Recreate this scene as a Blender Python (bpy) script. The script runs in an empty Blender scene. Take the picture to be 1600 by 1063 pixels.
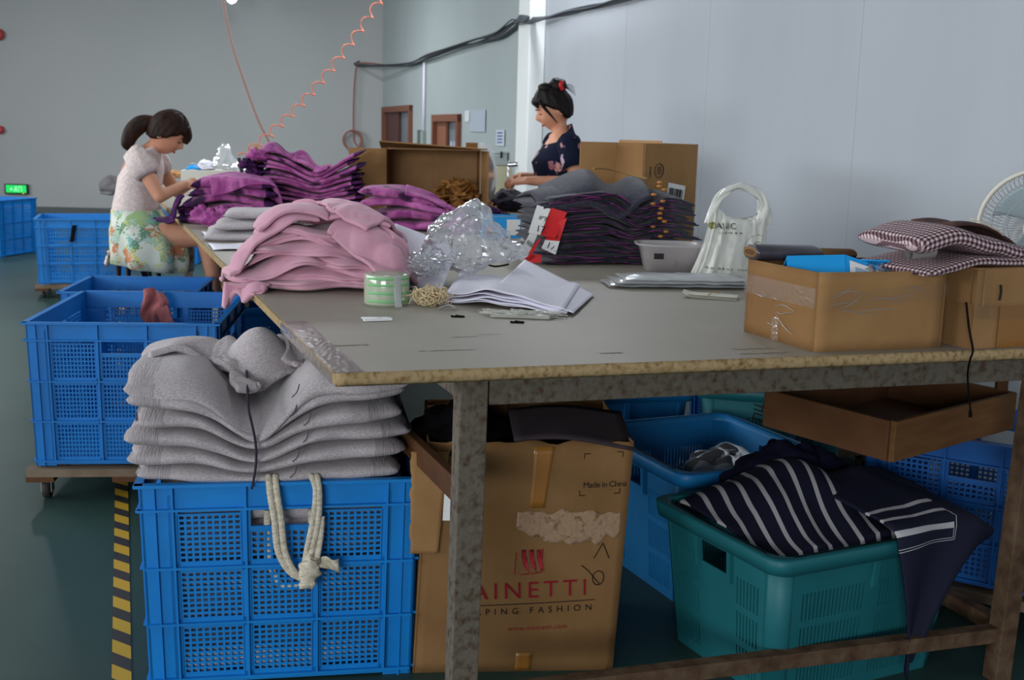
import bpy, bmesh, math, random
import numpy as np
from mathutils import Vector, Matrix, noise
from math import sin, cos, pi, radians, sqrt, exp

random.seed(7)
S = bpy.context.scene
COL = S.collection

# ------------------------------------------------------------------ camera, world, lamps, exposure
CAM_H, PITCH, ROLL, FPX = 1.40, radians(10.26), radians(1.5), 1800.0
_F = Vector((0, cos(PITCH), -sin(PITCH))); _U0 = Vector((0, sin(PITCH), cos(PITCH))); _R0 = Vector((1, 0, 0))
_R = cos(ROLL) * _R0 + sin(ROLL) * _U0
_U = cos(ROLL) * _U0 - sin(ROLL) * _R0
cd = bpy.data.cameras.new('camera'); cam = bpy.data.objects.new('camera', cd); COL.objects.link(cam)
m4 = Matrix.Identity(4)
for r in range(3):
    m4[r][0], m4[r][1], m4[r][2] = _R[r], _U[r], -_F[r]
m4.translation = (0, 0, CAM_H)
cam.matrix_world = m4
cd.sensor_width = 23.5; cd.lens = FPX / 1600 * 23.5; cd.clip_start = .05; cd.clip_end = 200
cd.dof.use_dof = True; cd.dof.focus_distance = 2.8; cd.dof.aperture_fstop = 5.0
S.camera = cam

w = bpy.data.worlds.new('world'); S.world = w; w.use_nodes = True
w.node_tree.nodes['Background'].inputs[0].default_value = (.80, .90, 1.0, 1)
w.node_tree.nodes['Background'].inputs[1].default_value = .8
vs = S.view_settings
vs.view_transform = 'Standard'; vs.look = 'None'; vs.gamma = 1; vs.use_curve_mapping = False; vs.exposure = 0.0
ADDED_LAMPS = [  # x, y, z, yaw, watts : unseen tube lamps added to light the hall
    (-.5, 4.4, 3.05, 110, 12), (-1.7, 8.4, 3.1, 110, 40), (-3.6, 6.0, 3.1, 110, 24), (-6.4, 13.6, 3.5, 110, 40),
    (-3.2, 13.6, 3.5, 110, 90), (-1.6, .6, 3.2, 110, 8), (.4, 8.6, 3.5, 110, 50)]
# daylight: a tall window in the end wall behind the camera and an unseen strip added high in the left wall to brighten the right wall
for nm_, loc_, rot_, sx_, sy_, wt_ in (('window_light_end', (-2.8, -9.8, 2.3), (radians(90), 0, 0), 5.2, 2.4, 620), ('added_side_light', (-11.7, 2, 3.1), (0, radians(-90), 0), 1.8, 18, 1150)):
    ld = bpy.data.lights.new(nm_, 'AREA'); ld.shape = 'RECTANGLE'; ld.size = sx_; ld.size_y = sy_; ld.energy = wt_; ld.color = (.95, .98, 1)
    lo = bpy.data.objects.new(nm_, ld); COL.objects.link(lo); lo.location = loc_; lo.rotation_euler = rot_



def P(u, v, z):
    """world point on the horizontal plane z seen at photo position (u, v)"""
    d = _F + _R * ((u - 800) / FPX) - _U * ((v - 531.5) / FPX)
    return Vector((0, 0, CAM_H)) + d * ((z - CAM_H) / d.z)


def PY(u, v, y):
    d = _F + _R * ((u - 800) / FPX) - _U * ((v - 531.5) / FPX)
    return Vector((0, 0, CAM_H)) + d * (y / d.y)


# ------------------------------------------------------------------ colour and materials
def lin(c):
    return tuple(((x / 255) / 12.92 if x / 255 <= .04045 else ((x / 255 + .055) / 1.055) ** 2.4) for x in c) + (1,)


MATS = {}


def mat(name, c, rough=.6, c2=None, nscale=8, lo=.4, hi=.6, bump=0, bscale=60, metal=0, spec=.3, sheen=0, stretch=(1, 1, 1), detail=4, emit=None, coat=0):
    if name in MATS: return MATS[name]
    m = bpy.data.materials.new(name); m.use_nodes = True; MATS[name] = m
    nt = m.node_tree; b = nt.nodes['Principled BSDF']
    b.inputs['Roughness'].default_value = rough; b.inputs['Metallic'].default_value = metal
    b.inputs['Specular IOR Level'].default_value = spec; b.inputs['Sheen Weight'].default_value = sheen
    b.inputs['Coat Weight'].default_value = coat
    b.inputs['Base Color'].default_value = lin(c)
    tc = nt.nodes.new('ShaderNodeTexCoord'); mp = nt.nodes.new('ShaderNodeMapping'); mp.inputs['Scale'].default_value = stretch
    nt.links.new(tc.outputs['Object'], mp.inputs['Vector'])
    if c2 is not None:
        n = nt.nodes.new('ShaderNodeTexNoise'); n.inputs['Scale'].default_value = nscale; n.inputs['Detail'].default_value = detail
        nt.links.new(mp.outputs['Vector'], n.inputs['Vector'])
        r = nt.nodes.new('ShaderNodeValToRGB')
        r.color_ramp.elements[0].position = lo; r.color_ramp.elements[0].color = lin(c)
        cs = c2 if isinstance(c2, list) else [c2]
        r.color_ramp.elements[1].position = hi; r.color_ramp.elements[1].color = lin(cs[-1])
        for k, cc in enumerate(cs[:-1]):
            e = r.color_ramp.elements.new(lo + (hi - lo) * (k + 1) / len(cs)); e.color = lin(cc)
        nt.links.new(n.outputs['Fac'], r.inputs['Fac']); nt.links.new(r.outputs['Color'], b.inputs['Base Color'])
    if bump:
        n2 = nt.nodes.new('ShaderNodeTexNoise'); n2.inputs['Scale'].default_value = bscale; n2.inputs['Detail'].default_value = 3
        nt.links.new(mp.outputs['Vector'], n2.inputs['Vector'])
        bp = nt.nodes.new('ShaderNodeBump'); bp.inputs['Strength'].default_value = bump; bp.inputs['Distance'].default_value = .01
        nt.links.new(n2.outputs['Fac'], bp.inputs['Height']); nt.links.new(bp.outputs['Normal'], b.inputs['Normal'])
    if emit:
        b.inputs['Emission Color'].default_value = lin(emit[0]); b.inputs['Emission Strength'].default_value = emit[1]
    return m


def film(name, c=(225, 230, 235), clear=.6, rough=.12, haze=.3, gleam=.05, fres=.7):
    """thin plastic film: part see-through, part glossy, part milky"""
    if name in MATS: return MATS[name]
    m = bpy.data.materials.new(name); m.use_nodes = True; MATS[name] = m
    nt = m.node_tree; nt.nodes.clear()
    out = nt.nodes.new('ShaderNodeOutputMaterial')
    tr = nt.nodes.new('ShaderNodeBsdfTransparent'); df = nt.nodes.new('ShaderNodeBsdfDiffuse'); gl = nt.nodes.new('ShaderNodeBsdfGlossy')
    tl = nt.nodes.new('ShaderNodeBsdfTranslucent'); mt = nt.nodes.new('ShaderNodeMixShader'); mt.inputs[0].default_value = .4
    df.inputs[0].default_value = lin(c); tl.inputs[0].default_value = lin(c); gl.inputs['Roughness'].default_value = rough
    nt.links.new(df.outputs[0], mt.inputs[1]); nt.links.new(tl.outputs[0], mt.inputs[2])
    m1 = nt.nodes.new('ShaderNodeMixShader'); m1.inputs[0].default_value = 1 - clear
    nt.links.new(tr.outputs[0], m1.inputs[1]); nt.links.new(mt.outputs[0], m1.inputs[2])
    fr = nt.nodes.new('ShaderNodeFresnel'); fr.inputs[0].default_value = 1.5
    ma = nt.nodes.new('ShaderNodeMath'); ma.operation = 'MULTIPLY_ADD'; ma.inputs[1].default_value = fres; ma.inputs[2].default_value = gleam
    nt.links.new(fr.outputs[0], ma.inputs[0])
    m2 = nt.nodes.new('ShaderNodeMixShader'); nt.links.new(ma.outputs[0], m2.inputs[0])
    nt.links.new(m1.outputs[0], m2.inputs[1]); nt.links.new(gl.outputs[0], m2.inputs[2])
    nt.links.new(m2.outputs[0], out.inputs[0])
    return m


def uvmat(name, fn, rough=.8):
    """material whose colour is a print in the cloth's own UVs"""
    m = bpy.data.materials.new(name); m.use_nodes = True; MATS[name] = m
    nt = m.node_tree; b = nt.nodes['Principled BSDF']; b.inputs['Roughness'].default_value = rough; b.inputs['Specular IOR Level'].default_value = .2
    uv = nt.nodes.new('ShaderNodeTexCoord'); sp = nt.nodes.new('ShaderNodeSeparateXYZ'); nt.links.new(uv.outputs['UV'], sp.inputs[0])

    def band(sock, k, duty):
        a = nt.nodes.new('ShaderNodeMath'); a.operation = 'MULTIPLY'; a.inputs[1].default_value = k; nt.links.new(sock, a.inputs[0])
        f = nt.nodes.new('ShaderNodeMath'); f.operation = 'FRACT'; nt.links.new(a.outputs[0], f.inputs[0])
        g = nt.nodes.new('ShaderNodeMath'); g.operation = 'LESS_THAN'; g.inputs[1].default_value = duty; nt.links.new(f.outputs[0], g.inputs[0])
        return g.outputs[0]

    def ramp(sock, cols):
        r = nt.nodes.new('ShaderNodeValToRGB'); r.color_ramp.interpolation = 'CONSTANT'
        r.color_ramp.elements[0].color = lin(cols[0]); r.color_ramp.elements[1].color = lin(cols[-1]); r.color_ramp.elements[1].position = .75
        if len(cols) == 3:
            e = r.color_ramp.elements.new(.25); e.color = lin(cols[1])
        nt.links.new(sock, r.inputs[0]); nt.links.new(r.outputs[0], b.inputs['Base Color'])
    fn(nt, sp, band, ramp)
    return m


# ------------------------------------------------------------------ object helpers
def thing(name, label, cat, loc=(0, 0, 0), rz=0, group=None):
    o = bpy.data.objects.new(name, None); COL.objects.link(o); o.empty_display_size = .05
    o.location = loc; o.rotation_euler = (0, 0, rz); o['label'] = label; o['category'] = cat
    if group: o['group'] = group
    return o


def tag(o, label, cat, group=None, kind=None):
    if label: o['label'] = label
    if cat: o['category'] = cat
    if group: o['group'] = group
    if kind: o['kind'] = kind
    return o


def tolocal(t, p):
    q = Matrix.Rotation(-t.rotation_euler.z, 3, 'Z')
    return q @ (Vector(p) - t.location)


class MB:
    def __init__(s): s.v = []; s.f = []; s.uv = None

    def box(s, c, d, M=None):
        x, y, z = (k / 2 for k in d); c = Vector(c); n = len(s.v)
        for p in ((-x, -y, -z), (x, -y, -z), (x, y, -z), (-x, y, -z), (-x, -y, z), (x, -y, z), (x, y, z), (-x, y, z)):
            p = Vector(p)
            if M is not None: p = M @ p
            s.v.append(c + p)
        for q in ((0, 3, 2, 1), (4, 5, 6, 7), (0, 1, 5, 4), (1, 2, 6, 5), (2, 3, 7, 6), (3, 0, 4, 7)): s.f.append(tuple(n + k for k in q))
        return s

    def bar(s, a, b, wd, th=None, up=(0, 0, 1)):
        a = Vector(a); b = Vector(b); th = th or wd; d = (b - a); L = d.length; d.normalize()
        sd = d.cross(Vector(up))
        if sd.length < 1e-4: sd = d.cross(Vector((0, 1, 0)))
        sd.normalize(); u = sd.cross(d)
        M = Matrix((d, sd, u)).transposed()
        return s.box((a + b) / 2, (L, wd, th), M)

    def prism(s, pts, z0, z1):
        n = len(s.v); k = len(pts)
        for z in (z0, z1):
            for p in pts: s.v.append(Vector((p[0], p[1], z)))
        s.f.append(tuple(n + i for i in reversed(range(k)))); s.f.append(tuple(n + k + i for i in range(k)))
        for i in range(k): s.f.append((n + i, n + (i + 1) % k, n + k + (i + 1) % k, n + k + i))
        return s

    def rings(s, rings, cap=True, close=False):
        n = len(s.v); k = len(rings[0]); m = len(rings)
        for r in rings: s.v += [Vector(p) for p in r]
        for i in range(m if close else m - 1):
            i2 = (i + 1) % m
            for j in range(k): s.f.append((n + i * k + j, n + i * k + (j + 1) % k, n + i2 * k + (j + 1) % k, n + i2 * k + j))
        if cap and not close:
            s.f.append(tuple(n + j for j in reversed(range(k)))); s.f.append(tuple(n + (m - 1) * k + j for j in range(k)))
        return s

    def tube(s, path, r, k=8, close=False, flat=1.0, up=(0, 0, 1)):
        path = [Vector(p) for p in path]; R = []; m = len(path); prev = None
        for i, p in enumerate(path):
            if close: t = path[(i + 1) % m] - path[i - 1]
            else: t = path[min(i + 1, m - 1)] - path[max(i - 1, 0)]
            if t.length < 1e-7: t = Vector((0, 0, 1))
            t.normalize()
            if prev is None:
                a = t.cross(Vector(up))
                if a.length < .05: a = t.cross(Vector((0, 1, 0)))
            else: a = prev - t * prev.dot(t)
            a.normalize(); prev = a; b = t.cross(a); rr = r(i / (m - 1)) if callable(r) else r
            R.append([p + a * cos(2 * pi * j / k) * rr + b * sin(2 * pi * j / k) * rr * flat for j in range(k)])
        return s.rings(R, True, close)

    def lathe(s, prof, k=32, c=(0, 0, 0), cap=True):
        c = Vector(c)
        return s.rings([[c + Vector((r * cos(2 * pi * j / k), r * sin(2 * pi * j / k), z)) for j in range(k)] for r, z in prof], cap)

    def grid(s, fn, nu, nv, th=0, uv=None):
        """sheet fn(a,b) a,b in 0..1 ; th>0 gives it a second side"""
        n = len(s.v); W = nu + 1
        pts = [[Vector(fn(i / nu, j / nv)) for i in range(W)] for j in range(nv + 1)]
        for row in pts: s.v += row
        if th == 0:
            for j in range(nv):
                for i in range(nu): s.f.append((n + j * W + i, n + j * W + i + 1, n + (j + 1) * W + i + 1, n + (j + 1) * W + i))
            return s
        off = W * (nv + 1)
        for j in range(nv + 1):
            for i in range(W):
                a = pts[j][min(i + 1, nu)] - pts[j][max(i - 1, 0)]; b = pts[min(j + 1, nv)][i] - pts[max(j - 1, 0)][i]
                nn = a.cross(b)
                if nn.length > 1e-9: nn.normalize()
                s.v.append(pts[j][i] - nn * th)
        for j in range(nv):
            for i in range(nu):
                q = (n + j * W + i, n + j * W + i + 1, n + (j + 1) * W + i + 1, n + (j + 1) * W + i)
                s.f.append(q); s.f.append(tuple(off + k for k in reversed(q)))
        bd = [i for i in range(W)] + [j * W + nu for j in range(1, nv + 1)] + [nv * W + i for i in range(nu - 1, -1, -1)] + [j * W for j in range(nv - 1, 0, -1)]
        for k in range(len(bd)):
            a, b = n + bd[k], n + bd[(k + 1) % len(bd)]
            s.f.append((b, a, a + off, b + off))
        return s

    def obj(s, name, m, parent=None, smooth=False, loc=None, uv=None, bevel=0, mats=None):
        me = bpy.data.meshes.new(name); me.from_pydata([tuple(p) for p in s.v], [], s.f); me.update()
        if uv is not None:
            l = me.uv_layers.new(name='UVMap')
            vi = np.empty(len(me.loops), dtype=np.int32); me.loops.foreach_get('vertex_index', vi)
            co = np.array([uv(s.v[k]) if callable(uv) else uv[k] for k in range(len(s.v))], dtype=np.float32)
            l.data.foreach_set('uv', co[vi].ravel())
        if smooth: me.polygons.foreach_set('use_smooth', [True] * len(me.polygons))
        o = bpy.data.objects.new(name, me); COL.objects.link(o); me.materials.append(m)
        if parent: o.parent = parent
        if loc is not None: o.location = loc
        if bevel:
            bm = o.modifiers.new('bevel', 'BEVEL'); bm.width = bevel; bm.segments = 2; bm.limit_method = 'ANGLE'
        return o


def structure(o): o['kind'] = 'structure'; return o


def text(name, body, size, origin, xd, yd, m, parent=None, shear=0, spacing=1.0, align='LEFT', ex=.0004):
    c = bpy.data.curves.new(name, 'FONT'); c.body = body; c.size = size; c.extrude = ex; c.align_x = align; c.shear = shear; c.space_character = spacing
    c.resolution_u = 3
    o = bpy.data.objects.new(name, c); COL.objects.link(o)
    me = bpy.data.meshes.new_from_object(o.evaluated_get(bpy.context.evaluated_depsgraph_get()))
    bpy.data.objects.remove(o)
    xd = Vector(xd).normalized(); yd = Vector(yd); yd = (yd - xd * yd.dot(xd)).normalized(); n = xd.cross(yd)
    M = Matrix((xd, yd, n)).transposed().to_4x4(); M.translation = Vector(origin) + n * ex
    me.transform(M); me.materials.clear(); me.materials.append(m)
    q = bpy.data.objects.new(name, me); COL.objects.link(q)
    if parent: q.parent = parent
    return q


def strokes(name, lines, origin, xd, yd, sc, wd, m, parent=None):
    """pen strokes drawn on a face"""
    xd = Vector(xd).normalized(); yd = Vector(yd).normalized(); n = xd.cross(yd); b = MB()
    for ln in lines:
        pp = [Vector(origin) + xd * (p[0] * sc) + yd * (p[1] * sc) + n * .0006 for p in ln]
        for a, c in zip(pp, pp[1:]): b.bar(a, c, wd, .0006, up=n)
    return b.obj(name, m, parent)


def sm(pts, n=40):
    pts = [Vector(p) for p in pts]; out = []
    for i in range(len(pts) - 1):
        p0, p1, p2, p3 = pts[max(i - 1, 0)], pts[i], pts[i + 1], pts[min(i + 2, len(pts) - 1)]
        for k in range(max(2, n // (len(pts) - 1))):
            t = k / max(2, n // (len(pts) - 1))
            out.append(.5 * ((2 * p1) + (p2 - p0) * t + (2 * p0 - 5 * p1 + 4 * p2 - p3) * t * t + (3 * p1 - p0 - 3 * p2 + p3) * t ** 3))
    out.append(pts[-1]); return out


def fbm(x, y, z, o=3):
    return noise.fractal(Vector((x, y, z)), 1.0, 2.0, o, noise_basis='PERLIN_ORIGINAL')


# ------------------------------------------------------------------ palette
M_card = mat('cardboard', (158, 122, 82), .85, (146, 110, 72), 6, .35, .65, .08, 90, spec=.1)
M_card2 = mat('cardboard_dull_shaded', (134, 101, 66), .85, (120, 89, 56), 5, .35, .65, .1, 80, spec=.1)  # darker cardboard copy; on side panels it puts shade into the colour
M_cardin = mat('cardboard_inside', (180, 140, 100), .9, (168, 130, 90), 6, spec=.1)
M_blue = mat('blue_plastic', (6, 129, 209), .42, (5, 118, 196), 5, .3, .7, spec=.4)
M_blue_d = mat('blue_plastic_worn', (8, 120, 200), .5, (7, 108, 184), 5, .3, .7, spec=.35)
M_teal = mat('teal_plastic', (28, 104, 112), .5, (24, 94, 103), 4, .3, .7, spec=.35)
M_steel = mat('worn_painted_steel', (98, 91, 80), .65, [(86, 78, 67), (74, 50, 34)], 55, .45, .70, .3, 90, spec=.3)
M_rust = mat('rusty_steel', (96, 78, 60), .75, [(84, 64, 48), (66, 48, 36)], 22, .35, .7, .25, 70, spec=.2)
M_wood = mat('bare_wood', (134, 94, 54), .75, (108, 72, 38), 5, .3, .7, .1, 60, stretch=(1, 1, 8), spec=.2)
M_darkw = mat('dark_wood', (98, 66, 42), .7, (78, 50, 30), 6, .3, .7, .1, 50, spec=.2)
M_top = mat('table_laminate', (144, 137, 126), .5, (136, 129, 118), 3.0, .3, .75, .02, 30, spec=.3)
M_edge = mat('chipped_edge', (164, 142, 106), .8, [(152, 130, 94), (128, 100, 66), (84, 62, 42)], 80, .42, .80, .3, 60, spec=.15)
M_ink = mat('black_ink', (32, 30, 32), .7)
M_red = mat('red_print', (170, 38, 52), .7)
M_white = mat('white_paper', (226, 224, 236), .8, spec=.2)
M_label = mat('white_label', (222, 222, 222), .6)
M_grey = mat('grey_marl_jersey', (192, 184, 188), .95, (160, 152, 156), 160, .35, .65, .25, 240, spec=.05, sheen=.2, stretch=(1, 2.2, 2.2))
M_rib = mat('grey_marl_rib', (176, 168, 172), .95, (146, 138, 142), 170, .35, .65, .5, 50, spec=.05, sheen=.2, stretch=(7, .4, .4))
M_pink = mat('pink_knit', (212, 162, 180), .95, (200, 148, 168), 12, .35, .65, .12, 300, spec=.05, sheen=.25)
M_pinkd = mat('pink_rib', (196, 146, 160), .95, (184, 134, 150), 40, .35, .65, .2, 300, spec=.05)
M_purp = mat('purple_print', (152, 72, 134), .85, [(128, 54, 116), (170, 90, 148), (70, 36, 72), (44, 28, 52)], 9, .34, .72, .1, 200, spec=.1, sheen=.1)
M_purp2 = mat('purple_pink_print', (168, 84, 148), .85, [(146, 66, 130), (186, 104, 164), (100, 48, 94)], 8, .34, .72, .1, 200, spec=.1, sheen=.1)
M_pdark = mat('dark_purple_frill', (52, 28, 66), .9, (100, 36, 100), 30, .48, .7, .2, 120, spec=.1)
M_dark = mat('charcoal_jersey', (60, 60, 72), .92, (48, 47, 58), 70, .35, .65, .15, 220, spec=.06, sheen=.15)
M_dpurp = mat('charcoal_with_purple', (46, 46, 58), .92, [(38, 36, 48), (40, 34, 48), (128, 40, 112)], 26, .42, .74, .15, 200, spec=.06, stretch=(.6, 2, 3), sheen=.1)
M_gold = mat('bronze_satin', (190, 136, 72), .5, (132, 88, 44), 14, .35, .65, spec=.4)
M_btn = mat('amber_toggle', (168, 110, 44), .4, spec=.5)
M_navy = mat('navy_jersey', (22, 24, 44), .9, (16, 17, 33), 20, .3, .7, .15, 200, spec=.06)
M_black = mat('black_cloth', (20, 19, 22), .9, (14, 13, 16), 20, spec=.06)
M_rope = mat('cotton_tape', (218, 210, 192), .9, (186, 176, 158), 60, .35, .65, .5, 140, stretch=(1, 1, 2), spec=.1)
M_band = mat('rubber_band', (222, 202, 164), .7)
M_cord = mat('dark_rope', (52, 44, 62), .8)
M_chrome = mat('chrome', (200, 200, 205), .2, metal=1)
M_skin = mat('skin', (206, 150, 122), .55, (196, 138, 110), 14, .3, .7, spec=.3)
M_hair = mat('dark_hair', (26, 20, 20), .55, (15, 11, 12), 40, stretch=(1, 1, .2), spec=.2)
M_hairb = mat('brown_hair', (50, 31, 24), .6, (30, 19, 15), 40, stretch=(1, 1, .2), spec=.15)
M_lip = mat('lips', (166, 84, 82), .5)
M_crk = film('crinkled_film', (205, 210, 216), clear=.62, rough=.14, gleam=.02)
M_film = film('clear_film', (240, 242, 244), clear=.42)
M_film2 = film('clear_film_soft', (220, 224, 228), clear=.55, rough=.22, gleam=.02)
M_milk = film('white_bag_film', (236, 238, 232), clear=.04, rough=.4, gleam=.02)
M_tub = film('tub_plastic', (214, 208, 210), clear=.35, rough=.25)
M_orange = mat('orange_hose', (214, 122, 98), .5)
M_brown = mat('brown_hose', (150, 120, 112), .6)
M_cable = mat('black_cable', (66, 70, 76), .6)
M_wallb = mat('far_wall_plaster', (176, 178, 178), .9, (170, 173, 174), .8, .3, .7, .02, 20, spec=.1)
M_wallr = mat('blue_grey_panel', (170, 175, 182), .8, (164, 169, 177), 2.0, .3, .7, .04, 26, spec=.15, stretch=(1, 1, .3))
M_wallg = mat('grey_green_plaster', (164, 173, 174), .9, (158, 167, 169), 1.2, .3, .7, spec=.1)
M_pillar = mat('pillar_white', (214, 218, 218), .85)
M_floor = mat('green_epoxy_floor', (50, 76, 68), .4, [(47, 71, 65), (40, 61, 56)], 1.4, .3, .75, .02, 8, spec=.25)
M_frame = mat('red_brown_frame', (122, 78, 62), .7)
M_cast = mat('caster_rubber', (50, 46, 44), .7)
M_lens = mat('tube_glow', (255, 255, 255), .5, emit=((240, 246, 255), 6))
M_greyp = mat('grey_paint', (150, 152, 150), .6)

# ------------------------------------------------------------------ setting
WA = radians(16.1)                                   # right wall runs this far left of the view
wd = Vector((-sin(WA), cos(WA), 0)); wn = Vector((-cos(WA), -sin(WA), 0))   # along the wall away, and into the room
CORNER = PY(597, 345, 17.73); CORNER.z = 0


def W(s, off=0, z=0):                               # s metres from the far corner towards the camera
    return CORNER - wd * s + wn * off + Vector((0, 0, z))


def wall_s(u, v=200):                               # where the sight line through column u meets the right wall
    d = _F + _R * ((u - 800) / FPX) - _U * ((v - 531.5) / FPX)
    # solve CORNER - wd*s = d*t in xy
    a, b, c, e = d.x, wd.x, d.y, wd.y
    det = a * e - b * c
    t = (CORNER.x * e - b * CORNER.y) / det
    p = Vector((d.x * t, d.y * t, CAM_H + d.z * t))
    return (CORNER - p).xy.dot(wd.xy), p


ZC = 4.6
structure(MB().prism([(-12, -10.2), (8, -10.2), (8, 19), (-12, 19)], -.1, 0).obj('floor', M_floor))
structure(MB().prism([(-12, -10.2), (8, -10.2), (8, 19), (-12, 19)], ZC, ZC + .1).obj('ceiling', mat('ceiling_paint', (176, 178, 178), .9)))
# far wall
fw = Vector((cos(radians(1.5)), sin(radians(1.5)), 0)) * -1
bk = MB(); a = CORNER.copy(); b = CORNER + fw * 10.5
n_ = Vector((0, .12, 0))
bk.prism([tuple(b.xy), tuple(a.xy + wn.xy * -.15), tuple((a + n_ - wn * .15).xy), tuple((b + n_).xy)], 0, ZC)
structure(bk.obj('wall_back', M_wallb))
bb = MB(); bb.bar(a + Vector((0, -.012, .045)), b + Vector((0, -.012, .045)), .024, .09)
structure(bb.obj('baseboard_back', mat('dark_skirting', (92, 98, 100), .7)))
lw = MB()
for z0_, z1_ in ((0, 2.2), (4.0, ZC)): lw.bar((-11.9, 19, (z0_ + z1_) / 2), (-11.9, -10.2, (z0_ + z1_) / 2), .12, z1_ - z0_)
for y0_, y1_ in ((11, 19), (-10.2, -7)): lw.bar((-11.9, y0_, 3.1), (-11.9, y1_, 3.1), .12, 1.8)
structure(lw.obj('wall_left', M_wallb))
lw = MB()
for y_ in range(-7, 12, 2): lw.box((-11.88, y_, 3.1), (.06, .06, 1.8))
lw.bar((-11.88, -7, 3.1), (-11.88, 11, 3.1), .05, .05); wf_ = lw.obj('added_window_2', M_greyp); structure(wf_)  # bars of the unseen strip window, added along with its light
b = CORNER + fw * 10.2; lw = MB(); lw.bar((-11.9, b.y + .05, ZC / 2), (b.x + .2, b.y + .05, ZC / 2), .12, ZC); structure(lw.obj('wall_end', M_wallb))
# right wall: plaster up to the pillar, then tall insulated panels
wr = bpy.data.objects.new('wall_right', None); COL.objects.link(wr); structure(wr)
s_p, _ = wall_s(848)
core = MB(); core.bar(W(-.1, -.16, ZC / 2), W(30, -.16, ZC / 2), .2, ZC); core.obj('wall_core', M_wallg, wr)
seams = [s_p, wall_s(972)[0], wall_s(1100)[0], wall_s(1335)[0]]
while seams[-1] < 28: seams.append(seams[-1] + 1.5)
for a_, b_ in zip(seams, seams[1:]):
    pb = MB(); pb.bar(W(a_ + .0008, -.03, ZC / 2), W(b_ - .0008, -.03, ZC / 2), .06, ZC); pb.obj('panel', M_wallr, wr, bevel=.002)
d1a, d1b = wall_s(601)[0], wall_s(645)[0]
d2a, d2b = wall_s(680)[0], wall_s(721)[0]
z1 = wall_s(622, 166)[1].z; z2 = wall_s(700, 179)[1].z
for a_, b_, z0, z1_ in ((0, d1a, 0, ZC), (d1a, d1b, z1, ZC), (d1b, d2a, 0, ZC), (d2a, d2b, z2, ZC), (d2b, s_p, 0, ZC)):
    if b_ - a_ > .01:
        pb = MB(); pb.bar(W(a_, -.03, (z0 + z1_) / 2), W(b_, -.03, (z0 + z1_) / 2), .06, z1_ - z0); pb.obj('plaster_panel', M_wallg, wr)
pl = MB(); pl.bar(W(s_p - .34, .07, ZC / 2), W(s_p, .07, ZC / 2), .14, ZC); structure(pl.obj('pillar', M_pillar, bevel=.01))
lw = MB()
for x0_, x1_, z0_, z1_ in ((-12, -5.5, 0, ZC), (-.1, 8, 0, ZC), (-5.5, -.1, 0, 1.0), (-5.5, -.1, 3.6, ZC)): lw.bar((x0_, -10.1, (z0_ + z1_) / 2), (x1_, -10.1, (z0_ + z1_) / 2), .12, z1_ - z0_)
structure(lw.obj('wall_front', M_wallb))
lw = MB()
for k in range(5): lw.box((-5.5 + 1.35 * k, -10.08, 2.3), (.06, .06, 2.6))
lw.bar((-5.5, -10.08, 2.3), (-.1, -10.08, 2.3), .05, .05); structure(lw.obj('window_1', M_greyp))
# doors
for k, (a_, b_, zz) in enumerate(((d1a, d1b, z1), (d2a, d2b, z2))):
    d = bpy.data.objects.new('door_%d' % (k + 1), None); COL.objects.link(d); structure(d)
    f = MB(); fwid = .09
    f.bar(W(a_ + fwid / 2, .0, zz / 2), W(a_ + fwid / 2, .0, zz / 2 + .0001) + wd * 0, .1, .1) if False else None
    for s in (a_ + fwid / 2, b_ - fwid / 2): f.bar(W(s - fwid / 2, 0, zz / 2), W(s + fwid / 2, 0, zz / 2), .1, zz)
    f.bar(W(a_, 0, zz - .04), W(b_, 0, zz - .04), .102, .08); f.obj('door_frame', M_frame, d)
    mid = a_ + (b_ - a_) * (.5 if k == 0 else .42)
    l = MB(); l.bar(W(a_ + fwid, -.02, zz / 2 - .04), W(mid, -.02, zz / 2 - .04), .03, zz - .08)
    l.obj('door_leaf', mat('dark_red_door', (88, 56, 52), .6) if k == 0 else mat('brown_door', (134, 86, 66), .6), d)
    l = MB(); l.bar(W(mid, -.05, zz / 2 - .04), W(b_ - fwid, -.05, zz / 2 - .04), .012, zz - .08)
    l.obj('door_pane', mat('dull_glass', (112, 120, 128) if k == 0 else (126, 138, 148), .3), d)
    if k == 1:
        l = MB()
        for q in range(3): l.bar(W(mid + .1 + q * .16, -.04, zz - .55), W(mid + .2 + q * .16, -.04, zz - .55), .01, .5)
        l.obj('notice', mat('bluish_paper', (170, 180, 196), .7), d)
# floor marking tape, running along the aisle
tp = P(190, 1063, 0); td = (P(190, 800, 0) - tp).normalized()
m = bpy.data.materials.new('hazard_tape'); m.use_nodes = True; nt = m.node_tree
tc = nt.nodes.new('ShaderNodeTexCoord'); sp = nt.nodes.new('ShaderNodeSeparateXYZ'); nt.links.new(tc.outputs['UV'], sp.inputs[0])
ad = nt.nodes.new('ShaderNodeMath'); ad.operation = 'ADD'; nt.links.new(sp.outputs[0], ad.inputs[0]); nt.links.new(sp.outputs[1], ad.inputs[1])
fr = nt.nodes.new('ShaderNodeMath'); fr.operation = 'FRACT'; nt.links.new(ad.outputs[0], fr.inputs[0])
rp = nt.nodes.new('ShaderNodeValToRGB'); rp.color_ramp.interpolation = 'CONSTANT'; rp.color_ramp.elements[0].color = lin((196, 156, 34)); rp.color_ramp.elements[1].color = lin((44, 42, 42)); rp.color_ramp.elements[1].position = .52
nt.links.new(fr.outputs[0], rp.inputs[0]); nt.links.new(rp.outputs[0], nt.nodes['Principled BSDF'].inputs['Base Color']); nt.nodes['Principled BSDF'].inputs['Roughness'].default_value = .6
tn = Vector((td.y, -td.x, 0)); tb = MB()
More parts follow.
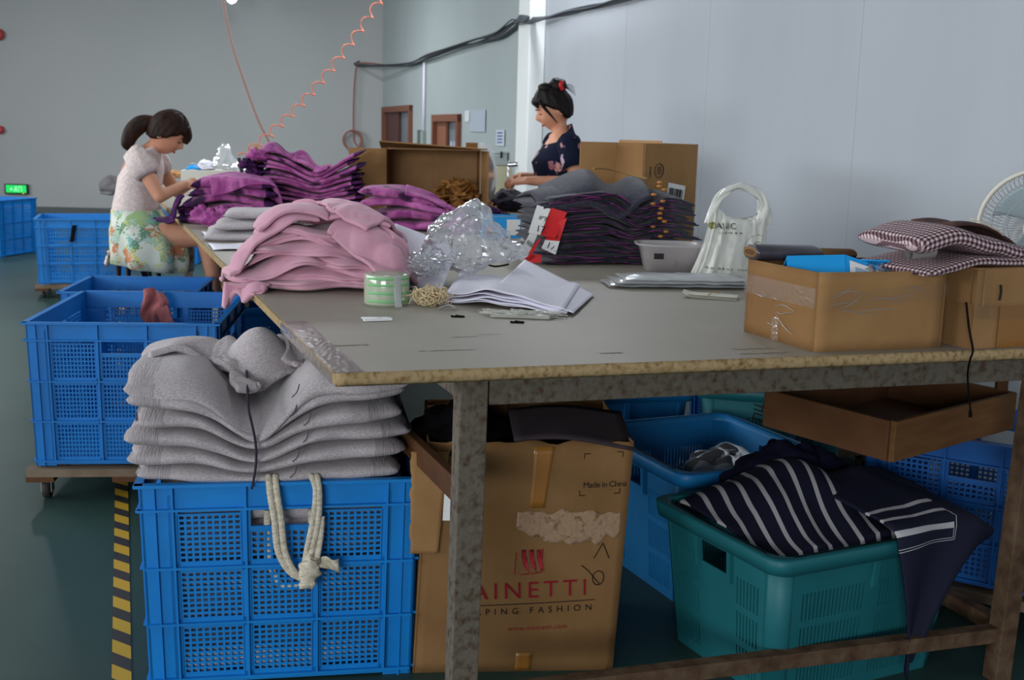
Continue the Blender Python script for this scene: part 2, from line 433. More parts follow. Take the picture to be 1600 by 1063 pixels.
for k in range(40):
    a_ = tp + td * (k * .3 - 2.0); tb.v += [a_ - tn * .024 + Vector((0, 0, .002)), a_ + tn * .024 + Vector((0, 0, .002))]
for k in range(39): tb.f.append((2 * k, 2 * k + 1, 2 * k + 3, 2 * k + 2))
structure(tb.obj('trim_1', m, uv=[((i // 2) * .3 / .155, (i % 2) * .38) for i in range(len(tb.v))]))

# unseen suspended tube lamps, added for their light
for k, (x, y, z, yaw, wt) in enumerate(ADDED_LAMPS):
    t = thing('added_tube_lamp', 'unseen white tube lamp number', 'lamp', (x, y, z), radians(yaw))
    t['label'] = ['unseen tube lamp over the front of the packing table', 'unseen tube lamp over the far end of the packing table', 'unseen tube lamp over the crates in the left aisle',
                  'unseen tube lamp at the far left of the hall', 'unseen tube lamp hanging before the far wall', 'unseen tube lamp above the near end of the left aisle', 'unseen tube lamp between the table and the right wall'][k]
    MB().box((0, 0, .05), (1.25, .14, .05)).obj('housing', M_greyp, t)
    MB().tube([(-.6, 0, .01), (.6, 0, .01)], .016, 10).obj('tube', M_lens, t, True)
    MB().tube([(-.5, 0, .07), (-.5, 0, ZC - z)], .004, 6).obj('hanger', M_cable, t)
    MB().tube([(.5, 0, .07), (.5, 0, ZC - z)], .004, 6).obj('hanger', M_cable, t)
    ld = bpy.data.lights.new('added_tube_light', 'AREA'); ld.shape = 'RECTANGLE'; ld.size = 1.2; ld.size_y = .3; ld.energy = wt; ld.color = (.93, .97, 1)
    lo = bpy.data.objects.new('added_tube_light', ld); COL.objects.link(lo); lo.parent = t; lo.location = (0, 0, -.02)
lp = PY(362, -4, 16.5)
t = thing('bare_lamp', 'glowing lamp at the top edge before the far wall', 'lamp', lp, 0)
MB().lathe([(.02, .12), (.05, .1), (.07, .05), (.075, .0), (.06, -.05), (.03, -.075), (.001, -.085)], 16).obj('bulb', mat('bulb_glow', (255, 255, 255), .5, emit=((225, 238, 255), 9)), t, True)
MB().tube([(0, 0, .1), (0, 0, ZC - lp.z)], .01, 6).obj('hanger', M_cable, t)

# ------------------------------------------------------------------ packing table
ZT = .93
A0 = P(526, 585, ZT)
E1 = Vector((cos(radians(17.3)), sin(radians(17.3)), 0)); E2 = Vector((-sin(radians(20.6)), cos(radians(20.6)), 0))
TYAW = radians(19)
tab = thing('packing_table', 'long grey laminate packing table on rusty steel legs with a chipped wooden edge', 'table', (A0.x, A0.y, 0))


def T(a, b, z=0): return E1 * a + E2 * b + Vector((0, 0, z))


TW, TL = 2.02, 7.3
for k, (b0, b1) in enumerate(((0, 2.44), (2.44, 4.88), (4.88, TL))):
    o = MB().prism([tuple(T(.004, b0 + .004).xy), tuple(T(TW, b0 + .004).xy), tuple(T(TW, b1 - .001).xy), tuple(T(.004, b1 - .001).xy)], ZT - .019, ZT).obj('tabletop', M_top, tab)
    b = MB().prism([tuple(T(-.002, b0).xy), tuple(T(.0035, b0).xy), tuple(T(.0035, b1).xy), tuple(T(-.002, b1).xy)], ZT - .0225, ZT - .001).obj('side_edge_band', M_edge, tab)
    b = MB().prism([tuple(T(.02, b0 + .03).xy), tuple(T(TW, b0 + .03).xy), tuple(T(TW, b1).xy), tuple(T(.02, b1).xy)], ZT - .0225, ZT - .0195).obj('underside', M_darkw, tab)
eb = MB().grid(lambda a, b: T(-.002 + a * (TW + .004), .004 - .006 * sin(b * pi) + .0012 * noise.noise(Vector((a * 60, b * 3, 1))), ZT - .0005 - .0225 * b), 90, 4, .004)
eb.obj('front_edge_band', M_edge, tab, True)
# torn clear tape over the corner
M_tape = film('sticky_tape', (226, 220, 218), clear=.84, rough=.2, gleam=.03)
MB().grid(lambda a, b: T(-.0035 + a * .060, .012 + b * .62, ZT + .0008 + .0012 * abs(noise.noise(Vector((a * 7, b * 26, 3))))), 8, 40).obj('corner_tape', M_tape, tab)
MB().grid(lambda a, b: T(-.0055 - .002 * abs(noise.noise(Vector((a * 7, b * 26, 9)))), .012 + b * .62, ZT - .024 * a), 3, 40).obj('corner_tape', M_tape, tab)
# small scuffs and torn paper residue
for (u, v, L, wdt, c) in ((700, 548, .13, .003, 0), (725, 527, .06, .003, 0), (1175, 545, .1, .014, 1), (1195, 552, .12, .01, 1), (540, 540, .1, .012, 1), (765, 523, .05, .002, 0), (955, 552, .05, .008, 1)):
    p = P(u, v, ZT) - Vector((A0.x, A0.y, 0)); b = MB(); rng = random.Random(int(u))
    b.grid(lambda a, q: p + E1 * ((a - .5) * L) + E2 * ((q - .5) * wdt * (1 + 2.4 * noise.noise(Vector((a * 9, u, 0)))) + .004 * noise.noise(Vector((a * 7, u, 5)))) + Vector((0, 0, .0008)), 22, 2)
    b.obj('scuff', mat('dark_scuff', (84, 80, 76), .8) if c == 0 else mat('pale_scuff', (134, 126, 112), .8, (150, 142, 130), 60, .3, .7), tab)
# frame: legs of angle steel, apron, batten, bottom rail, side rail
LA = (.27, .14); LB = (1.83, .14)
legs_b = [.14, 2.35, 4.75, 7.1]


def angle_leg(a, b, sgn):
    q = MB(); t_ = .006; wdt = .066
    p0 = T(a, b)
    for (da, db, sa, sb) in ((0, 0, wdt * sgn, t_), (0, 0, t_ * sgn, wdt)):
        q.prism([tuple((p0 + E1 * x + E2 * y).xy) for x, y in ([(0, 0), (sa, 0), (sa, sb), (0, sb)] if sgn > 0 else [(sa, 0), (0, 0), (0, sb), (sa, sb)])], 0.0, ZT - .045)
    return q


LEG0 = PY(708, 900, A0.y + .24) - Vector((A0.x, A0.y, 0))
for b in legs_b:
    q = MB(); aa = .305
    q.rings([[T(aa + dx_ + x_, b + y_, z_) for x_, y_ in ((0, 0), (.062, 0), (.062, .05), (0, .05))] for z_, dx_ in ((0, -.024), (ZT - .044, -.012))])
    q.obj('leg', M_steel, tab, bevel=.003)
    q = MB(); aa = TW - .23
    q.rings([[T(aa + dx_ + x_, b + y_, z_) for x_, y_ in ((0, 0), (.05, 0), (.05, .05), (0, .05))] for z_, dx_ in ((0, -.028), (ZT - .044, 0))])
    q.obj('leg', M_rust, tab, bevel=.003)
MB().bar(T(.36, .155, ZT - .082), T(TW - .22, .155, ZT - .082), .012, .062).bar(T(.36, .18, ZT - .054), T(TW - .22, .18, ZT - .054), .05, .006).obj('apron', M_steel, tab, bevel=.002)
MB().bar(T(.36, .15, ZT - .082), T(.361, .15, ZT - .082), .002, .01).obj('weld_plate', M_steel, tab)
MB().bar(T(.22, .15, ZT - .036), T(TW - .02, .15, ZT - .036), .045, .027).obj('batten', M_darkw, tab)
MB().bar(T(.335, .16, ZT - .09), T(.335, 7.1, ZT - .09), .012, .07).obj('side_apron', M_steel, tab)
MB().bar(T(.20, .2, ZT - .034), T(.20, 7.1, ZT - .034), .05, .026).obj('batten', M_darkw, tab)
MB().bar(T(TW - .2, .16, ZT - .09), T(TW - .2, 7.1, ZT - .09), .012, .07).obj('side_apron', M_steel, tab)
MB().bar(T(.36, .17, .13), T(TW - .22, .17, .13), .04, .04).obj('bottom_rail', M_rust, tab, bevel=.003)
MB().bar(T(.325, .19, .60), T(.325, 2.35, .60), .024, .06).obj('side_rail', M_darkw, tab, bevel=.002)
MB().bar(T(TW - .2, .19, .13), T(TW - .2, 7.1, .13), .04, .04).obj('bottom_rail', M_rust, tab)
MB().bar(T(.36, 2.4, ZT - .09), T(TW - .2, 2.4, ZT - .09), .03, .05).bar(T(.36, 4.8, ZT - .09), T(TW - .2, 4.8, ZT - .09), .03, .05).obj('cross_bar', M_rust, tab)


# ------------------------------------------------------------------ crates
def lattice(mb, fr, s0, s1, z0, z1, ns, nz, bw, th, off=0):
    """open lattice of ns x nz holes in the wall frame fr(s, z, depth)"""
    ps, pz = (s1 - s0) / ns, (z1 - z0) / nz
    for i in range(ns + 1):
        s = s0 + i * ps; bx4(mb, fr, s - bw / 2, s + bw / 2, z0, z1, 0, th)
    for j in range(nz + 1):
        z = z0 + j * pz; bx4(mb, fr, s0, s1, z - bw / 2, z + bw / 2, .0003, th - .0006)


def bx4(mb, fr, s0, s1, z0, z1, d0, th):
    n = len(mb.v)
    for d in (d0, d0 + th):
        for s, z in ((s0, z0), (s1, z0), (s1, z1), (s0, z1)): mb.v.append(Vector(fr(s, z, d)))
    for q in ((0, 1, 2, 3), (7, 6, 5, 4), (0, 4, 5, 1), (1, 5, 6, 2), (2, 6, 7, 3), (3, 7, 4, 0)): mb.f.append(tuple(n + k for k in q))


def mesh_crate(label, w_, d_, h_, loc, rz, m, npan=3, holes=9, nrow=3, hz=8, group=None, slot=True, taper=.012, post=.075, rimh=.07, sides='fblr'):
    t = thing('plastic_crate', label, 'crate', loc, rz, group)
    sidesd = {'f': (Vector((1, 0, 0)), Vector((0, 1, 0)), w_, d_), 'b': (Vector((-1, 0, 0)), Vector((0, -1, 0)), w_, d_),
              'l': (Vector((0, -1, 0)), Vector((1, 0, 0)), d_, w_), 'r': (Vector((0, 1, 0)), Vector((-1, 0, 0)), d_, w_)}
    for k in 'fblr':
        ax, inn, L, D = sidesd[k]

        def fr(s, z, d, ax=ax, inn=inn, L=L, D=D):
            tp_ = taper * (1 - z / h_)
            return ax * (s * (1 - 2 * tp_ / L)) + inn * (-D / 2 + d + tp_) + Vector((0, 0, z))
        q = MB(); pw = (L - 2 * post) / npan; rh = (h_ - rimh - .02) / nrow
        for i in range(npan):
            for j in range(nrow):
                s0 = -L / 2 + post + i * pw + .012; s1 = s0 + pw - .024; z0 = .02 + j * rh + .012; z1 = z0 + rh - .024
                if slot and i == npan // 2 and j == nrow - 1:
                    bx4(q, fr, s0, s1, z1 - .046, z1 - .034, 0, .008); z1 -= .046
                nh = hz if not (slot and i == npan // 2 and j == nrow - 1) else max(2, int(hz * .65))
                lattice(q, fr, s0, s1, z0, z1, holes, nh, min(.0072, (s1 - s0) / holes * .36), .005)
        q.obj('side_panel', m, t)
        for i in range(npan + 1):
            q = MB(); s = -L / 2 + post + i * pw; bx4(q, fr, s - .012, s + .012, .02, h_ - .03, .0, .005); bx4(q, fr, s - .003, s + .003, .02, h_ - .006, -.010, .012); q.obj('rib', m, t)
        for j in range(nrow):
            z = .02 + j * rh; q = MB(); bx4(q, fr, -L / 2 + post, L / 2 - post, z - .011, z + .011, .0, .005); bx4(q, fr, -L / 2 + .004, L / 2 - .004, z - .003, z + .003, -.011, .013); q.obj('rib', m, t)
        q = MB(); bx4(q, fr, -L / 2 + .01, L / 2 - .01, h_ - rimh, h_ - .004, .001, .006); bx4(q, fr, -L / 2 - .012, L / 2 + .012, h_ - .008, h_, -.014, .022)
        bx4(q, fr, -L / 2 - .008, L / 2 + .008, h_ - rimh, h_ - rimh + .006, -.012, .014)
        q.obj('rim', m, t)
        for sg_ in (-1, 1):
            e_ = sg_ * L / 2; q = MB(); bx4(q, fr, min(e_, e_ - sg_ * post), max(e_, e_ - sg_ * post), 0, h_ - .004, 0, .006)
            m_ = e_ - sg_ * post * .45; bx4(q, fr, m_ - .002, m_ + .002, 0, h_ - .01, -.008, .01)
            q.obj('corner_post', m, t)
    q = MB(); q.box((0, 0, .012), (w_ - 2 * taper, d_ - 2 * taper, .012)); q.obj('base', m, t)
    return t


c1L, c1R = P(232, 1078, 0), P(645, 1055, 0)
c1ang = math.atan2(c1R.y - c1L.y, c1R.x - c1L.x); C1W, C1D, C1H = .675, .56, .535
c1c = (c1L + c1R) / 2 + Vector((-sin(c1ang), cos(c1ang), 0)) * (C1D / 2)
crate1 = mesh_crate('large blue mesh crate in the foreground stuffed with grey sweaters', C1W, C1D, C1H, (c1c.x, c1c.y, .0), c1ang, M_blue, holes=9, hz=9)


def dolly(label, c, rz, w_, d_, z):
    t = thing('dolly', label, 'dolly', (c.x, c.y, 0), rz)
    for k in (-1, 0, 1): MB().box((k * (w_ / 2 - .05), 0, z - .04), (.1, d_, .02)).obj('slat', M_darkw, t)
    for s in (-1, 1): MB().box((0, s * (d_ / 2 - .03), z - .015), (w_, .06, .03)).obj('frame_board', mat('grey_wood', (128, 112, 96), .8, (108, 92, 76), 6), t)
    for sx in (-1, 1):
        for sy in (-1, 1):
            x, y = sx * (w_ / 2 - .06), sy * (d_ / 2 - .06)
            c_ = thing_part = bpy.data.objects.new('caster', None); COL.objects.link(c_); c_.parent = t; c_.location = (x, y, 0)
            q = MB(); n = 16
            q.rings([[Vector((xx, .035 * cos(2 * pi * j / n) * rr, .035 + .035 * sin(2 * pi * j / n) * rr)) for j in range(n)] for xx, rr in ((-.014, .8), (-.012, 1), (.012, 1), (.014, .8))]); q.obj('wheel', M_cast, c_, True)
            q = MB(); q.box((-.018, 0, .055), (.003, .04, .06)).box((.018, 0, .055), (.003, .04, .06)).box((0, 0, z - .055), (.05, .05, .012)); q.obj('fork', M_greyp, c_)
    return t


# second crate on its dolly, third behind it
c2L, c2R = P(50, 730, .13), P(342, 730, .13)
c2a = math.atan2(c2R.y - c2L.y, c2R.x - c2L.x) + radians(1); fwd2 = Vector((-sin(c2a), cos(c2a), 0))
c2c = (c2L + c2R) / 2 + fwd2 * .42
dolly('wooden dolly on casters under the second blue crate', c2c, c2a, .72, .86, .125)
mesh_crate('empty blue mesh crate on a wooden dolly with a pink rag over its rim', .68, .82, .545, (c2c.x, c2c.y, .13), c2a, M_blue_d, holes=12, hz=8)
c3L, c3R = P(150, 432, .62), P(325, 432, .62); c3a = c2a
c3c = (c3L + c3R) / 2 - fwd2 * .30
dolly('wooden dolly hidden under the third blue crate', c3c, c3a, .6, .58, .10)
mesh_crate('blue crate half hidden behind the dolly crate with the pink rag', .60, .58, .52, (c3c.x, c3c.y, .1), c3a, M_blue_d, holes=7, hz=5)
MB().grid(lambda a, b: (PY(222 + a * 9, 427, 5.87) + Vector((0, -.02 + .03 * sin(b * 3), -.10 * b + .012))), 3, 6, .004).obj('dark_strap', M_black).name = 'dark_strap'
tag(bpy.data.objects['dark_strap'], 'short dark strap over the rim of the third blue crate', 'strap')
# pink rag on the second crate's far rim
rg = P(243, 459, .675)
q = MB(); q.grid(lambda a, b: rg + Vector(((a - .5) * .075 * (1 + .35 * sin(b * 4)) + .012 * sin(b * 7), -.03 - .014 * sin(a * 9 + b * 3), .02 - .17 * b + .01 * sin(a * 5))), 12, 14, .006)
q2 = MB(); q2.grid(lambda a, b: rg + Vector((.03 + (a - .3) * .05 + b * .03, -.048, -.06 - .09 * b + .02 * a)), 5, 6, .006)
o = q.obj('rag', mat('pink_rag', (172, 104, 102), .95, (150, 88, 88), 30)); tag(o, 'dusty pink rag hanging over the far rim of the second blue crate', 'rag')
q2.obj('rag_tail', MATS['pink_rag'], o)
# distant crates on dollies in the aisle
d4 = P(62, 448, .11); e4 = P(200, 441, .11); a4 = math.atan2((e4 - d4).y, (e4 - d4).x) * .5
c4 = (d4 + e4) / 2 + Vector((-sin(a4), cos(a4), 0)) * .3
dolly('low dolly under the far blue crate behind the seated woman', c4, a4, .74, .6, .11)
mesh_crate('solid looking blue crate on a dolly behind the seated woman, with a dark tag', .70, .58, .52, (c4.x, c4.y, .11), a4, M_blue, holes=8, hz=4, slot=False)
MB().grid(lambda a, b: PY(113 + a * 7 - b * 4, 352 + b * 26, c4.y - .33) + Vector((0, -.0, 0)), 3, 5, .004).obj('dark_tag', M_black); tag(bpy.data.objects['dark_tag'], 'narrow dark strip hanging down the far blue crate', 'tag')
c5 = P(172, 405, .11) + Vector((.25, .9, 0)); 
mesh_crate('bright blue crate behind the seated woman carrying a grey bundle', .75, .6, .66, (c5.x, c5.y, 0.0), radians(8), M_blue, holes=8, hz=4, slot=False)
pb = PY(176, 328, c5.y - .25); pb.z = .66
c6 = P(-10, 402, 0) + Vector((-.2, .35, 0))
mesh_crate('blue crate cut off by the left edge of the picture', .75, .6, .58, (c6.x, c6.y, 0), radians(-14), M_blue, holes=8, hz=4, slot=False)


# ------------------------------------------------------------------ crates with vent slits, under the table
def slit_crate(label, w_, d_, h_, loc, rz, m, taper=.035, nz=3, handle=True, rimw=.018, group=None):
    t = thing('vented_crate', label, 'crate', loc, rz, group)

    def ring(z, o, n=6, r=.05):
        k = taper * (1 - z / h_); hw, hd = w_ / 2 - k + o, d_ / 2 - k + o; R = []
        for cx, cy, a0 in ((hw - r, -hd + r, -90), (hw - r, hd - r, 0), (-hw + r, hd - r, 90), (-hw + r, -hd + r, 180)):
            for i in range(n + 1):
                a_ = radians(a0 + 90 * i / n); R.append(Vector((cx + r * cos(a_), cy + r * sin(a_), z)))
        return R
    for k, (ax, inn, L, D) in enumerate(((Vector((1, 0, 0)), Vector((0, 1, 0)), w_, d_), (Vector((-1, 0, 0)), Vector((0, -1, 0)), w_, d_), (Vector((0, -1, 0)), Vector((1, 0, 0)), d_, w_), (Vector((0, 1, 0)), Vector((-1, 0, 0)), d_, w_))):
        def fr(s, z, d):
            tp_ = taper * (1 - z / h_); return ax * (s * (1 - 2 * tp_ / L)) + inn * (-D / 2 + d + tp_) + Vector((0, 0, z))
        q = MB(); npn = 2 if L > .5 else 1; edge = .075; mid = .05; zt_, zb = h_ - .085, .03
        hs = .065 if handle and k >= 2 else 0
        spans = []; pw = (L - 2 * edge - (npn - 1) * mid) / npn
        for i in range(npn): spans.append((-L / 2 + edge + i * (pw + mid), -L / 2 + edge + i * (pw + mid) + pw))
        if hs: spans = [(-L / 2 + edge, -hs - .02), (hs + .02, L / 2 - edge)]
        s = -L / 2 + .05
        for (a_, b_) in spans:
            if not (hs and a_ > 0): bx4(q, fr, s, a_, 0, h_, 0, .005)
            s = b_
            bx4(q, fr, a_, b_, zt_, h_, 0, .005); bx4(q, fr, a_, b_, 0, zb, 0, .005)
            rh = (zt_ - zb) / nz
            for j in range(nz):
                z0 = zb + j * rh; bx4(q, fr, a_, b_, z0 + rh - .02, z0 + rh, 0, .005)
                ns = max(5, int((b_ - a_) / .0125)); ps = (b_ - a_) / ns
                for i in range(ns): bx4(q, fr, a_ + i * ps, a_ + i * ps + ps * .6, z0, z0 + rh - .02, 0, .004)
        if hs:
            q2 = MB()
            bx4(q, fr, s, -hs, 0, h_, 0, .005) if False else None
            bx4(q, fr, s - (2 * (hs + .02)) if False else spans[0][1], -hs, 0, h_, 0, .005); bx4(q, fr, hs, spans[1][0], 0, h_, 0, .005)
            bx4(q, fr, -hs, hs, 0, h_ - .115, 0, .005); bx4(q, fr, -hs, hs, h_ - .055, h_, 0, .005)
            bx4(q2, fr, -hs - .014, -hs, h_ - .13, h_ - .01, -.012, .014); q2.obj('handle_frame', m, t); q2 = MB(); bx4(q2, fr, hs, hs + .014, h_ - .13, h_ - .01, -.012, .014); q2.obj('handle_frame', m, t)
            # remove the span join between the two slit fields already covered above
            s = spans[1][1]
        bx4(q, fr, s, L / 2 - .05, 0, h_, 0, .005)
        q.obj('side_panel', m, t)
        q = MB(); bx4(q, fr, -.012, .012, h_ - .12, h_ - .02, -.012, .014); 
        if not hs: q.obj('lug', m, t, bevel=.003)
    # rounded corners and the rolled rim
    for cx in (0, 1, 2, 3):
        rows = []
        for z in (0, h_ * .5, h_):
            R = ring(z, 0); rows.append(R[cx * 7:cx * 7 + 7])
        b = MB(); b.grid(lambda a, c: Vector(rows[int(round(c * 2))][int(round(a * 6))]), 6, 2, .005); b.obj('corner', m, t, True)
    b = MB(); b.rings([ring(h_ - .04, .001), ring(h_ - .042, rimw), ring(h_ - .004, rimw + .003), ring(h_, rimw - .002), ring(h_, -.008), ring(h_ - .02, -.008)], cap=False); b.obj('rim', m, t, True)
    b = MB(); b.rings([ring(.0, -.002), ring(.008, -.002)]); b.obj('base', m, t)
    return t


tL, tR = P(1045, 990, 0), P(1462, 1040, 0); tN = P(1200, 1105, 0)
ax1 = (tR - tN); ta = math.atan2(ax1.y, ax1.x)
tc_ = (tL + tR) / 2
TWD, TDP, THT = .63, .52, .40
slit_crate('teal vented crate under the table heaped with striped navy fabric', TWD, TDP, THT, (tc_.x, tc_.y, 0), ta, M_teal)
b2N = P(1022, 950, 0); a2 = radians(14)
b2c = b2N + Vector((cos(a2), sin(a2), 0)) * .0 + Vector((-sin(a2), cos(a2), 0)) * .30 + Vector((.26, .06, 0))
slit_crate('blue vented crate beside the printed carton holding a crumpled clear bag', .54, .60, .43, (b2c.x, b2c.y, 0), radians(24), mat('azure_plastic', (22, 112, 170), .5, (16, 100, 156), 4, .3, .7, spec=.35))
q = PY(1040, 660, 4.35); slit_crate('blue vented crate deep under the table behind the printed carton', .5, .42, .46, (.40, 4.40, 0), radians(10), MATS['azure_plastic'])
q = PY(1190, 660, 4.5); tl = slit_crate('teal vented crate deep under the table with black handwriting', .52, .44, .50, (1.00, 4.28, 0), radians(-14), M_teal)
lid = tl
for ch, (x, z) in zip('吉王版', ((-.08, .40), (.0, .375), (.09, .33))):
    text('handwriting', ch, .075, (x, -.224 - .0, z), (1, 0, -.25), (0, 0, 1), M_ink, tl)
# blue mesh crates at the right, beyond the table leg
cr = PY(1455, 800, 3.5)
mesh_crate('blue mesh crate at the right behind the table leg', .62, .50, .44, (1.47, 3.42, .12), radians(-32), mat('shaded_blue_plastic', (8, 84, 156), .5, (7, 74, 140), 5, .3, .7, spec=.3), holes=8, hz=6)  # darker copy of the blue: under-table shade put into the crates' colour
mesh_crate('blue mesh crate at the right deeper under the table', .62, .62, .46, (1.20, 4.98, .12), radians(16), MATS['shaded_blue_plastic'], holes=8, hz=6)
dolly('wooden dolly under the right hand mesh crate', Vector((1.47, 3.42, 0)), radians(-32), .64, .52, .115)
dolly('wooden dolly under the deeper mesh crate', Vector((1.20, 4.98, 0)), radians(16), .64, .64, .115)
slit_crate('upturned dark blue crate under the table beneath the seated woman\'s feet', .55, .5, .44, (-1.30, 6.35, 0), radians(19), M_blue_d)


# ------------------------------------------------------------------ cartons
def carton(name, label, w_, d_, h_, loc, rz, m=None, open_=True, th=.005, group=None, wob=0):
    m = m or M_card
    t = thing(name, label, 'box', loc, rz, group)
    for nm, c, dd in (('front_panel', (0, -d_ / 2, h_ / 2), (w_, th, h_)), ('back_panel', (0, d_ / 2, h_ / 2), (w_, th, h_)), ('side_panel', (-w_ / 2, 0, h_ / 2), (th, d_ - th, h_)), ('side_panel', (w_ / 2, 0, h_ / 2), (th, d_ - th, h_)), ('bottom', (0, 0, th / 2), (w_ - th, d_ - th, th))):
        MB().box(c, dd).obj(nm, m, t)
    if not open_: MB().box((0, 0, h_ - th / 2), (w_ - th, d_ - th, th)).obj('top_panel', m, t)
    return t


def sheet_obj(name, m, parent, o, xd, yd, w_, h_, amp=.0, seed=0, nu=14, nv=14, th=.0005, smooth=True):
    o = Vector(o); xd = Vector(xd).normalized(); yd = Vector(yd).normalized(); n = xd.cross(yd); b = MB()
    b.grid(lambda a, c: o + xd * (a * w_) + yd * (c * h_) + n * (amp * (.5 + noise.noise(Vector((a * 4 + seed, c * 4, seed)))) + .0012), nu, nv, th)
    return b.obj(name, m, parent, smooth)


# big printed carton behind the near leg
bl, br = P(648, 1052, 0), P(957, 1047, 0)
ba = math.atan2(br.y - bl.y, br.x - bl.x); BW = (br - bl).length; BH, BD = .625, .46
bc = (bl + br) / 2 + Vector((-sin(ba), cos(ba), 0)) * BD / 2
pc = thing('printed_carton', 'big printed cardboard carton under the table, worn and open at the top', 'box', (bc.x, bc.y, 0), ba)
flare = .022


def pcf(s, z): return Vector((s * BW / 2 + (.030 if s > 0 else .030) * z / BH, -BD / 2 - .012 * sin(pi * z / BH) * (1 - s * s), z))


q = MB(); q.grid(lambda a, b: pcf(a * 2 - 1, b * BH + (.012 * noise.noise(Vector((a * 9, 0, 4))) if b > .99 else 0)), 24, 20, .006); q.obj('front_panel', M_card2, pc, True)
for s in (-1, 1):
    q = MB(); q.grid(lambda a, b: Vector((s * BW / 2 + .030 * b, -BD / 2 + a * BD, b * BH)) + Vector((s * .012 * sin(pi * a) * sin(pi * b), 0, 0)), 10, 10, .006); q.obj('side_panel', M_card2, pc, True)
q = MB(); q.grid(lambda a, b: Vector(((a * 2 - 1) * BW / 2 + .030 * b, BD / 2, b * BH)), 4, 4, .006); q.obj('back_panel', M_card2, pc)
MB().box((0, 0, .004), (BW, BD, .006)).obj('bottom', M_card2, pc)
q = MB(); q.grid(lambda a, b: Vector((-.02 + a * .31, -BD / 2 - .03 + b * .20 + .02 * a, BH + .014 + .03 * b + .012 * sin(a * 4) - .02 * (1 - b) * a)), 12, 8, .006); q.obj('flap', mat('dark_flap', (62, 52, 56), .85, (50, 44, 50), 6), pc, True)
q = MB(); q.grid(lambda a, b: Vector((-BW / 2 + .03 + a * .12, -BD / 2 + .26 + b * .12, BH - .02 + .03 * b)), 6, 6, .006); q.obj('flap', M_cardin, pc, True)
q = MB(); q.grid(lambda a, b: Vector((-.16 + a * .16, BD / 2 - .06 + b * .02, BH - .05 + .15 * b)), 4, 4, .006); q.obj('flap', M_cardin, pc, True)
# torn strip of the left flap hanging beside the leg
q = MB(); q.grid(lambda a, b: Vector((-BW / 2 - .016 + a * .095 * (1 - .25 * b) + .01 * noise.noise(Vector((b * 14, 3, a * 2))) * (1 - a), -BD / 2 - .02 - .006 * sin(b * 5), BH - .02 - b * .27)), 8, 22, .004); q.obj('torn_strip', M_card, pc, True)
# brown packing tape, peeled patch, printing
M_btape = mat('brown_tape', (146, 98, 40), .3, spec=.5)
q = MB(); q.grid(lambda a, b: pcf(.02 + .18 * a * (.8 + .3 * (1 - b)), BH - .012 - b * .16) + Vector((0, -.0015, 0)), 6, 8, .0006); q.obj('packing_tape', M_btape, pc, True)
q = MB(); q.grid(lambda a, b: pcf(.0 + .16 * a, .055 - b * .05) + Vector((0, -.0015, 0)), 4, 4, .0006); q.obj('packing_tape', M_btape, pc, True)
mp_ = mat('peeled_paper', (150, 122, 98), .95, [(158, 130, 106), (120, 92, 66), (70, 54, 42)], 46, .42, .78, .4, 70)
q = MB(); q.grid(lambda a, b: pcf(-.10 + 1.04 * a, .445 - .005 * a + .018 * noise.noise(Vector((a * 8, 0, 2))) - b * (.045 + .042 * sin(a * 2.9) + .014 * noise.noise(Vector((a * 11, 5, 2))))) + Vector((0, -.0018, 0)), 40, 8, .0004); q.obj('peeled_patch', mp_, pc, True)
FX = Vector((1, 0, .035)); FZ = Vector((0, 0, 1))


def on(s, z): return pcf(s, z) + Vector((0, -.003, 0))


text('lettering', 'MAINETTI', .064, on(-.72, .203), FX, FZ, M_red, pc, spacing=1.36, ex=.0006)
text('lettering', 'SHAPING FASHION', .0245, on(-.635, .160), FX, FZ, M_ink, pc, spacing=1.86, ex=.0006)
text('lettering', 'www.mainetti.com', .0185, on(-.10, .118), FX, FZ, M_red, pc, spacing=1.1, ex=.0006)
text('lettering', 'Made in China', .0215, on(.53, .505), FX, FZ, M_ink, pc, spacing=.92, ex=.0006)
q = MB()
for k in range(30): q.bar(on(-.5 + .0415 * k, .188 + .00044 * k), on(-.4585 + .0415 * k, .188 + .00044 * (k + 1)), .002, .001, up=(0, 1, 0))
q.obj('printed_rule', M_ink, pc)
q = MB()
for (s, z, dx, dz) in ((.52, .595, 1, -1), (.90, .600, -1, -1), (.50, .485, 1, 1), (.90, .490, -1, 1)):
    q.bar(on(s, z), on(s + dx * .06, z), .002, .001, up=(0, 1, 0)); q.bar(on(s, z), on(s, z + dz * .014), .002, .001, up=(0, 1, 0))
q.obj('corner_marks', M_ink, pc)
q = MB(); 
for s0, s1, z0, z1 in ((-.08, -.08, .275, .335), (-.02, .05, .2745, .2765), (.05, .12, .2765, .2785), (.12, .18, .2785, .280), (.18, .18, .280, .345)): q.bar(on(s0, z0), on(s1, z1), .0026, .001, up=(0, 1, 0))
q.obj('emblem_frame', M_red, pc)
for k in range(3):
    q = MB(); q.grid(lambda a, b: on(-.03 + k * .075 + .044 * a + .05 * (1 - b) ** 2, .292 + b * .05) + Vector((0, -.0005, 0)) + Vector((0, 0, -.012 * a * (b < .2))), 4, 8, .0005); q.obj('emblem_stroke', M_red, pc, True)
strokes('handwriting', [[(0, 0), (.5, .9), (.9, -.05)]], on(.70, .315), FX, FZ, .045, .0024, M_ink, pc)
th_ = [(-.35, .85), (0, .55), (.35, .1), (.6, -.2)]
strokes('handwriting', [th_, [(.6 + .28 * cos(t_) - .1, .15 + .36 * sin(t_)) for t_ in np.linspace(0, 6.28, 18)]], on(.66, .252), FX, FZ, .054, .0024, M_ink, pc)
q = MB(); q.grid(lambda a, b: on(-.83 + .16 * a, .56 - b * .13) + Vector((0, -.03, 0)), 2, 2, .0005); lb = q.obj('shipping_label', M_label, pc)
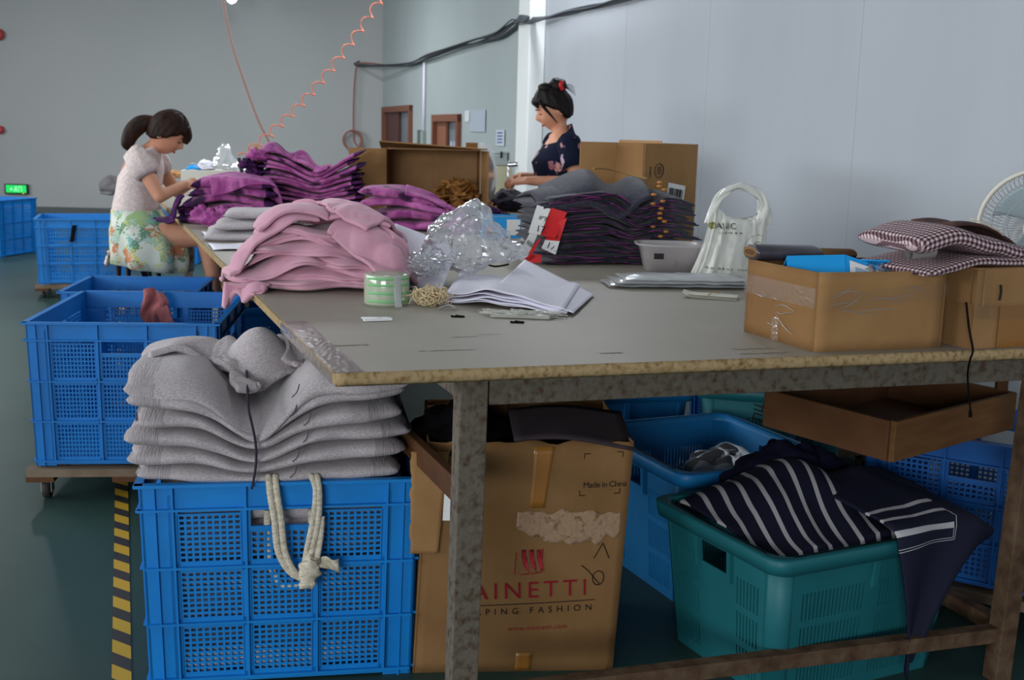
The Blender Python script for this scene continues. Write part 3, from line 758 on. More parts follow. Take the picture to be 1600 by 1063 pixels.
for o_ in list(pc.children):
    if o_.name.split('.')[0] in ('lettering', 'handwriting', 'corner_marks', 'printed_rule', 'emblem_frame', 'emblem_stroke'):
        y0_ = min(v.co.y for v in o_.data.vertices)
        for v in o_.data.vertices:
            s_ = max(-1, min(1, (v.co.x - .030 * v.co.z / BH) / (BW / 2))); v.co.y = pcf(s_, v.co.z).y - .0022
# black cloth lying in the carton

# ------------------------------------------------------------------ cloth
def sg(v, p): return math.copysign(abs(v) ** p, v)


def wrinkle(x, y, seed, k=7.0):
    """puffy folds with sharp valleys"""
    return abs(noise.noise(Vector((x * k + seed * 1.7, y * k * .6, seed)))) * .7 + abs(noise.noise(Vector((x * k * 2.3, y * k * 1.7 + seed, seed * 2.1)))) * .3


def garment_mesh(L, Wd, tf, zf, seed, nx=44, nc=26, wr=.008, edge=.012, lips=1, k=7.0, endp=8, skew=0, ypow=.5):
    """closed folded-cloth slab; tf(x)=thickness, zf(x,y)=height of its underside"""
    b = MB(); R = []
    for i in range(nx + 1):
        s = -cos(pi * i / nx) * .35 + (-1 + 2 * i / nx) * .65
        s = max(-1, min(1, s)); x = s * L / 2; e = max(.04, (1 - abs(s) ** endp) ** .5); ring = []
        for j in range(nc):
            a = 2 * pi * j / nc; c, sn = cos(a), sin(a)
            hw = Wd / 2 * (.9 + .1 * e)
            y = hw * sg(c, ypow); t = tf(x)
            zz = t / 2 * sg(sn, .75) * e
            y += edge * noise.noise(Vector((x * 9 + seed, seed * 3.3, .5 * sn))) * abs(c) ** .5
            if lips > 1: y *= 1 - .05 * exp(-((sn) / .22) ** 2)
            xx = x + edge * 1.2 * noise.noise(Vector((y * 11, seed * 5.1, sn))) * abs(s) ** 6 + skew * y
            zz += wr * (wrinkle(x, y, seed + (3 if sn < 0 else 0), k) - .3) * (1 if sn >= 0 else .6)
            zz += .25 * t * noise.noise(Vector((x * 5, y * 3, seed * 1.3)))
            ring.append(Vector((xx, y, t / 2 + zz + zf(xx, y))))
        R.append(ring)
    b.rings(R)
    return b


def garment(name, label, cat, base, yaw, L, Wd, t, m, seed, zf=None, tf=None, group=None, cuff=None, cuffm=None, **kw):
    """folded garment as a thing at base"""
    zf = zf or (lambda x, y: 0); tf = tf or (lambda x: t)
    b = garment_mesh(L, Wd, tf, zf, seed, **kw)
    nc = kw.get('nc', 26)
    if cuff:
        root = thing(name, label, cat, base, yaw, group)
        body = MB(); ends = [MB(), MB()]
        xs = [min(v.x for v in b.v[i:i + nc]) for i in range(0, len(b.v), nc)]
        body.v = list(b.v)
        for e in ends: e.v = list(b.v)
        for f in b.f:
            cx = sum(b.v[k].x for k in f) / len(f)
            (ends[0] if cx < -L / 2 + cuff else ends[1] if cx > L / 2 - cuff else body).f.append(f)
        body.obj('folded_body', m, root, True)
        for e in ends:
            used = sorted({k for f in e.f for k in f}); mp = {k: i for i, k in enumerate(used)}
            e2 = MB(); e2.v = [Vector(e.v[k]) for k in used]; e2.f = [tuple(mp[k] for k in f) for f in e.f]
            e2.obj('ribbed_cuff', cuffm or m, root, True)
        return root
    o = b.obj(name, m, None, True); o.location = base; o.rotation_euler = (0, 0, yaw)
    return tag(o, label, cat, group)


def crumple(name, label, cat, base, yaw, rx, ry, rz, m, seed, amp=.35, k=3.0, nu=56, nv=34, group=None, flat=.35, fn=None):
    """heaped cloth: a lump broken into soft folds, flat underneath"""
    b = MB(); R = []
    for j in range(nv + 1):
        th = pi * j / nv; ring = []
        for i in range(nu):
            ph = 2 * pi * i / nu
            d = Vector((sin(th) * cos(ph), sin(th) * sin(ph), cos(th)))
            n1 = abs(noise.noise(d * k + Vector((seed, 0, 0)))); n2 = abs(noise.noise(d * k * 2.2 + Vector((0, seed, 0)))); n3 = noise.noise(d * 1.4 + Vector((0, 0, seed)))
            r = 1 + amp * (n1 * 1.1 + n2 * .45 - .35) + .3 * n3
            p = Vector((d.x * rx * r, d.y * ry * r, d.z * rz * r))
            if p.z < 0: p.z *= flat
            if fn: p = fn(p)
            ring.append(p)
        R.append(ring)
    b.rings(R)
    zmin = min(v.z for v in b.v)
    for v in b.v: v.z -= zmin
    o = b.obj(name, m, None, True); o.location = base; o.rotation_euler = (0, 0, yaw)
    return tag(o, label, cat, group)


def drape(name, label, cat, base, yaw, rx, ry, h, m, seed, group=None, folds=.5, nr=26, nph=110, shape=2.4, skirt=.25, lean=(0, 0), crease=.012, fn=None, rag=.12):
    """cloth thrown over a heap: dome with folds running out to a wavy, turned-under hem"""
    b = MB(); R = []; rr_ = random.Random(int(seed * 10)); dirs = [(rr_.uniform(0, pi), rr_.uniform(5, 11), rr_.uniform(0, 6)) for _ in range(3)]
    for k in range(nr + 4):
        r = min(1.0, (k + .02) / nr); ring = []; under = max(0, k - nr)
        for i in range(nph):
            ph = 2 * pi * i / nph; c, sn = cos(ph), sin(ph)
            out = 1 + rag * noise.noise(Vector((c * 1.6 + seed, sn * 1.6, seed))) + .06 * noise.noise(Vector((c * 4 + seed, sn * 4, seed * 2)))
            f = noise.noise(Vector((c * 2.2 + seed * 2, sn * 2.2, r * .7 + seed))) * .6 + noise.noise(Vector((c * 5.5, sn * 5.5 + seed, r * 1.2))) * .4
            rad = r * out * (1 + .10 * f * r) * (1 - .035 * under)
            x, y = rx * rad * c, ry * rad * sn
            z = h * max(0, 1 - r ** shape) * (1 + folds * f * (.35 + .65 * r)) + h * skirt * (1 - r) * 0
            z += h * .16 * noise.noise(Vector((x * 7, y * 7, seed))) * (1 - r ** 6)
            for (dr_, kk, p0) in dirs:
                q = (x * cos(dr_) + y * sin(dr_)) * kk + p0 + 1.6 * noise.noise(Vector((x * 5, y * 5, seed + p0)))
                z += crease * (1 - abs(sin(q * 1.7)) ** .6) * -1 * (1 - r ** 8)
            z += h * skirt * max(0, f) * r ** 4
            z -= .007 * under
            p = Vector((x + lean[0] * z, y + lean[1] * z, z))
            if fn: p = fn(p)
            ring.append(p)
        R.append(ring)
    b.rings(R)
    o = b.obj(name, m, None, True); o.location = base; o.rotation_euler = (0, 0, yaw)
    return tag(o, label, cat, group)


class Heap:
    """height map of what already lies there, in the frame (base, yaw)"""

    def __init__(s, base, yaw, half=.45, n=150):
        s.base, s.yaw, s.half, s.n = Vector(base), yaw, half, n; s.c = 2 * half / n; s.h = np.zeros((n, n))

    def world2(s, pts):
        c, k = cos(-s.yaw), sin(-s.yaw); d = pts - np.array(s.base); q = d.copy(); q[:, 0] = c * d[:, 0] - k * d[:, 1]; q[:, 1] = k * d[:, 0] + c * d[:, 1]; return q

    def add(s, pts, pad=3):
        g = s.h.copy(); ix = np.clip(((pts[:, 0] + s.half) / s.c).astype(int), 0, s.n - 1); iy = np.clip(((pts[:, 1] + s.half) / s.c).astype(int), 0, s.n - 1)
        np.maximum.at(g, (ix, iy), pts[:, 2]); lo = s.h
        top = g
        for _ in range(pad):
            m = top.copy(); m[1:] = np.maximum(m[1:], top[:-1]); m[:-1] = np.maximum(m[:-1], top[1:]); m[:, 1:] = np.maximum(m[:, 1:], top[:, :-1]); m[:, :-1] = np.maximum(m[:, :-1], top[:, 1:]); top = m
        for _ in range(max(0, pad - 1)):
            m = top.copy(); m[1:] = np.minimum(m[1:], top[:-1]); m[:-1] = np.minimum(m[:-1], top[1:]); m[:, 1:] = np.minimum(m[:, 1:], top[:, :-1]); m[:, :-1] = np.minimum(m[:, :-1], top[:, 1:]); top = m
        s.h = np.maximum(lo, top); a = s.h; s.h = .5 * a + .125 * (np.roll(a, 1, 0) + np.roll(a, -1, 0) + np.roll(a, 1, 1) + np.roll(a, -1, 1))

    def add_obj(s, o):
        M = np.array(o.matrix_basis); p = np.array([tuple(v.co) for v in o.data.vertices]); s.add(s.world2(p @ M[:3, :3].T + M[:3, 3]), 14)

    def sample(s, x, y):
        fx = np.clip((x + s.half) / s.c - .5, 0, s.n - 1.001); fy = np.clip((y + s.half) / s.c - .5, 0, s.n - 1.001); i = fx.astype(int); j = fy.astype(int); a = fx - i; b = fy - j; i2 = np.minimum(i + 1, s.n - 1); j2 = np.minimum(j + 1, s.n - 1)
        return (s.h[i, j] * (1 - a) * (1 - b) + s.h[i2, j] * a * (1 - b) + s.h[i, j2] * (1 - a) * b + s.h[i2, j2] * a * b)


def settle(heap, name, label, cat, m, cx, cy, rot, w_, d_, comp, seed, group=None, n=46, steps=70, iters=9, thick=.010, bump=.05, drop=.05, sub=1, bend=.12, smooth=True, wob=.0):
    """a sheet, loosely gathered, falls on the heap and comes to rest in folds"""
    nu = n; nv = max(8, int(n * d_ / w_)); rg = np.random.RandomState(seed)
    U, V = np.meshgrid(np.linspace(-.5, .5, nu), np.linspace(-.5, .5, nv), indexing='ij')
    if wob:
        wx = np.array([[noise.noise(Vector((3 * a, 3 * b, seed))) for b in V[0]] for a in U[:, 0]]); wy = np.array([[noise.noise(Vector((3 * a + 9, 3 * b, seed))) for b in V[0]] for a in U[:, 0]])
    else: wx = wy = 0
    X0 = (U + wob * wx) * w_; Y0 = (V + wob * wy) * d_
    rest = np.stack([X0, Y0, 0 * U], -1).reshape(-1, 3)
    zz = sum(a * np.sin(k1 * X0 + k2 * Y0 + p) for a, k1, k2, p in zip(rg.uniform(.3, 1, 6), rg.uniform(-32, 32, 6), rg.uniform(-24, 24, 6), rg.uniform(0, 6, 6))) * bump / 3
    x = X0 * comp[0]; y = Y0 * comp[1]; c, k = cos(rot), sin(rot)
    P_ = np.stack([c * x - k * y + cx, k * x + c * y + cy, zz - zz.min() + 0 * U], -1).reshape(-1, 3)
    P_[:, 2] += (heap.sample(P_[:, 0], P_[:, 1]) - P_[:, 2] * 0).max() * .6 + drop
    idx = np.arange(nu * nv).reshape(nu, nv); cons = []

    def addc(A, B, kk):
        A, B = A.ravel(), B.ravel(); cons.append((A, B, np.linalg.norm(rest[A] - rest[B], axis=1), kk))
    for o in (0, 1):
        addc(idx[o:-1:2], idx[o + 1::2][:len(idx[o:-1:2])], .9); addc(idx[:, o:-1:2], idx[:, o + 1::2][:, :idx[:, o:-1:2].shape[1]], .9)
    for o in (0, 1):
        for q in (0, 1):
            A = idx[o:-1:2, q:-1:2]; B = idx[o + 1::2, q + 1::2][:A.shape[0], :A.shape[1]]; addc(A, B, .5)
            A = idx[o + 1::2, q:-1:2]; B = idx[o:-1:2, q + 1::2]; mm = (min(A.shape[0], B.shape[0]), min(A.shape[1], B.shape[1])); addc(A[:mm[0], :mm[1]], B[:mm[0], :mm[1]], .5)
    for o in range(4):
        A = idx[o:-2:4]; addc(A, idx[o + 2::4][:len(A)], bend); A = idx[:, o:-2:4]; addc(A, idx[:, o + 2::4][:, :A.shape[1]], bend)
    vel = np.zeros_like(P_); dt_ = .02; e = heap.c
    for st_ in range(steps):
        vel[:, 2] -= 9.8 * dt_; vel *= .93; prev = P_.copy(); P_ = P_ + np.clip(vel * dt_, -.02, .02)
        for _ in range(iters):
            for A, B, L, kk in cons:
                d = P_[B] - P_[A]; ln = np.linalg.norm(d, axis=1) + 1e-9; cr = (kk * .5 * (ln - L) / ln)[:, None] * d; P_[A] += cr; P_[B] -= cr
        hx = heap.sample(P_[:, 0], P_[:, 1]) + thick * .6; pen = hx - P_[:, 2]; hit = pen > 0
        if hit.any():
            gx = (heap.sample(P_[:, 0] + e, P_[:, 1]) - heap.sample(P_[:, 0] - e, P_[:, 1])) / (2 * e); gy = (heap.sample(P_[:, 0], P_[:, 1] + e) - heap.sample(P_[:, 0], P_[:, 1] - e)) / (2 * e)
            nn = np.stack([-gx, -gy, np.ones_like(gx)], -1); nn /= np.linalg.norm(nn, axis=1)[:, None]
            P_[hit] += (nn * (pen * nn[:, 2])[:, None])[hit] * .9
            dxy = P_[:, :2] - prev[:, :2]; P_[hit, :2] = prev[hit, :2] + dxy[hit] * .35
        vel = (P_ - prev) / dt_
    b = MB(); b.v = [Vector(p) for p in P_.tolist()]
    for i in range(nu - 1):
        for j in range(nv - 1): b.f.append((int(idx[i, j]), int(idx[i + 1, j]), int(idx[i + 1, j + 1]), int(idx[i, j + 1])))
    o = b.obj(name, m, None, smooth); o.location = heap.base; o.rotation_euler = (0, 0, heap.yaw)
    so = o.modifiers.new('thick', 'SOLIDIFY'); so.thickness = thick; so.offset = 0
    if sub: sb_ = o.modifiers.new('round', 'SUBSURF'); sb_.levels = sub; sb_.render_levels = sub
    q = P_.copy(); q[:, 2] += thick * .5; heap.add(q, 2)
    return tag(o, label, cat, group)


# grey sweaters tied in a stack on the foreground crate
fr1 = Vector((cos(c1ang), sin(c1ang), 0)); bk1 = Vector((-sin(c1ang), cos(c1ang), 0))
sb = c1c + fr1 * -.025 - bk1 * .02
NS = 6
ord_ = ['lowest', 'second from the bottom', 'third from the bottom', 'fourth from the bottom', 'fifth from the bottom', 'topmost']


def st(x):  # layer thickness: pinched by the cord
    p = exp(-((x + .035) / .10) ** 2)
    return .051 - .021 * p


for i in range(NS):
    def zf(x, y, i=i):
        lift = .018 * max(0, x) / .33 * 0
        return i * st(x) * .93 + (.012 * (x / .35) * i / 3 if x > 0 else 0) - .03 * abs(y / .26) ** 4 * (i == NS - 1)
    garment('folded_sweater', 'grey marl folded sweater, %s of the corded stack on the foreground crate' % ord_[i], 'sweater', (sb.x, sb.y, C1H - .012), c1ang + radians((-1) ** i * .8),
            .665 + .025 * ((i * 7) % 3 - 1), .53, .05, M_grey, 11 + i * 3.3, zf, st, 'grey sweaters stacked on the foreground crate', cuff=.075, cuffm=M_rib, nx=90, nc=30, wr=.012, edge=.018, k=5.5, endp=16)
for i in range(5):
    garment('folded_sweater', 'grey sweaters seen through the holes of the foreground crate', 'sweater', (c1c.x, c1c.y, .02 + i * .1), c1ang, C1W - .055, C1D - .046 - .01 * (i % 2), .10, M_grey, 41 + i * 2.7, None, lambda x: .10, 'grey sweaters inside the foreground crate', nx=60, nc=40, wr=.012, edge=.010, k=6, endp=40, ypow=.16)
# hooded bundle on top, going under the table edge
hp = sb + fr1 * .01 + bk1 * .06
HG = Heap((sb.x, sb.y, C1H), c1ang)
bpy.context.view_layer.update()
for o_ in [o for o in COL.objects if o.name.startswith('folded_body') and o.parent and o.parent.name.startswith('folded_sweater')]:
    M_ = np.array(Matrix.Translation(o_.parent.location) @ Matrix.Rotation(o_.parent.rotation_euler.z, 4, 'Z')); p_ = np.array([tuple(v.co) for v in o_.data.vertices]); HG.add(HG.world2(p_ @ M_[:3, :3].T + M_[:3, 3]), 16)
gx_, gy_ = np.meshgrid(np.linspace(-.45, .45, 150), np.linspace(-.45, .45, 150), indexing='ij')
core_ = .165 * np.exp(-((gx_ + .035) / .095) ** 2 - ((gy_ - .03) / .09) ** 2) + .02 * np.exp(-((gx_ + .20) / .09) ** 2 - ((gy_ - .02) / .1) ** 2)
HG.h += core_
settle(HG, 'crumpled_sweater', 'grey sweater sleeve bulging over the left end of the corded stack', 'sweater', M_grey, -.215, .03, .3, .26, .24, (.76, .78), 4, thick=.018, bump=.05, n=44, bend=.06)
settle(HG, 'crumpled_sweater', 'grey sweater crumpled with its hood up on top of the corded stack', 'sweater', M_grey, -.04, .01, .5, .42, .36, (.66, .66), 12, thick=.016, bump=.08, n=54, bend=.05)
settle(HG, 'crumpled_sweater', 'grey sweater sleeve heaped beside the hood, half under the table corner', 'sweater', M_grey, .09, .05, -.4, .34, .26, (.66, .7), 8, thick=.016, bump=.07, n=46, bend=.05)
for i in range(NS):
    q = MB(); x_ = .055 + .014 * ((i * 5) % 4); q.tube(sm([Vector((x_ - .012, -.262 - .006, i * st(x_) * .93 + .010 + .012)), Vector((x_, -.275, i * st(x_) * .93 + .036)), Vector((x_ + .006, -.262, (i + 1) * st(x_) * .93 + .012))], 8), .0016, 5); o = q.obj('seam', mat('dark_seam', (92, 84, 90), .9)); o.parent = [p for p in COL.objects if p.name.startswith('folded_sweater')][i]
# dark cord round the stack
q = MB(); path = []
for k in range(30):
    f = k / 29
    if f < .7: path.append(Vector((-.045 + .012 * sin(f * 5), -.285 - .006 * sin(f * 30) * 0, .0 + (f / .7) * (NS * .030 + .015))))
    else: path.append(Vector((-.05 - .06 * (f - .7), -.285 + (f - .7) * .9, NS * .030 + .018 + .05 * sin((f - .7) * 5))))
q.tube(path, .0062, 8, flat=.5); o = q.obj('dark_rope', M_cord, None, True, (sb.x, sb.y, C1H - .01)); o.rotation_euler = (0, 0, c1ang)
tag(o, 'dark cord tied down the front of the grey sweater stack', 'cord')
# cotton tape loops knotted over the crate rim
kt = thing('cotton_tape', 'cream cotton tape knotted in a loop over the rim of the foreground crate', 'tape', (c1c.x, c1c.y, 0), c1ang)
fy = -C1D / 2 - .02


for dx in (0, .016):
    MB().tube(sm([(-.032 + dx, fy + .06, C1H - .01), (-.030 + dx, fy + .02, C1H + .012), (-.026 + dx, fy - .008, C1H - .02), (-.016 + dx, fy - .012, C1H - .09), (-.008 + dx, fy - .014, C1H - .17), (.022 + dx * .6, fy - .018, C1H - .225), (.055, fy - .022, C1H - .24)], 40), .0085, 8, flat=.7).obj('tape_strand', M_rope, kt, True)
for dx in (0, .012):
    MB().tube(sm([(.075 + dx, fy + .05, C1H - .0), (.075 + dx, fy + .01, C1H + .013), (.085 + dx * .6, fy - .008, C1H - .02), (.078 + dx, fy - .014, C1H - .09), (.062 + dx, fy - .018, C1H - .17), (.052, fy - .024, C1H - .23)], 40), .0085, 8, flat=.7).obj('tape_strand', M_rope, kt, True)
MB().tube(sm([(.098, fy - .008, C1H - .085), (.095, fy - .014, C1H - .13), (.085, fy - .02, C1H - .19), (.07, fy - .026, C1H - .225)], 24), .009, 8, flat=.6).obj('tape_strand', M_rope, kt, True)
for (c_, r_, sd) in (((.068, fy - .028, C1H - .215), (.028, .018, .03), 2), ((.062, fy - .03, C1H - .245), (.022, .014, .02), 4)):
    b = MB(); R = []
    for j in range(13):
        ring = []
        for i in range(18):
            d = Vector((sin(pi * j / 12) * cos(2 * pi * i / 18), sin(pi * j / 12) * sin(2 * pi * i / 18), cos(pi * j / 12))); f = 1 + .5 * noise.noise(d * 2.4 + Vector((sd, 0, 0)))
            ring.append(Vector(c_) + Vector((d.x * r_[0] * f, d.y * r_[1] * f, d.z * r_[2] * f)))
        R.append(ring)
    b.rings(R); b.obj('knot', M_rope, kt, True)
MB().grid(lambda a, b: Vector((.085 + .055 * a, fy - .024 - .008 * sin(a * 6 + b * 4), C1H - .205 + (b - .5) * .022 * (.8 + .9 * a) + .006 * sin(a * 5))), 10, 6, .004).obj('tape_end', M_rope, kt, True)
# inner loop seen through the holes
MB().tube(sm([(-.035, fy + .034, C1H - .08), (-.033, fy + .034, C1H - .2), (-.005, fy + .034, C1H - .275), (.045, fy + .034, C1H - .275), (.075, fy + .034, C1H - .2), (.072, fy + .034, C1H - .08)], 40), .009, 8, flat=.6).obj('tape_strand', M_rope, kt, True)

# black cloth in the printed carton
for k, (dx, dy, dz, rx, ry, rz_, lab) in enumerate(((-.14, -.06, -.09, .14, .15, .20, 'black cloth bulging from the left of the printed carton'), (.12, .06, -.12, .14, .13, .13, 'black cloth sunk in the right of the printed carton'))):
    p = Vector((dx, dy, BH + dz)); p = Matrix.Rotation(ba, 3, 'Z') @ p + Vector((bc.x, bc.y, 0))
    crumple('black_cloth', lab, 'cloth', p, ba, rx, ry, rz_ * .55, M_black, 2.2 + k, amp=.3, k=1.8)

# pink knitwear heap on the table's left edge
pk = P(497, 448, ZT); pkg = 'pink sweaters heaped on the table edge'
pl_ = [  # dx, dy, z, L, W, t, yaw
    (.0, .03, .0, .46, .33, .036, 2), (-.02, .04, .027, .45, .33, .036, -4), (.0, .03, .053, .45, .32, .036, 4), (.01, .045, .079, .43, .32, .036, -3), (.0, .05, .104, .40, .31, .036, 5), (.02, .055, .129, .38, .30, .036, -4), (.03, .06, .152, .34, .28, .036, 4)]
pn = ['lowest layer', 'second layer up', 'third layer up', 'fourth layer up', 'fifth layer up', 'sixth layer up', 'seventh layer up']
PKY = radians(8)
for i, (dx, dy, dz, L, Wd, t, yw) in enumerate(pl_):
    def zf(x, y, i=i): return (-.030 * (x / .22) ** 2 * (i / 4) + .016 * sin(x * 13 + 1.2 + i * .5) * min(1, i / 2) + .010 * sin(x * 27 + y * 9 + i * 2.1) * min(1, i / 2) - .22 * max(0, -y - .11) * (.3 + .7 * abs(sin(x * 9 + i * 1.3))) * (i > 0))
    garment('pink_sweater', 'pink knit sweater, %s of the heap on the table edge' % pn[i], 'sweater', (pk.x + dx, pk.y + dy, ZT + dz), PKY + radians(yw), L, Wd, t, M_pink, 60 + i * 4.1, zf, None, pkg, nx=110, nc=52, wr=.018, edge=.045, k=5.0, lips=2, endp=5)
HK = Heap((pk.x, pk.y, ZT), PKY)
for o_ in [o for o in COL.objects if o.name.startswith('pink_sweater')]: HK.add_obj(o_)
HK.h += .040 * np.exp(-((gx_ - .035) / .10) ** 2 - ((gy_ - .05) / .11) ** 2) + .03 * np.exp(-((gx_ + .10) / .10) ** 2 - ((gy_ - .0) / .1) ** 2) * (HK.h > .02)
settle(HK, 'pink_sweater', 'pink sleeve folded over the left slope of the pink heap', 'sweater', M_pink, -.10, .03, .25, .27, .24, (.72, .8), 21, pkg, thick=.012, bump=.05, bend=.05)
settle(HK, 'pink_sweater', 'gathered pink sleeve at the front right of the pink heap', 'sweater', M_pink, .12, -.01, -.5, .24, .20, (.68, .8), 22, pkg, thick=.012, bump=.06, bend=.05)
settle(HK, 'pink_sweater', 'pink sweater bunched on the right shoulder of the pink heap', 'sweater', M_pink, .14, .07, .8, .28, .26, (.66, .7), 23, pkg, thick=.012, bump=.07, bend=.05)
settle(HK, 'pink_sweater', 'pink sweater flung over the top of the pink heap', 'sweater', M_pink, .01, .06, .12, .40, .27, (.74, .8), 24, pkg, thick=.012, bump=.07, n=60, bend=.04)
settle(HK, 'pink_sweater', 'crumpled pink sweater lying topmost on the pink heap', 'sweater', M_pink, .06, .06, -.5, .34, .24, (.60, .66), 25, pkg, thick=.012, bump=.08, n=54, bend=.04)
q = MB(); q.grid(lambda a, b: Vector((pk.x - .245 + a * .13, pk.y - .145 - .03 * b + .015 * sin(a * 6), ZT + .016 - b * .05 * (1 - a) ** .5 * (1 + .3 * sin(a * 15)) + .006 * sin(a * 9 + b * 5))), 20, 10, .014)
o = q.obj('pink_sweater', M_pink, None, True); tag(o, 'pink hem drooping over the table edge under the pink heap', 'sweater', pkg)
# grey garments behind the pink heap and other bits along the edge
gp = P(392, 372, ZT)
for i in range(3):
    garment('folded_sweater', '%s of three grey folded sweaters behind the pink heap' % ['lowest', 'middle', 'topmost'][i], 'sweater', (gp.x + .02 * i, gp.y + .02 * i, ZT + i * .040), radians(10), .36 - .03 * i, .36, .044, M_grey, 90 + i * 2, None, None, 'grey sweaters behind the pink heap', nx=40, wr=.012, endp=5)
for (u, v, a_, lab) in ((362, 386, .16, 'white paper slip lying on the table edge before the grey sweaters'), (340, 366, .12, 'pale paper sheet on the table edge by the purple heap')):
    p = P(u, v, ZT + .002); b = MB(); b.grid(lambda x, y: Vector(((x - .5) * a_, (y - .5) * a_ * 1.6, .003 * sin(x * 4 + y * 3) + .003)), 8, 8, .0006)
    o = b.obj('paper_sheet', M_white, None, True, p); o.rotation_euler = (0, 0, TYAW); tag(o, lab, 'paper')
p = P(303, 343, ZT); garment('pale_cloth', 'pale pink cloth folded on the table edge beside the seated woman', 'cloth', (p.x + .1, p.y, ZT), TYAW, .22, .2, .05, M_pink, 33, nx=24)

# purple printed garments : three heaps
pg = 'purple printed garments'
mb_ = P(478, 343, ZT); NP = 13
onames = ['1st', '2nd', '3rd', '4th', '5th', '6th', '7th', '8th', '9th', '10th', '11th', '12th', '13th', '14th', '15th', '16th', '17th', '18th']
for i in range(NP):
    def zf(x, y, i=i): return i * .0245 * (1 - .24 * exp(-((x - .03) / .12) ** 2) + .14 * max(0, x / .28) ** 2) + .010 * sin(x * 9 + i * .35) * (i / 13)
    r = garment('purple_blouse', 'purple printed blouse, %s up in the tall heap before the open carton' % onames[i], 'clothing', (mb_.x + .012 * sin(i * 2.1), mb_.y + .18, ZT), radians(6), .52 + .025 * sin(i * 3.3), .38, .026, M_purp2 if i % 3 else M_purp, 120 + i * 1.9, zf, None, 'purple garments in the tall heap', nx=60, nc=24, wr=.010, edge=.022, k=10, lips=2, cuff=.05, cuffm=M_pdark)
for k in range(7):  # dark frills hanging down its left end
    crumple('purple_frill', 'dark purple frilled sleeve hanging at the left end of the tall purple heap', 'clothing', (mb_.x - .27 + .03 * sin(k * 2.3), mb_.y + .0 + .02 * (k % 3), ZT + .02 + k * .045), .4 * k, .055, .05, .04, M_pdark if k % 3 else M_purp2, k * 3.1, amp=.7, k=2.4, nu=36, nv=24, group='dark frills on the tall purple heap')
HM = Heap((mb_.x, mb_.y + .18, ZT), radians(6))
for o_ in [o for o in COL.objects if o.name.startswith('folded_body') and o.parent and o.parent.name.startswith('purple_blouse')]:
    M_ = np.array(Matrix.Translation(o_.parent.location) @ Matrix.Rotation(o_.parent.rotation_euler.z, 4, 'Z')); p_ = np.array([tuple(v.co) for v in o_.data.vertices]); HM.add(HM.world2(p_ @ M_[:3, :3].T + M_[:3, 3]), 14)
HM.h += .075 * np.exp(-((gx_ + .04) / .05) ** 2 - ((gy_ + .0) / .12) ** 2) + .06 * np.exp(-((gx_ + .19) / .06) ** 2 - ((gy_ + .05) / .1) ** 2)
settle(HM, 'purple_blouse', 'dark purple garment bunched at the left end of the tall heap', 'clothing', M_purp, -.18, -.02, .3, .26, .30, (.6, .7), 31, 'purple garments in the tall heap', thick=.009, bump=.07, bend=.03, n=40)
settle(HM, 'purple_blouse', 'purple blouse peaked like a tent on the tall purple heap', 'clothing', M_purp2, -.02, -.0, .1, .36, .30, (.72, .8), 32, 'purple garments in the tall heap', thick=.009, bump=.07, bend=.03, n=50)
settle(HM, 'purple_blouse', 'purple blouse fallen over the right front of the tall purple heap', 'clothing', M_purp2, .12, -.07, -.2, .26, .26, (.7, .8), 33, 'purple garments in the tall heap', thick=.009, bump=.06, bend=.03, n=40)
# left heap by the seated woman
lb_ = P(352, 350, ZT)
for i in range(5):
    def zf(x, y, i=i): return i * .046 * (1 - .25 * (x / .3) * (x < 0) * -1) * (.85 + .15 * cos(x * 7)) + .012 * sin(x * 11 + i)
    garment('purple_blouse', 'purple printed blouse, %s up in the low heap under the seated woman\'s hands' % onames[i], 'clothing', (lb_.x + .015 * sin(i * 2.3), lb_.y + .16, ZT), radians(10), .50 - .03 * i, .36, .052, M_purp if i != 4 else M_purp2, 170 + i * 2.7, zf, None, 'purple garments in the low heap', nx=60, nc=26, wr=.016, edge=.03, k=6, lips=2, endp=4, cuff=.05, cuffm=M_pdark)
HL = Heap((lb_.x, lb_.y + .16, ZT), radians(10))
for o_ in [o for o in COL.objects if o.name.startswith('folded_body') and o.parent and o.parent.name.startswith('purple_blouse')]:
    M_ = np.array(Matrix.Translation(o_.parent.location) @ Matrix.Rotation(o_.parent.rotation_euler.z, 4, 'Z')); p_ = np.array([tuple(v.co) for v in o_.data.vertices]); HL.add(HL.world2(p_ @ M_[:3, :3].T + M_[:3, 3]), 14) if abs(M_[0, 3] - lb_.x) < .15 else None
HL.h[HL.h > 1] = 0
HL.h += .10 * np.exp(-((gx_ + .24) / .05) ** 2 - ((gy_ + .02) / .09) ** 2)
settle(HL, 'purple_blouse', 'purple blouse lying loose on top of the low heap', 'clothing', M_purp2, .04, -.04, .2, .36, .30, (.75, .8), 41, 'purple garments in the low heap', thick=.010, bump=.06, bend=.03, n=44)
settle(HL, 'purple_blouse', 'dark purple blouse held up in the seated woman\'s hands', 'clothing', M_pdark, -.22, -.03, .4, .26, .34, (.62, .75), 42, None, thick=.010, bump=.07, bend=.03, n=40)
# pink fringe dangling at the front of it
for k, (u, v) in enumerate(((318, 350), (335, 356), (352, 352), (300, 344))):
    p = P(u, v, ZT); crumple('purple_frill', 'pink and purple frill at the front of the low purple heap', 'clothing', (p.x, p.y, ZT + .005), k, .06, .05, .05, M_purp2, 7 + k * 2.2, amp=.7, k=2.5, nu=36, nv=24, group='frills before the low purple heap')
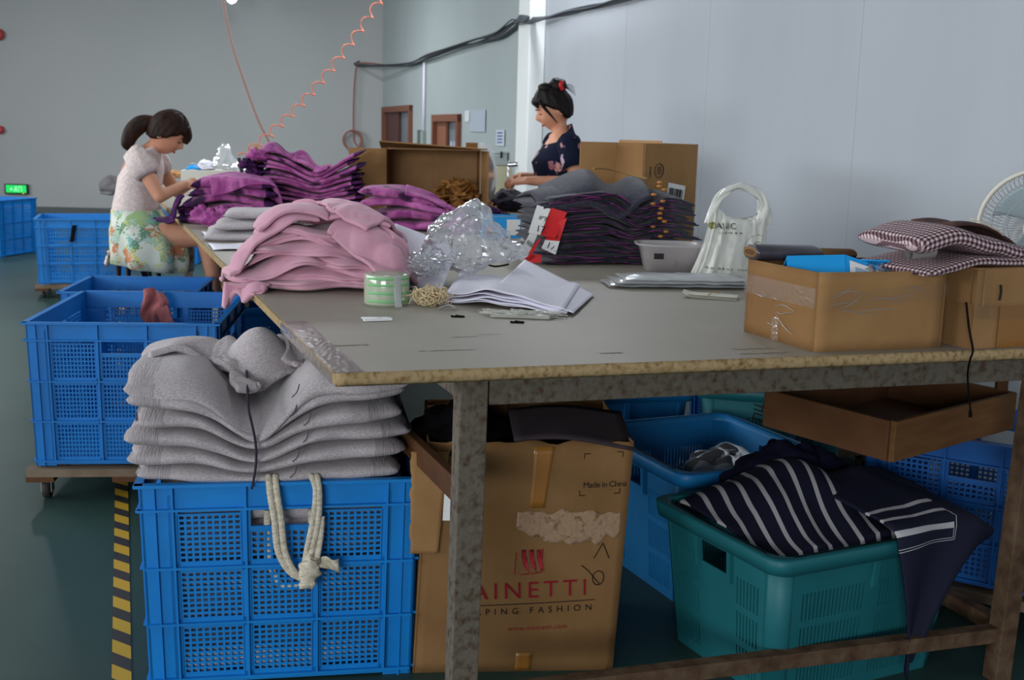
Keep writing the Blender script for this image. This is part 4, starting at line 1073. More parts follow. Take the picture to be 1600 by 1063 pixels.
# right heap
rb_ = P(655, 362, ZT)
for i in range(4):
    def zf(x, y, i=i): return i * .048 * (1 - .5 * max(0, x / .3)) + .012 * sin(x * 10 + i)
    garment('purple_blouse', 'purple printed blouse, %s up in the slumped heap right of the pink sweaters' % onames[i], 'clothing', (rb_.x - .03 * i, rb_.y + .17, ZT), radians(-8 + 3 * i), .52 - .04 * i, .36, .052, M_purp if i % 2 else M_purp2, 200 + i * 2.3, zf, None, 'purple garments in the slumped heap', nx=60, nc=26, wr=.018, edge=.03, k=6, lips=2, endp=4)
HR = Heap((rb_.x, rb_.y + .17, ZT), radians(-6))
for o_ in [o for o in COL.objects if o.name.startswith('purple_blouse') and o.type == 'MESH' and abs(o.location.x - rb_.x) < .14 and not o.modifiers]: HR.add_obj(o_)
settle(HR, 'purple_blouse', 'purple blouse spilling down the right of the slumped heap beside the crumpled bag', 'clothing', M_purp, .18, -.07, -.6, .36, .28, (.66, .75), 51, 'purple garments in the slumped heap', thick=.010, bump=.07, bend=.03, n=46)
settle(HR, 'purple_blouse', 'purple blouse lying loose over the slumped heap', 'clothing', M_purp2, .02, -.03, .2, .34, .28, (.7, .8), 52, 'purple garments in the slumped heap', thick=.010, bump=.06, bend=.03, n=44)
for k, (u, v, rx) in enumerate(((722, 352, .12), (752, 346, .13), (800, 330, .16))):
    p = P(u, v, ZT); crumple('dark_blouse', ['dark purple blouse dropped in front of the bronze heap', 'dark purple blouse beside the small blue carton', 'dark garment lying under the standing woman\'s hands'][k], 'clothing', (p.x, p.y + .05, ZT), k, rx, .13, .05 + .035 * (k == 2), M_pdark if k < 2 else M_dpurp, 27 + k * 2.2, amp=.5, k=2.0)

# charcoal stack with purple edging, the big one at the right
db = P(948, 414, ZT); ND = 14; DY = radians(13)


def dt(x): return .0222 - .0050 * exp(-((x - .06) / .07) ** 2) - .0035 * max(0, x / .3) ** 2 - .0035 * max(0, -x / .3)


for i in range(ND):
    def zf(x, y, i=i): return i * dt(x) * .95 + .010 * sin(x * 8 + i * .25) * (i / ND) - (.05 * (y / .2) ** 2 * (i > 12))
    garment('charcoal_blouse', 'charcoal garment edged in purple, %s up in the big dark stack with red tags' % onames[i], 'clothing', (db.x + .016 * sin(i * 2.7), db.y + .19, ZT), DY + radians(1.5 * sin(i * 1.7)), .585 + .03 * sin(i * 4.1), .38, .025, M_dpurp, 240 + i * 1.7, zf, dt, 'charcoal garments in the big dark stack', nx=70, nc=24, wr=.010, edge=.022, k=9, lips=2, cuff=.10, cuffm=M_dark, endp=30)
    hem_ = [p for p in COL.objects if p.name.startswith('charcoal_blouse')][-1]
    for q0, q1 in ((-.26, -.06), (-.03, .10), (.12, .22)):
        pts_ = [Vector((q0 + (q1 - q0) * f, -.189 - .004 * sin(f * 9 + i), zf(q0 + (q1 - q0) * f, -.18) + .010 + .010 * noise.noise(Vector((f * 2.2 + i * 3.1, q0 * 9, i * 1.7))))) for f in np.linspace(0, 1, 14)]
        MB().tube(pts_, lambda f: .0006 + .0026 * max(0, noise.noise(Vector((f * 5 + q0 * 7, i * 2.9, .5))) + .25), 5).obj('purple_hem', mat('purple_satin', (116, 48, 106), .5), hem_, True)
dR = Matrix.Rotation(DY, 3, 'Z')
dbo = Vector((db.x, db.y + .19, ZT))


def topz(x, y): 
    f = max(0, min(1, (y + .23) / .10))
    return ND * dt(x) * .95 + .012 + .03 * exp(-((x + .02) / .14) ** 2) * f


b = MB(); b.grid(lambda a, c: dbo + dR @ Vector((-.22 + a * .40 - .07 * (1 - c), -.198 + c * .37, topz(-.22 + a * .40, -.2 + c * .37) - .075 * (1 - c) ** 3 * (.5 + .5 * sin(a * pi)) + .006 * wrinkle(a, c, 4, 3) - .030 * (1 - a) ** 2 + .020 * c)), 40, 30, .012)
o = b.obj('charcoal_blouse', M_dark, None, True); tag(o, 'plain charcoal panel draped over the top of the big dark stack', 'clothing', 'charcoal garments in the big dark stack')
b = MB(); b.tube(sm([dbo + dR @ Vector((-.05 + .16 * t, .0 + .10 * sin(t * 2), topz(0, 0) + .036 + .008 * sin(t * 3) - .02 * t)) for t in np.linspace(0, 1.4, 8)], 30), .004, 6); b.obj('piping', mat('tan_piping', (150, 116, 70), .8), o, True).parent = None
bpy.data.objects['piping'].parent = o
rng = random.Random(3)
for k in range(13):
    f = k / 12; x = .15 - .03 * f + .035 * rng.random(); z = .10 + f * .20 + .01 * rng.random()
    b = MB(); c_ = dbo + dR @ Vector((x + .02 * sin(k * 2.6), -.186 - .004 * rng.random(), z)); R = []
    for j in range(7):
        R.append([c_ + Vector((sin(pi * j / 6) * cos(2 * pi * i / 10) * .011, sin(pi * j / 6) * sin(2 * pi * i / 10) * .007, cos(pi * j / 6) * .006)) for i in range(10)])
    b.rings(R); o = b.obj('amber_toggle', M_btn, None, True); tag(o, 'amber toggles down the right front of the big dark stack', 'toggle', 'amber toggles on the dark stack')
# red swing tags with white price strips
tg = thing('swing_tags', '', 'tag', (0, 0, 0)); bpy.data.objects.remove(tg)
TD = [((852, 322), (886, 332), (868, 372), (838, 366), 1, 'uppermost red swing tag on the dark stack'), ((862, 352), (886, 340), (868, 398), (846, 388), 1, 'red swing tag with a white price strip below, on the dark stack'),
      ((838, 345), (852, 340), (820, 412), (808, 402), 0, 'long white price tag hanging lowest on the dark stack'), ((838, 378), (846, 372), (826, 408), (820, 404), 1, 'narrow red tag edge beside the long white price tag'), ((828, 398), (846, 398), (846, 410), (824, 411), 1, 'red tag lying on the table under the dark stack')]
M_rtag = mat('red_card', (204, 34, 40), .5)
for k, (a_, b_, c_, d_, red, lab) in enumerate(TD):
    yy = db.y - .100 - .012 * k
    pts = [PY(*q_, yy + (.04 if i < 2 else 0)) for i, q_ in enumerate((a_, b_, c_, d_))]
    t = thing('swing_tag', lab, 'tag', pts[3], 0, 'swing tags on the dark stack'); lc = [p - pts[3] for p in pts]
    bil = lambda a, c: lc[3].lerp(lc[2], a).lerp(lc[0].lerp(lc[1], a), c)
    MB().grid(lambda a, c: bil(a, c) + Vector((0, .006 * sin(c * 3), 0)), 4, 6, .0012).obj('card', M_rtag if red else M_label, t)
    if red and k < 2:
        MB().grid(lambda a, c: bil(a * (.62 if k == 0 else 1.0), .0 + c * (.98 if k == 0 else .36)) + Vector((0, -.002, 0)) + (bil(0, 0) - bil(1, 0)) * (.42 if k == 0 else 0) * (1), 3, 5, .0012).obj('price_strip', M_label, t)
    nx_ = (lc[2] - lc[3]).normalized(); ny_ = (lc[0] - lc[3]).normalized()
    if k < 3:
        o_ = bil(.2, .1) + Vector((0, -.0045, 0)) + ((bil(0, 0) - bil(1, 0)) * .3 if k == 0 else Vector((0, 0, 0)))
        text('price', '17.', .034 if k < 2 else .022, o_, nx_, ny_, M_ink, t, ex=.0002)
        q = MB(); rr = random.Random(k)
        for j in range(7): q.bar(o_ + ny_ * .045 + nx_ * (.004 * j), o_ + ny_ * .06 + nx_ * (.004 * j), .002, .0004, up=(0, 1, 0))
        q.obj('barcode', M_ink, t)

# bronze satin heap in front of the open carton
gb = P(706, 337, ZT); rng = random.Random(5)
for k in range(80):
    a_ = rng.uniform(0, 6.28); rr_ = rng.random() ** .6; x, y = .02 + .21 * rr_ * cos(a_), -.04 + .14 * rr_ * sin(a_); z = .02 + .17 * (1 - rr_ ** 2) * rng.uniform(.5, 1)
    L = rng.uniform(.07, .12); ph = rng.uniform(0, 6.28); tl_ = rng.uniform(-.7, .7); b = MB()
    Rm = Matrix.Rotation(ph, 3, 'Z') @ Matrix.Rotation(tl_, 3, 'Y') @ Matrix.Rotation(rng.uniform(-.6, .6), 3, 'X')
    b.grid(lambda p, q_: Rm @ Vector(((p - .5) * L, (q_ - .5) * .05 * sin(pi * (.08 + .84 * p)) , .012 * sin(p * 5) + .010 * cos(q_ * 6))), 7, 4, .003)
    o = b.obj('satin_scrap', M_gold, None, True, (gb.x + x, gb.y + .08 + y, ZT + z)); tag(o, 'bronze satin leaf scrap in the heap before the open carton', 'scrap', 'bronze satin scraps')

# ------------------------------------------------------------------ cartons on the table
# open carton lying on its side
oc = P(676, 336, ZT); oy = radians(4)
t = thing('open_carton', 'brown carton lying on its side, open towards the camera, behind the bronze heap', 'box', (oc.x, oc.y, ZT), oy)
ow, oh, od = .52, .36, .42
for nm, c, dd in (('back_panel', (-ow / 4, od, oh / 2), (ow / 2 - .002, .006, oh)), ('back_panel', (ow / 4, od, oh / 2), (ow / 2 - .002, .006, oh)), ('left_panel', (-ow / 2, od / 2, oh / 2), (.006, od, oh)), ('right_panel', (ow / 2, od / 2, oh / 2), (.006, od, oh)), ('top_panel', (0, od / 2, oh), (ow, od, .006)), ('bottom_panel', (0, od / 2, .003), (ow, od, .006))):
    MB().box(c, dd).obj(nm, M_cardin if 'back' in nm else M_card, t)
MB().grid(lambda a, b: Vector((-ow / 2 - .004 - a * .20, -.01 * a, b * oh)), 3, 3, .006).obj('flap', M_card, t)
MB().grid(lambda a, b: Vector((-ow / 2 - .03 + a * (ow + .06), -b * .20, oh + .035 * b + .004 - .03 * a * b)), 6, 4, .006).obj('flap', M_card, t)
MB().grid(lambda a, b: Vector((ow / 2 + .004 + a * .03, -a * .2, b * oh)), 3, 3, .006).obj('flap', M_card, t)
bs = PY(737, 240, oc.y + .5); b = MB(); b.bar(Vector((bs.x, bs.y, ZT)), Vector((bs.x, bs.y, PY(737, 223, bs.y).z)), .07, .02, up=(0, 1, 0)); tag(b.obj('wood_strip', M_wood), 'narrow brown board standing behind the open carton', 'board')
# clear curled sheet standing beside it
cs = P(757, 330, ZT); b = MB(); b.grid(lambda a, c: Vector((-.04 + .11 * sin(a * pi * .8) * (1 - .5 * (2 * c - 1) ** 2), .12 - .24 * a, .40 * c)), 16, 14)
tag(b.obj('clear_sheet', M_film2, None, True, cs), 'curled clear plastic sheet standing right of the open carton', 'plastic sheet')
# opened-out carton behind the dark stack
kc = PY(1000, 385, 4.95); kc.z = ZT; kr = PY(1082, 380, 5.22); kl = PY(957, 383, 5.14)
kh = PY(1000, 224, 4.95).z - ZT
t = thing('standing_carton', 'tall carton with round stamp and barcode label behind the big dark stack', 'box', kc, 0)
er = (kr - kc); er.z = 0; el = kl - kc; el.z = 0


def panel(nm, p, d, w0, w1, m=M_card, h0=0, h1=None):
    h1 = h1 or kh; q = MB(); q.bar(p + d.normalized() * (w0 + .001) + Vector((0, 0, (h0 + h1) / 2)), p + d.normalized() * (w1 - .001) + Vector((0, 0, (h0 + h1) / 2)), .006, h1 - h0); return q.obj(nm, m, t)


Z0 = Vector((0, 0, 0)); rl = er.length; ll = el.length
panel('front_panel', Z0, er, 0, rl * .5); panel('front_panel', Z0, er, rl * .5, rl)
panel('side_panel', Z0, el, 0, ll, M_card2)  # turned face wears the darker copy, its shade painted in
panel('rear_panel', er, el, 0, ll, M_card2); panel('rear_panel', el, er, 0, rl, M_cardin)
fl_ = PY(901, 380, 5.1) - kc; fl_.z = 0
panel('flap', el, fl_ - el, 0, (fl_ - el).length, M_card)
panel('flap', el * .9 + Vector((0, .02, 0)), er * .4 - el, 0, ll * .9, M_cardin, kh - .0, kh + .012)
nr = Vector((er.y, -er.x, 0)).normalized(); en = er.normalized()
q = MB(); c_ = en * (rl * .27) + nr * .0045 + Vector((0, 0, kh - .115)); R_ = [c_ + en * cos(a_) * .030 + Vector((0, 0, .030 * sin(a_))) for a_ in np.linspace(0, 2 * pi, 28)[:-1]]; q.tube(R_, .0026, 6, close=True, flat=.5); q.obj('stamp_ring', M_ink, t)
text('stamp', '奇', .038, c_ - en * .0185 - Vector((0, 0, .013)), en, (0, 0, 1), M_ink, t)
text('stamp', '中国制造', .012, c_ - en * .056 + Vector((0, 0, .03)) - Vector((0, 0, .06)), (0, 0, 1), -en, M_ink, t)
ct_ = MB(); lbp = en * (rl * .42) + nr * .005 + Vector((0, 0, kh - .265)); ex_ = (en + Vector((0, 0, -.14))).normalized(); ez_ = (Vector((0, 0, 1)) + en * .14).normalized()
ct_.grid(lambda a, b: lbp + ex_ * (a * .125) + ez_ * (b * .10), 2, 2, .0006); ct_.obj('barcode_label', M_label, t)
q = MB(); rr = random.Random(9); x = .01
while x < .112:
    w_ = rr.choice((.0015, .003, .0045)); q.bar(lbp + ex_ * x + ez_ * .02 + nr * .001, lbp + ex_ * x + ez_ * .08 + nr * .001, w_, .0005, up=nr); x += w_ + rr.choice((.0015, .003))
q.obj('barcode', M_ink, t)
# near open carton with the blue box in it
a_, b_, c_ = P(1162, 518, ZT), P(1271, 551, ZT), P(1470, 543, ZT)
by = math.atan2((c_ - b_).y, (c_ - b_).x); wA, dA = (c_ - b_).length, (a_ - b_).length; hA = .180
u1 = (c_ - b_).normalized(); u2 = (a_ - b_).normalized()
t = thing('open_box', 'open taped brown carton near the table front, with a blue packet and black roll', 'box', b_, 0)


def bpan(nm, p, d, L, m=M_card, h=hA, lean=Vector((0, 0, 0))):
    d = d.normalized(); n = Vector((d.y, -d.x, 0)); q = MB()
    q.grid(lambda a, c: p + d * (a * L) + lean * c + Vector((0, 0, c * h)) + n * .004 * sin(pi * a) * c, 10, 6, .005); return q.obj(nm, m, t, True)


bpan('front_panel', Vector((0, 0, 0)), u1, wA)
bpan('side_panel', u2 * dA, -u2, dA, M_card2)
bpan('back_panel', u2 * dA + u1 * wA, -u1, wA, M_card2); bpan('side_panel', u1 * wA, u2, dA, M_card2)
MB().prism([tuple((u1 * x + u2 * y).xy) for x, y in ((.004, .004), (wA - .004, .004), (wA - .004, dA - .004), (.004, dA - .004))], .001, .006).obj('bottom', M_card2, t)
n1 = Vector((u1.y, -u1.x, 0)); n2 = Vector((-u2.y, u2.x, 0))
M_ctape = film('clear_packing_tape', (160, 124, 84), clear=.93, rough=.25, gleam=.012, fres=.2)
MB().grid(lambda a, c: u1 * (a * wA * .98) + n1 * (.0055 + .004 * sin(pi * a) * (.55 + .3 * c) + .0006 * abs(noise.noise(Vector((a * 12, c * 5, 2))))) + Vector((.009, 0, hA * (.50 + .22 * c + .16 * a))), 50, 8).obj('clear_tape', M_ctape, t)
MB().grid(lambda a, c: u2 * (a * dA) + n2 * (.0065 + .0006 * abs(noise.noise(Vector((a * 14, c * 6, 7))))) + Vector((0, 0, hA * (.55 + .25 * c))), 40, 8).obj('clear_tape', M_ctape, t)
MB().grid(lambda a, c: u2 * (dA * (.46 + .10 * a)) + n2 * (.0065 + .0012 * abs(noise.noise(Vector((a * 9, c * 9, 1))))) + Vector((0, 0, hA * (.02 + .30 * c))), 10, 20).obj('clear_tape', M_ctape, t)
MB().grid(lambda a, c: u2 * (dA * (1.0 - .12 * a)) + n2 * (.0065 + .0012 * abs(noise.noise(Vector((a * 9, c * 9, 4))))) + Vector((0, 0, hA * (.40 + .5 * c))), 10, 20).obj('clear_tape', M_ctape, t)
rng = random.Random(12)  # pale film ridges put in as glare streaks along the creased tape
for k in range(9):
    x0_, z0_, L_ = rng.uniform(.02, wA - .12), rng.uniform(.07, .14), rng.uniform(.05, .14); sl = rng.uniform(-.1, .5)
    MB().tube(sm([u1 * (x0_ + L_ * f) + n1 * (.0075 + .005 * sin(pi * (x0_ + L_ * f) / wA) * .8) + Vector((0, 0, z0_ + sl * L_ * f + .006 * sin(f * 4 + k))) for f in np.linspace(0, 1, 5)], 16), lambda f: .0011 * sin(pi * (.05 + .9 * f)), 5).obj('tape_glint_crease', M_crk, t, True)
for k in range(6):
    y0_, z0_, L_ = rng.uniform(.0, dA - .1), rng.uniform(.02, .15), rng.uniform(.04, .09); sl = rng.uniform(-.6, .6)
    MB().tube(sm([u2 * (y0_ + L_ * f) + n2 * .0078 + Vector((0, 0, max(.01, z0_ + sl * L_ * f + .004 * sin(f * 5 + k)))) for f in np.linspace(0, 1, 5)], 16), lambda f: .0011 * sin(pi * (.05 + .9 * f)), 5).obj('tape_glint_crease', M_crk, t, True)
bx = lambda x, y, z: b_ + u1 * x + u2 * y + Vector((0, 0, z))
M_sky = mat('sky_blue_card', (20, 150, 222), .5, spec=.4)
t2 = thing('blue_packet', 'bright blue card packet with a white label inside the near open carton', 'box', bx(.0, .0, 0), 0)
o0 = bx(0, 0, 0)
B0 = bx(.015, .13, .10) - o0; B1 = bx(.235, .045, .10) - o0
dirb = (B1 - B0); nb = Vector((-dirb.y, dirb.x, 0)).normalized()
mid_ = B0.lerp(B1, .56)
for nm, p0, p1, z0, z1 in (('front_face', B0, mid_, .198, .205), ('front_face', mid_ + dirb * .004, B1, .205, .172)):
    q = MB(); q.grid(lambda a, c: p0.lerp(p1, a) + nb * .05 * c + Vector((0, 0, -.09 * (1 - c) + (z0 * (1 - a) + z1 * a - .10))), 6, 3, .004); q.obj(nm, M_sky, t2)
q = MB(); q.grid(lambda a, c: B0.lerp(B1, .60 + a * .36) + nb * (.05 * (.42 + .46 * c)) - nb * .006 + Vector((0, 0, -.09 * (1 - (.42 + .46 * c)) + (.205 * (1 - (.1 + a * .82)) + .172 * (.1 + a * .82)) - .10 + .0022)), 4, 2, .001); q.obj('label', M_label, t2)
q = MB(); q.grid(lambda a, c: B0.lerp(B1, .65 + a * .27) + nb * (.05 * (.55 + .2 * c)) - nb * .007 + Vector((0, 0, -.09 * (1 - (.55 + .2 * c)) + (.205 * (1 - (.2 + a * .62)) + .172 * (.2 + a * .62)) - .10 + .0036)), 4, 2, .0006); q.obj('label_frame', mat('pale_blue', (150, 180, 206), .6), t2)
q = MB(); q.grid(lambda a, c: B0.lerp(B1, a) + nb * (.05 + .10 * c) + Vector((0, 0, .095 - .06 * c)), 4, 2, .004); q.obj('rear_face', M_sky, t2)
p = bx(.225, .12, .105); crumple('clear_bag', 'crumpled clear bag beside the blue packet in the near carton', 'plastic bag', p, .3, .055, .05, .055, M_film2, 8.8, amp=.4, k=2.6, nu=40, nv=26)
# black film roll across the back rim
r0 = bx(-.005, dA - .015, hA + .018); r1 = bx(wA * .80, dA - .02, hA + .012)
t = thing('film_roll', 'flattened black film roll on a brown core across the back of the near carton', 'roll', r0, 0); d_ = r1 - r0; dn = d_.normalized(); sd = Vector((-dn.y, dn.x, 0))


def oval(f, a, b): return [d_ * f + sd * (a * cos(x)) + Vector((0, 0, b * sin(x))) for x in np.linspace(0, 2 * pi, 25)[:-1]]


MB().rings([oval(0, .030, .011), oval(0, .034, .017), oval(.02, .038, .020), oval(.3, .038, .019), oval(.6, .037, .019), oval(.66, .030, .014)], cap=False).obj('black_film', mat('black_film', (74, 70, 78), .3, (60, 58, 66), 14, spec=.5), t, True)
MB().rings([oval(-.004, .024, .007), oval(-.004, .031, .013), oval(1, .030, .012), oval(1, .026, .008)], cap=False).obj('card_core', M_card2, t, True)
MB().rings([oval(0, .025, .008), oval(.03, .022, .006)]).obj('core_hollow', M_darkw, t)
# second carton at the right edge, with flaps taped down
e_ = P(1516, 546, ZT); f_ = P(1474, 540, ZT); f_ = e_ + (f_ - e_) * 1.0
g_ = P(1640, 537, ZT); v1 = (g_ - e_).normalized(); v2 = Vector((-v1.y, v1.x, 0)); v2 = (v2 + v1 * -.02).normalized()
w2, d2, h2 = .40, .27, .185
t = thing('taped_carton', 'closed brown carton at the right end of the table under the gingham bundle', 'box', e_, 0)


def cpan(nm, p, d, L, h0, h1, off=0, m=M_card):
    d = d.normalized(); n = Vector((d.y, -d.x, 0)); q = MB(); q.grid(lambda a, c: p + d * (a * L) + n * off + Vector((0, 0, h0 + c * (h1 - h0))), 8, 5, .005); return q.obj(nm, m, t)


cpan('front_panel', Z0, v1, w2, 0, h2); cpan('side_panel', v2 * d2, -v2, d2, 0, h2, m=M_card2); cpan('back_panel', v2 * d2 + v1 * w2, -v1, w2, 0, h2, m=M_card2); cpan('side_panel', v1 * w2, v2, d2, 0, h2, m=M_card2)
cpan('front_flap', v1 * .02, v1, w2 - .02, .100, h2 + .003, .007); cpan('side_flap', v2 * (d2 - .01), -v2, d2 - .02, .105, h2 + .003, .007, M_card2)
MB().prism([tuple((v1 * x + v2 * y).xy) for x, y in ((0, 0), (w2, 0), (w2, d2), (0, d2))], h2 - .002, h2 + .004).obj('top_panel', M_card, t)
vn1 = Vector((v1.y, -v1.x, 0))
MB().grid(lambda a, c: v1 * (-.012 + a * .05) + vn1 * (.012 + .002 * abs(noise.noise(Vector((a * 9, c * 16, 4))))) + Vector((0, 0, h2 * (.4 + .62 * c))), 8, 30).obj('clear_tape', M_ctape, t)
MB().grid(lambda a, c: v1 * (a * w2) + vn1 * (.009 + .0014 * abs(noise.noise(Vector((a * 15, c * 6, 6))))) + Vector((0, 0, h2 * (.36 + .22 * c))), 40, 8).obj('clear_tape', M_ctape, t)
MB().grid(lambda a, c: v1 * (.075 + .10 * a) + vn1 * .006 + Vector((0, 0, .0 + .10 * c)), 3, 3, .0006).obj('packing_tape', M_btape, t)
q = MB(); q.tube(sm([v1 * (.062 + .003 * sin(k)) + vn1 * .013 + Vector((0, 0, h2 - .035 - .012 * k)) for k in range(4)], 14), .003, 6); q.obj('pen_mark', M_ink, t)
q = MB(); q.tube(sm([e_ + Vector((-.02, -.0, .11)), e_ + Vector((-.012, -.012, .05)), e_ + v1 * .0 + Vector((-.006, -.03, .004)), P(1514, 560, ZT - .0) + Vector((0, -.006, -.004)), PY(1512, 590, 2.72), PY(1516, 640, 2.72), PY(1516, 652, 2.72)], 40), lambda f: .0025 + .0022 * (f > .86), 6)
tag(q.obj('black_string', M_black, None, True), 'black string dangling over the table edge from the right hand carton', 'string')

# gingham bundle
def ging(nt, sp, band, ramp):
    a = band(sp.outputs[0], 1, .5); b = band(sp.outputs[1], 1, .5)
    ad = nt.nodes.new('ShaderNodeMath'); ad.operation = 'ADD'; nt.links.new(a, ad.inputs[0]); nt.links.new(b, ad.inputs[1])
    h = nt.nodes.new('ShaderNodeMath'); h.operation = 'MULTIPLY'; h.inputs[1].default_value = .5; nt.links.new(ad.outputs[0], h.inputs[0])
    ramp(h.outputs[0], [(206, 192, 194), (132, 104, 110), (60, 38, 46)])


M_ging = uvmat('brown_gingham', ging)
gt = e_ + v1 * .06 + v2 * .12 + Vector((0, 0, h2 + .008)); gy = math.atan2(v1.y, v1.x)


def gslab(name, label, c, L, Wd, t_, seed, zf, yaw, cs=.0125, **kw):
    b = garment_mesh(L, Wd, lambda x: t_, zf, seed, **kw); n = kw.get('nc', 26)
    arc = []
    for k in range(0, len(b.v), n):
        s = 0
        for j in range(n):
            arc.append((b.v[k + j].x / cs, s / cs)); s += (b.v[k + (j + 1) % n] - b.v[k + j]).length
    o = b.obj(name, M_ging, None, True, c, uv=arc); o.rotation_euler = (0, 0, yaw); return tag(o, label, 'cloth', 'folded gingham cloths')


gslab('gingham_cloth', 'lower brown gingham fold overhanging the near carton', gt + v1 * .0, .42, .26, .026, 5, lambda x, y: -.022 * max(0, -x - .06) / .16 - .004, gy, nx=70, nc=40, wr=.010, edge=.012, k=5, endp=10)
gslab('gingham_cloth', 'upper brown gingham fold rolled open at its left end', gt + v1 * -.01 + Vector((0, 0, .022)), .40, .24, .046, 8, lambda x, y: .02 * exp(-((x + .09) / .06) ** 2) - .04 * max(0, x - .03) / .15, gy + radians(-4), nx=70, nc=40, wr=.010, edge=.01, k=5, endp=14)
b = MB(); b.grid(lambda a, c: gt + v1 * (-.05 + a * .24) + v2 * (-.03 + c * .14 + .03 * a) + Vector((0, 0, .088 + .012 * sin(a * 3) - .055 * a ** 1.6 + .004 * sin(c * 9))), 20, 10, .006)
o = b.obj('brown_cloth', mat('brown_cotton', (84, 58, 54), .9, (74, 50, 47), 30), None, True); tag(o, 'plain brown cloth lying on the gingham folds with a white string', 'cloth')
b = MB(); b.tube(sm([gt + v1 * (.02 + .10 * k / 5) + v2 * (-.01 - .014 * k + .008 * k * k * .3) + Vector((0, 0, .10 - .008 * k))for k in range(6)], 24), .0024, 6); b.obj('white_string', M_rope, o, True)
b = MB(); R = []
for i in range(15):
    f = i / 14; R.append([gt + v1 * (-.212 + .09 * f) + v2 * (-.06 + .02 * f + (.012 + .004 * f) * cos(x)) + Vector((0, 0, .030 + .020 * f * 0 + .018 * sin(x))) for x in np.linspace(0, 2 * pi, 15)[:-1]])
b.rings(R, cap=False); tag(b.obj('grey_lining', mat('grey_lining', (150, 146, 146), .9), None, True), 'grey lining roll showing in the open end of the gingham', 'cloth')

# ------------------------------------------------------------------ small goods on the table
# roll of clear tape with a green printed core
p = P(604, 474, ZT); t = thing('tape_roll', 'thick roll of clear tape with green print standing flat on the table', 'tape', p, .3)
MB().lathe([(.041, 0), (.060, 0), (.0615, .003), (.0615, .079), (.060, .082), (.041, .082)], 48).obj('tape_wall', film('green_tape', (222, 232, 204), clear=.3, rough=.12), t, True)
MB().lathe([(.040, 0), (.040, .082), (.0375, .082), (.0375, 0), (.040, 0)], 40, cap=False).obj('core', mat('core_white', (206, 216, 212), .6, (110, 170, 130), 30, .5, .6), t, True)
for z in (.012, .034, .056, .073):
    b = MB(); b.grid(lambda a, c: Vector((.0618 * cos(-2.7 + a * 4.2), .0618 * sin(-2.7 + a * 4.2), z + (c - .5) * .006)), 30, 1, .0003); b.obj('green_print', mat('green_print', (120, 190, 130), .4), t, True)
MB().grid(lambda a, c: Vector((.0622 * cos(-1.45 + a * .35), .0622 * sin(-1.45 + a * .35) - .02 * (1 - c) ** 4, .082 * c)), 6, 8, .0003).obj('loose_end', M_film, t)
# rubber bands
p = P(672, 476, ZT); rng = random.Random(21); b = MB()
for k in range(95):
    r_ = rng.uniform(.016, .028); c_ = Vector((rng.gauss(0, .02), rng.gauss(0, .016), rng.uniform(.003, .04) * (1))); ax = Vector((rng.gauss(0, .5), rng.gauss(0, .5), 1)).normalized()
    a1 = ax.orthogonal().normalized(); a2 = ax.cross(a1); el_ = rng.uniform(.45, 1)
    path = [c_ + a1 * cos(x) * r_ + a2 * sin(x) * r_ * el_ + ax * .006 * sin(3 * x + k) for x in np.linspace(0, 2 * pi, 15)[:-1]]
    zz = min(q.z for q in path); path = [q - Vector((0, 0, min(0, zz - .001))) for q in path]
    b.tube(path, .0013, 4, close=True)
o = b.obj('rubber_bands', M_band, None, True, p); tag(o, 'small heap of cream rubber bands beside the tape roll', 'rubber bands', None, 'stuff')
# white papers : stack and upright sheet, with a pen scribble
def paper(name, label, pts, bend, seed, th=.0008, grp=None, m=M_white, lift=.0):
    P4 = [P(u, v, ZT) + Vector((0, 0, z)) for u, v, z in pts]
    b = MB(); b.grid(lambda a, c: P4[0].lerp(P4[1], a).lerp(P4[3].lerp(P4[2], a), c) + Vector((0, 0, lift + bend(a, c) + .002 * noise.noise(Vector((a * 3, c * 3, seed))))), 26, 20, th)
    o = b.obj(name, m, None, True); return tag(o, label, 'paper', grp)


for k in range(7):
    r_ = random.Random(k)
    bnd = lambda a, c, k=k: .004 + k * .003 + (.026 * exp(-((a - .30 - .01 * k) / .16) ** 2) * (1 - c) ** .7 + .02 * exp(-((a - .62) / .2) ** 2) * (1 - c)) * (.45 + .09 * k) + .008 * (1 - a) * k * .25
    jx, jy = r_.uniform(-6, 6), r_.uniform(-3, 3)
    if k < 6: paper('paper_sheet', 'white paper sheet of the wavy pile under the crumpled clear bag', [(700 + jx, 474 + jy, 0), (880 + jx, 493 + jy, 0), (905 + jx, 452 + jy, 0), (722 + jx, 440 + jy, 0)], bnd, k, grp='white papers under the clear bag')
    else: paper('paper_sheet', 'top white paper turned outward at the right of the wavy pile', [(770, 474, .0), (896, 495, -.020), (928, 464, -.022), (820, 428, .006)], lambda a, c: .03 + .012 * (1 - a), k)
a_ = PY(612, 448, 3.48); b_ = PY(690, 452, 3.36); c_ = PY(716, 388, 3.60); d_ = PY(617, 349, 3.64)
b = MB(); b.grid(lambda a, c: a_.lerp(b_, a).lerp(d_.lerp(c_, a), c) + Vector((0, .02 * sin(a * 3) * sin(c * 2), 0)), 14, 14, .0008)
o = b.obj('paper_sheet', M_white, None, True); tag(o, 'white paper propped upright against the pink heap with a pen scribble', 'paper')
ux, uy = (b_ - a_), (d_ - a_)
mk = lambda x, y: a_.lerp(b_, x).lerp(d_.lerp(c_, x), y) + Vector((0, .02 * sin(x * 3) * sin(y * 2) - .003, .0))
q = MB(); pts = [(.66, .28), (.95, .44), (.70, .42), (.92, .30)]
for s in ([(.62, .30), (.86, .42)], [(.76, .28), (.74, .46)], [(.66, .40), (.84, .34)], [(.78, .50), (.86, .62), (.98, .70)]):
    q.tube([mk(*x) for x in s], .0012, 5)
q.obj('pen_scribble', M_ink, o)
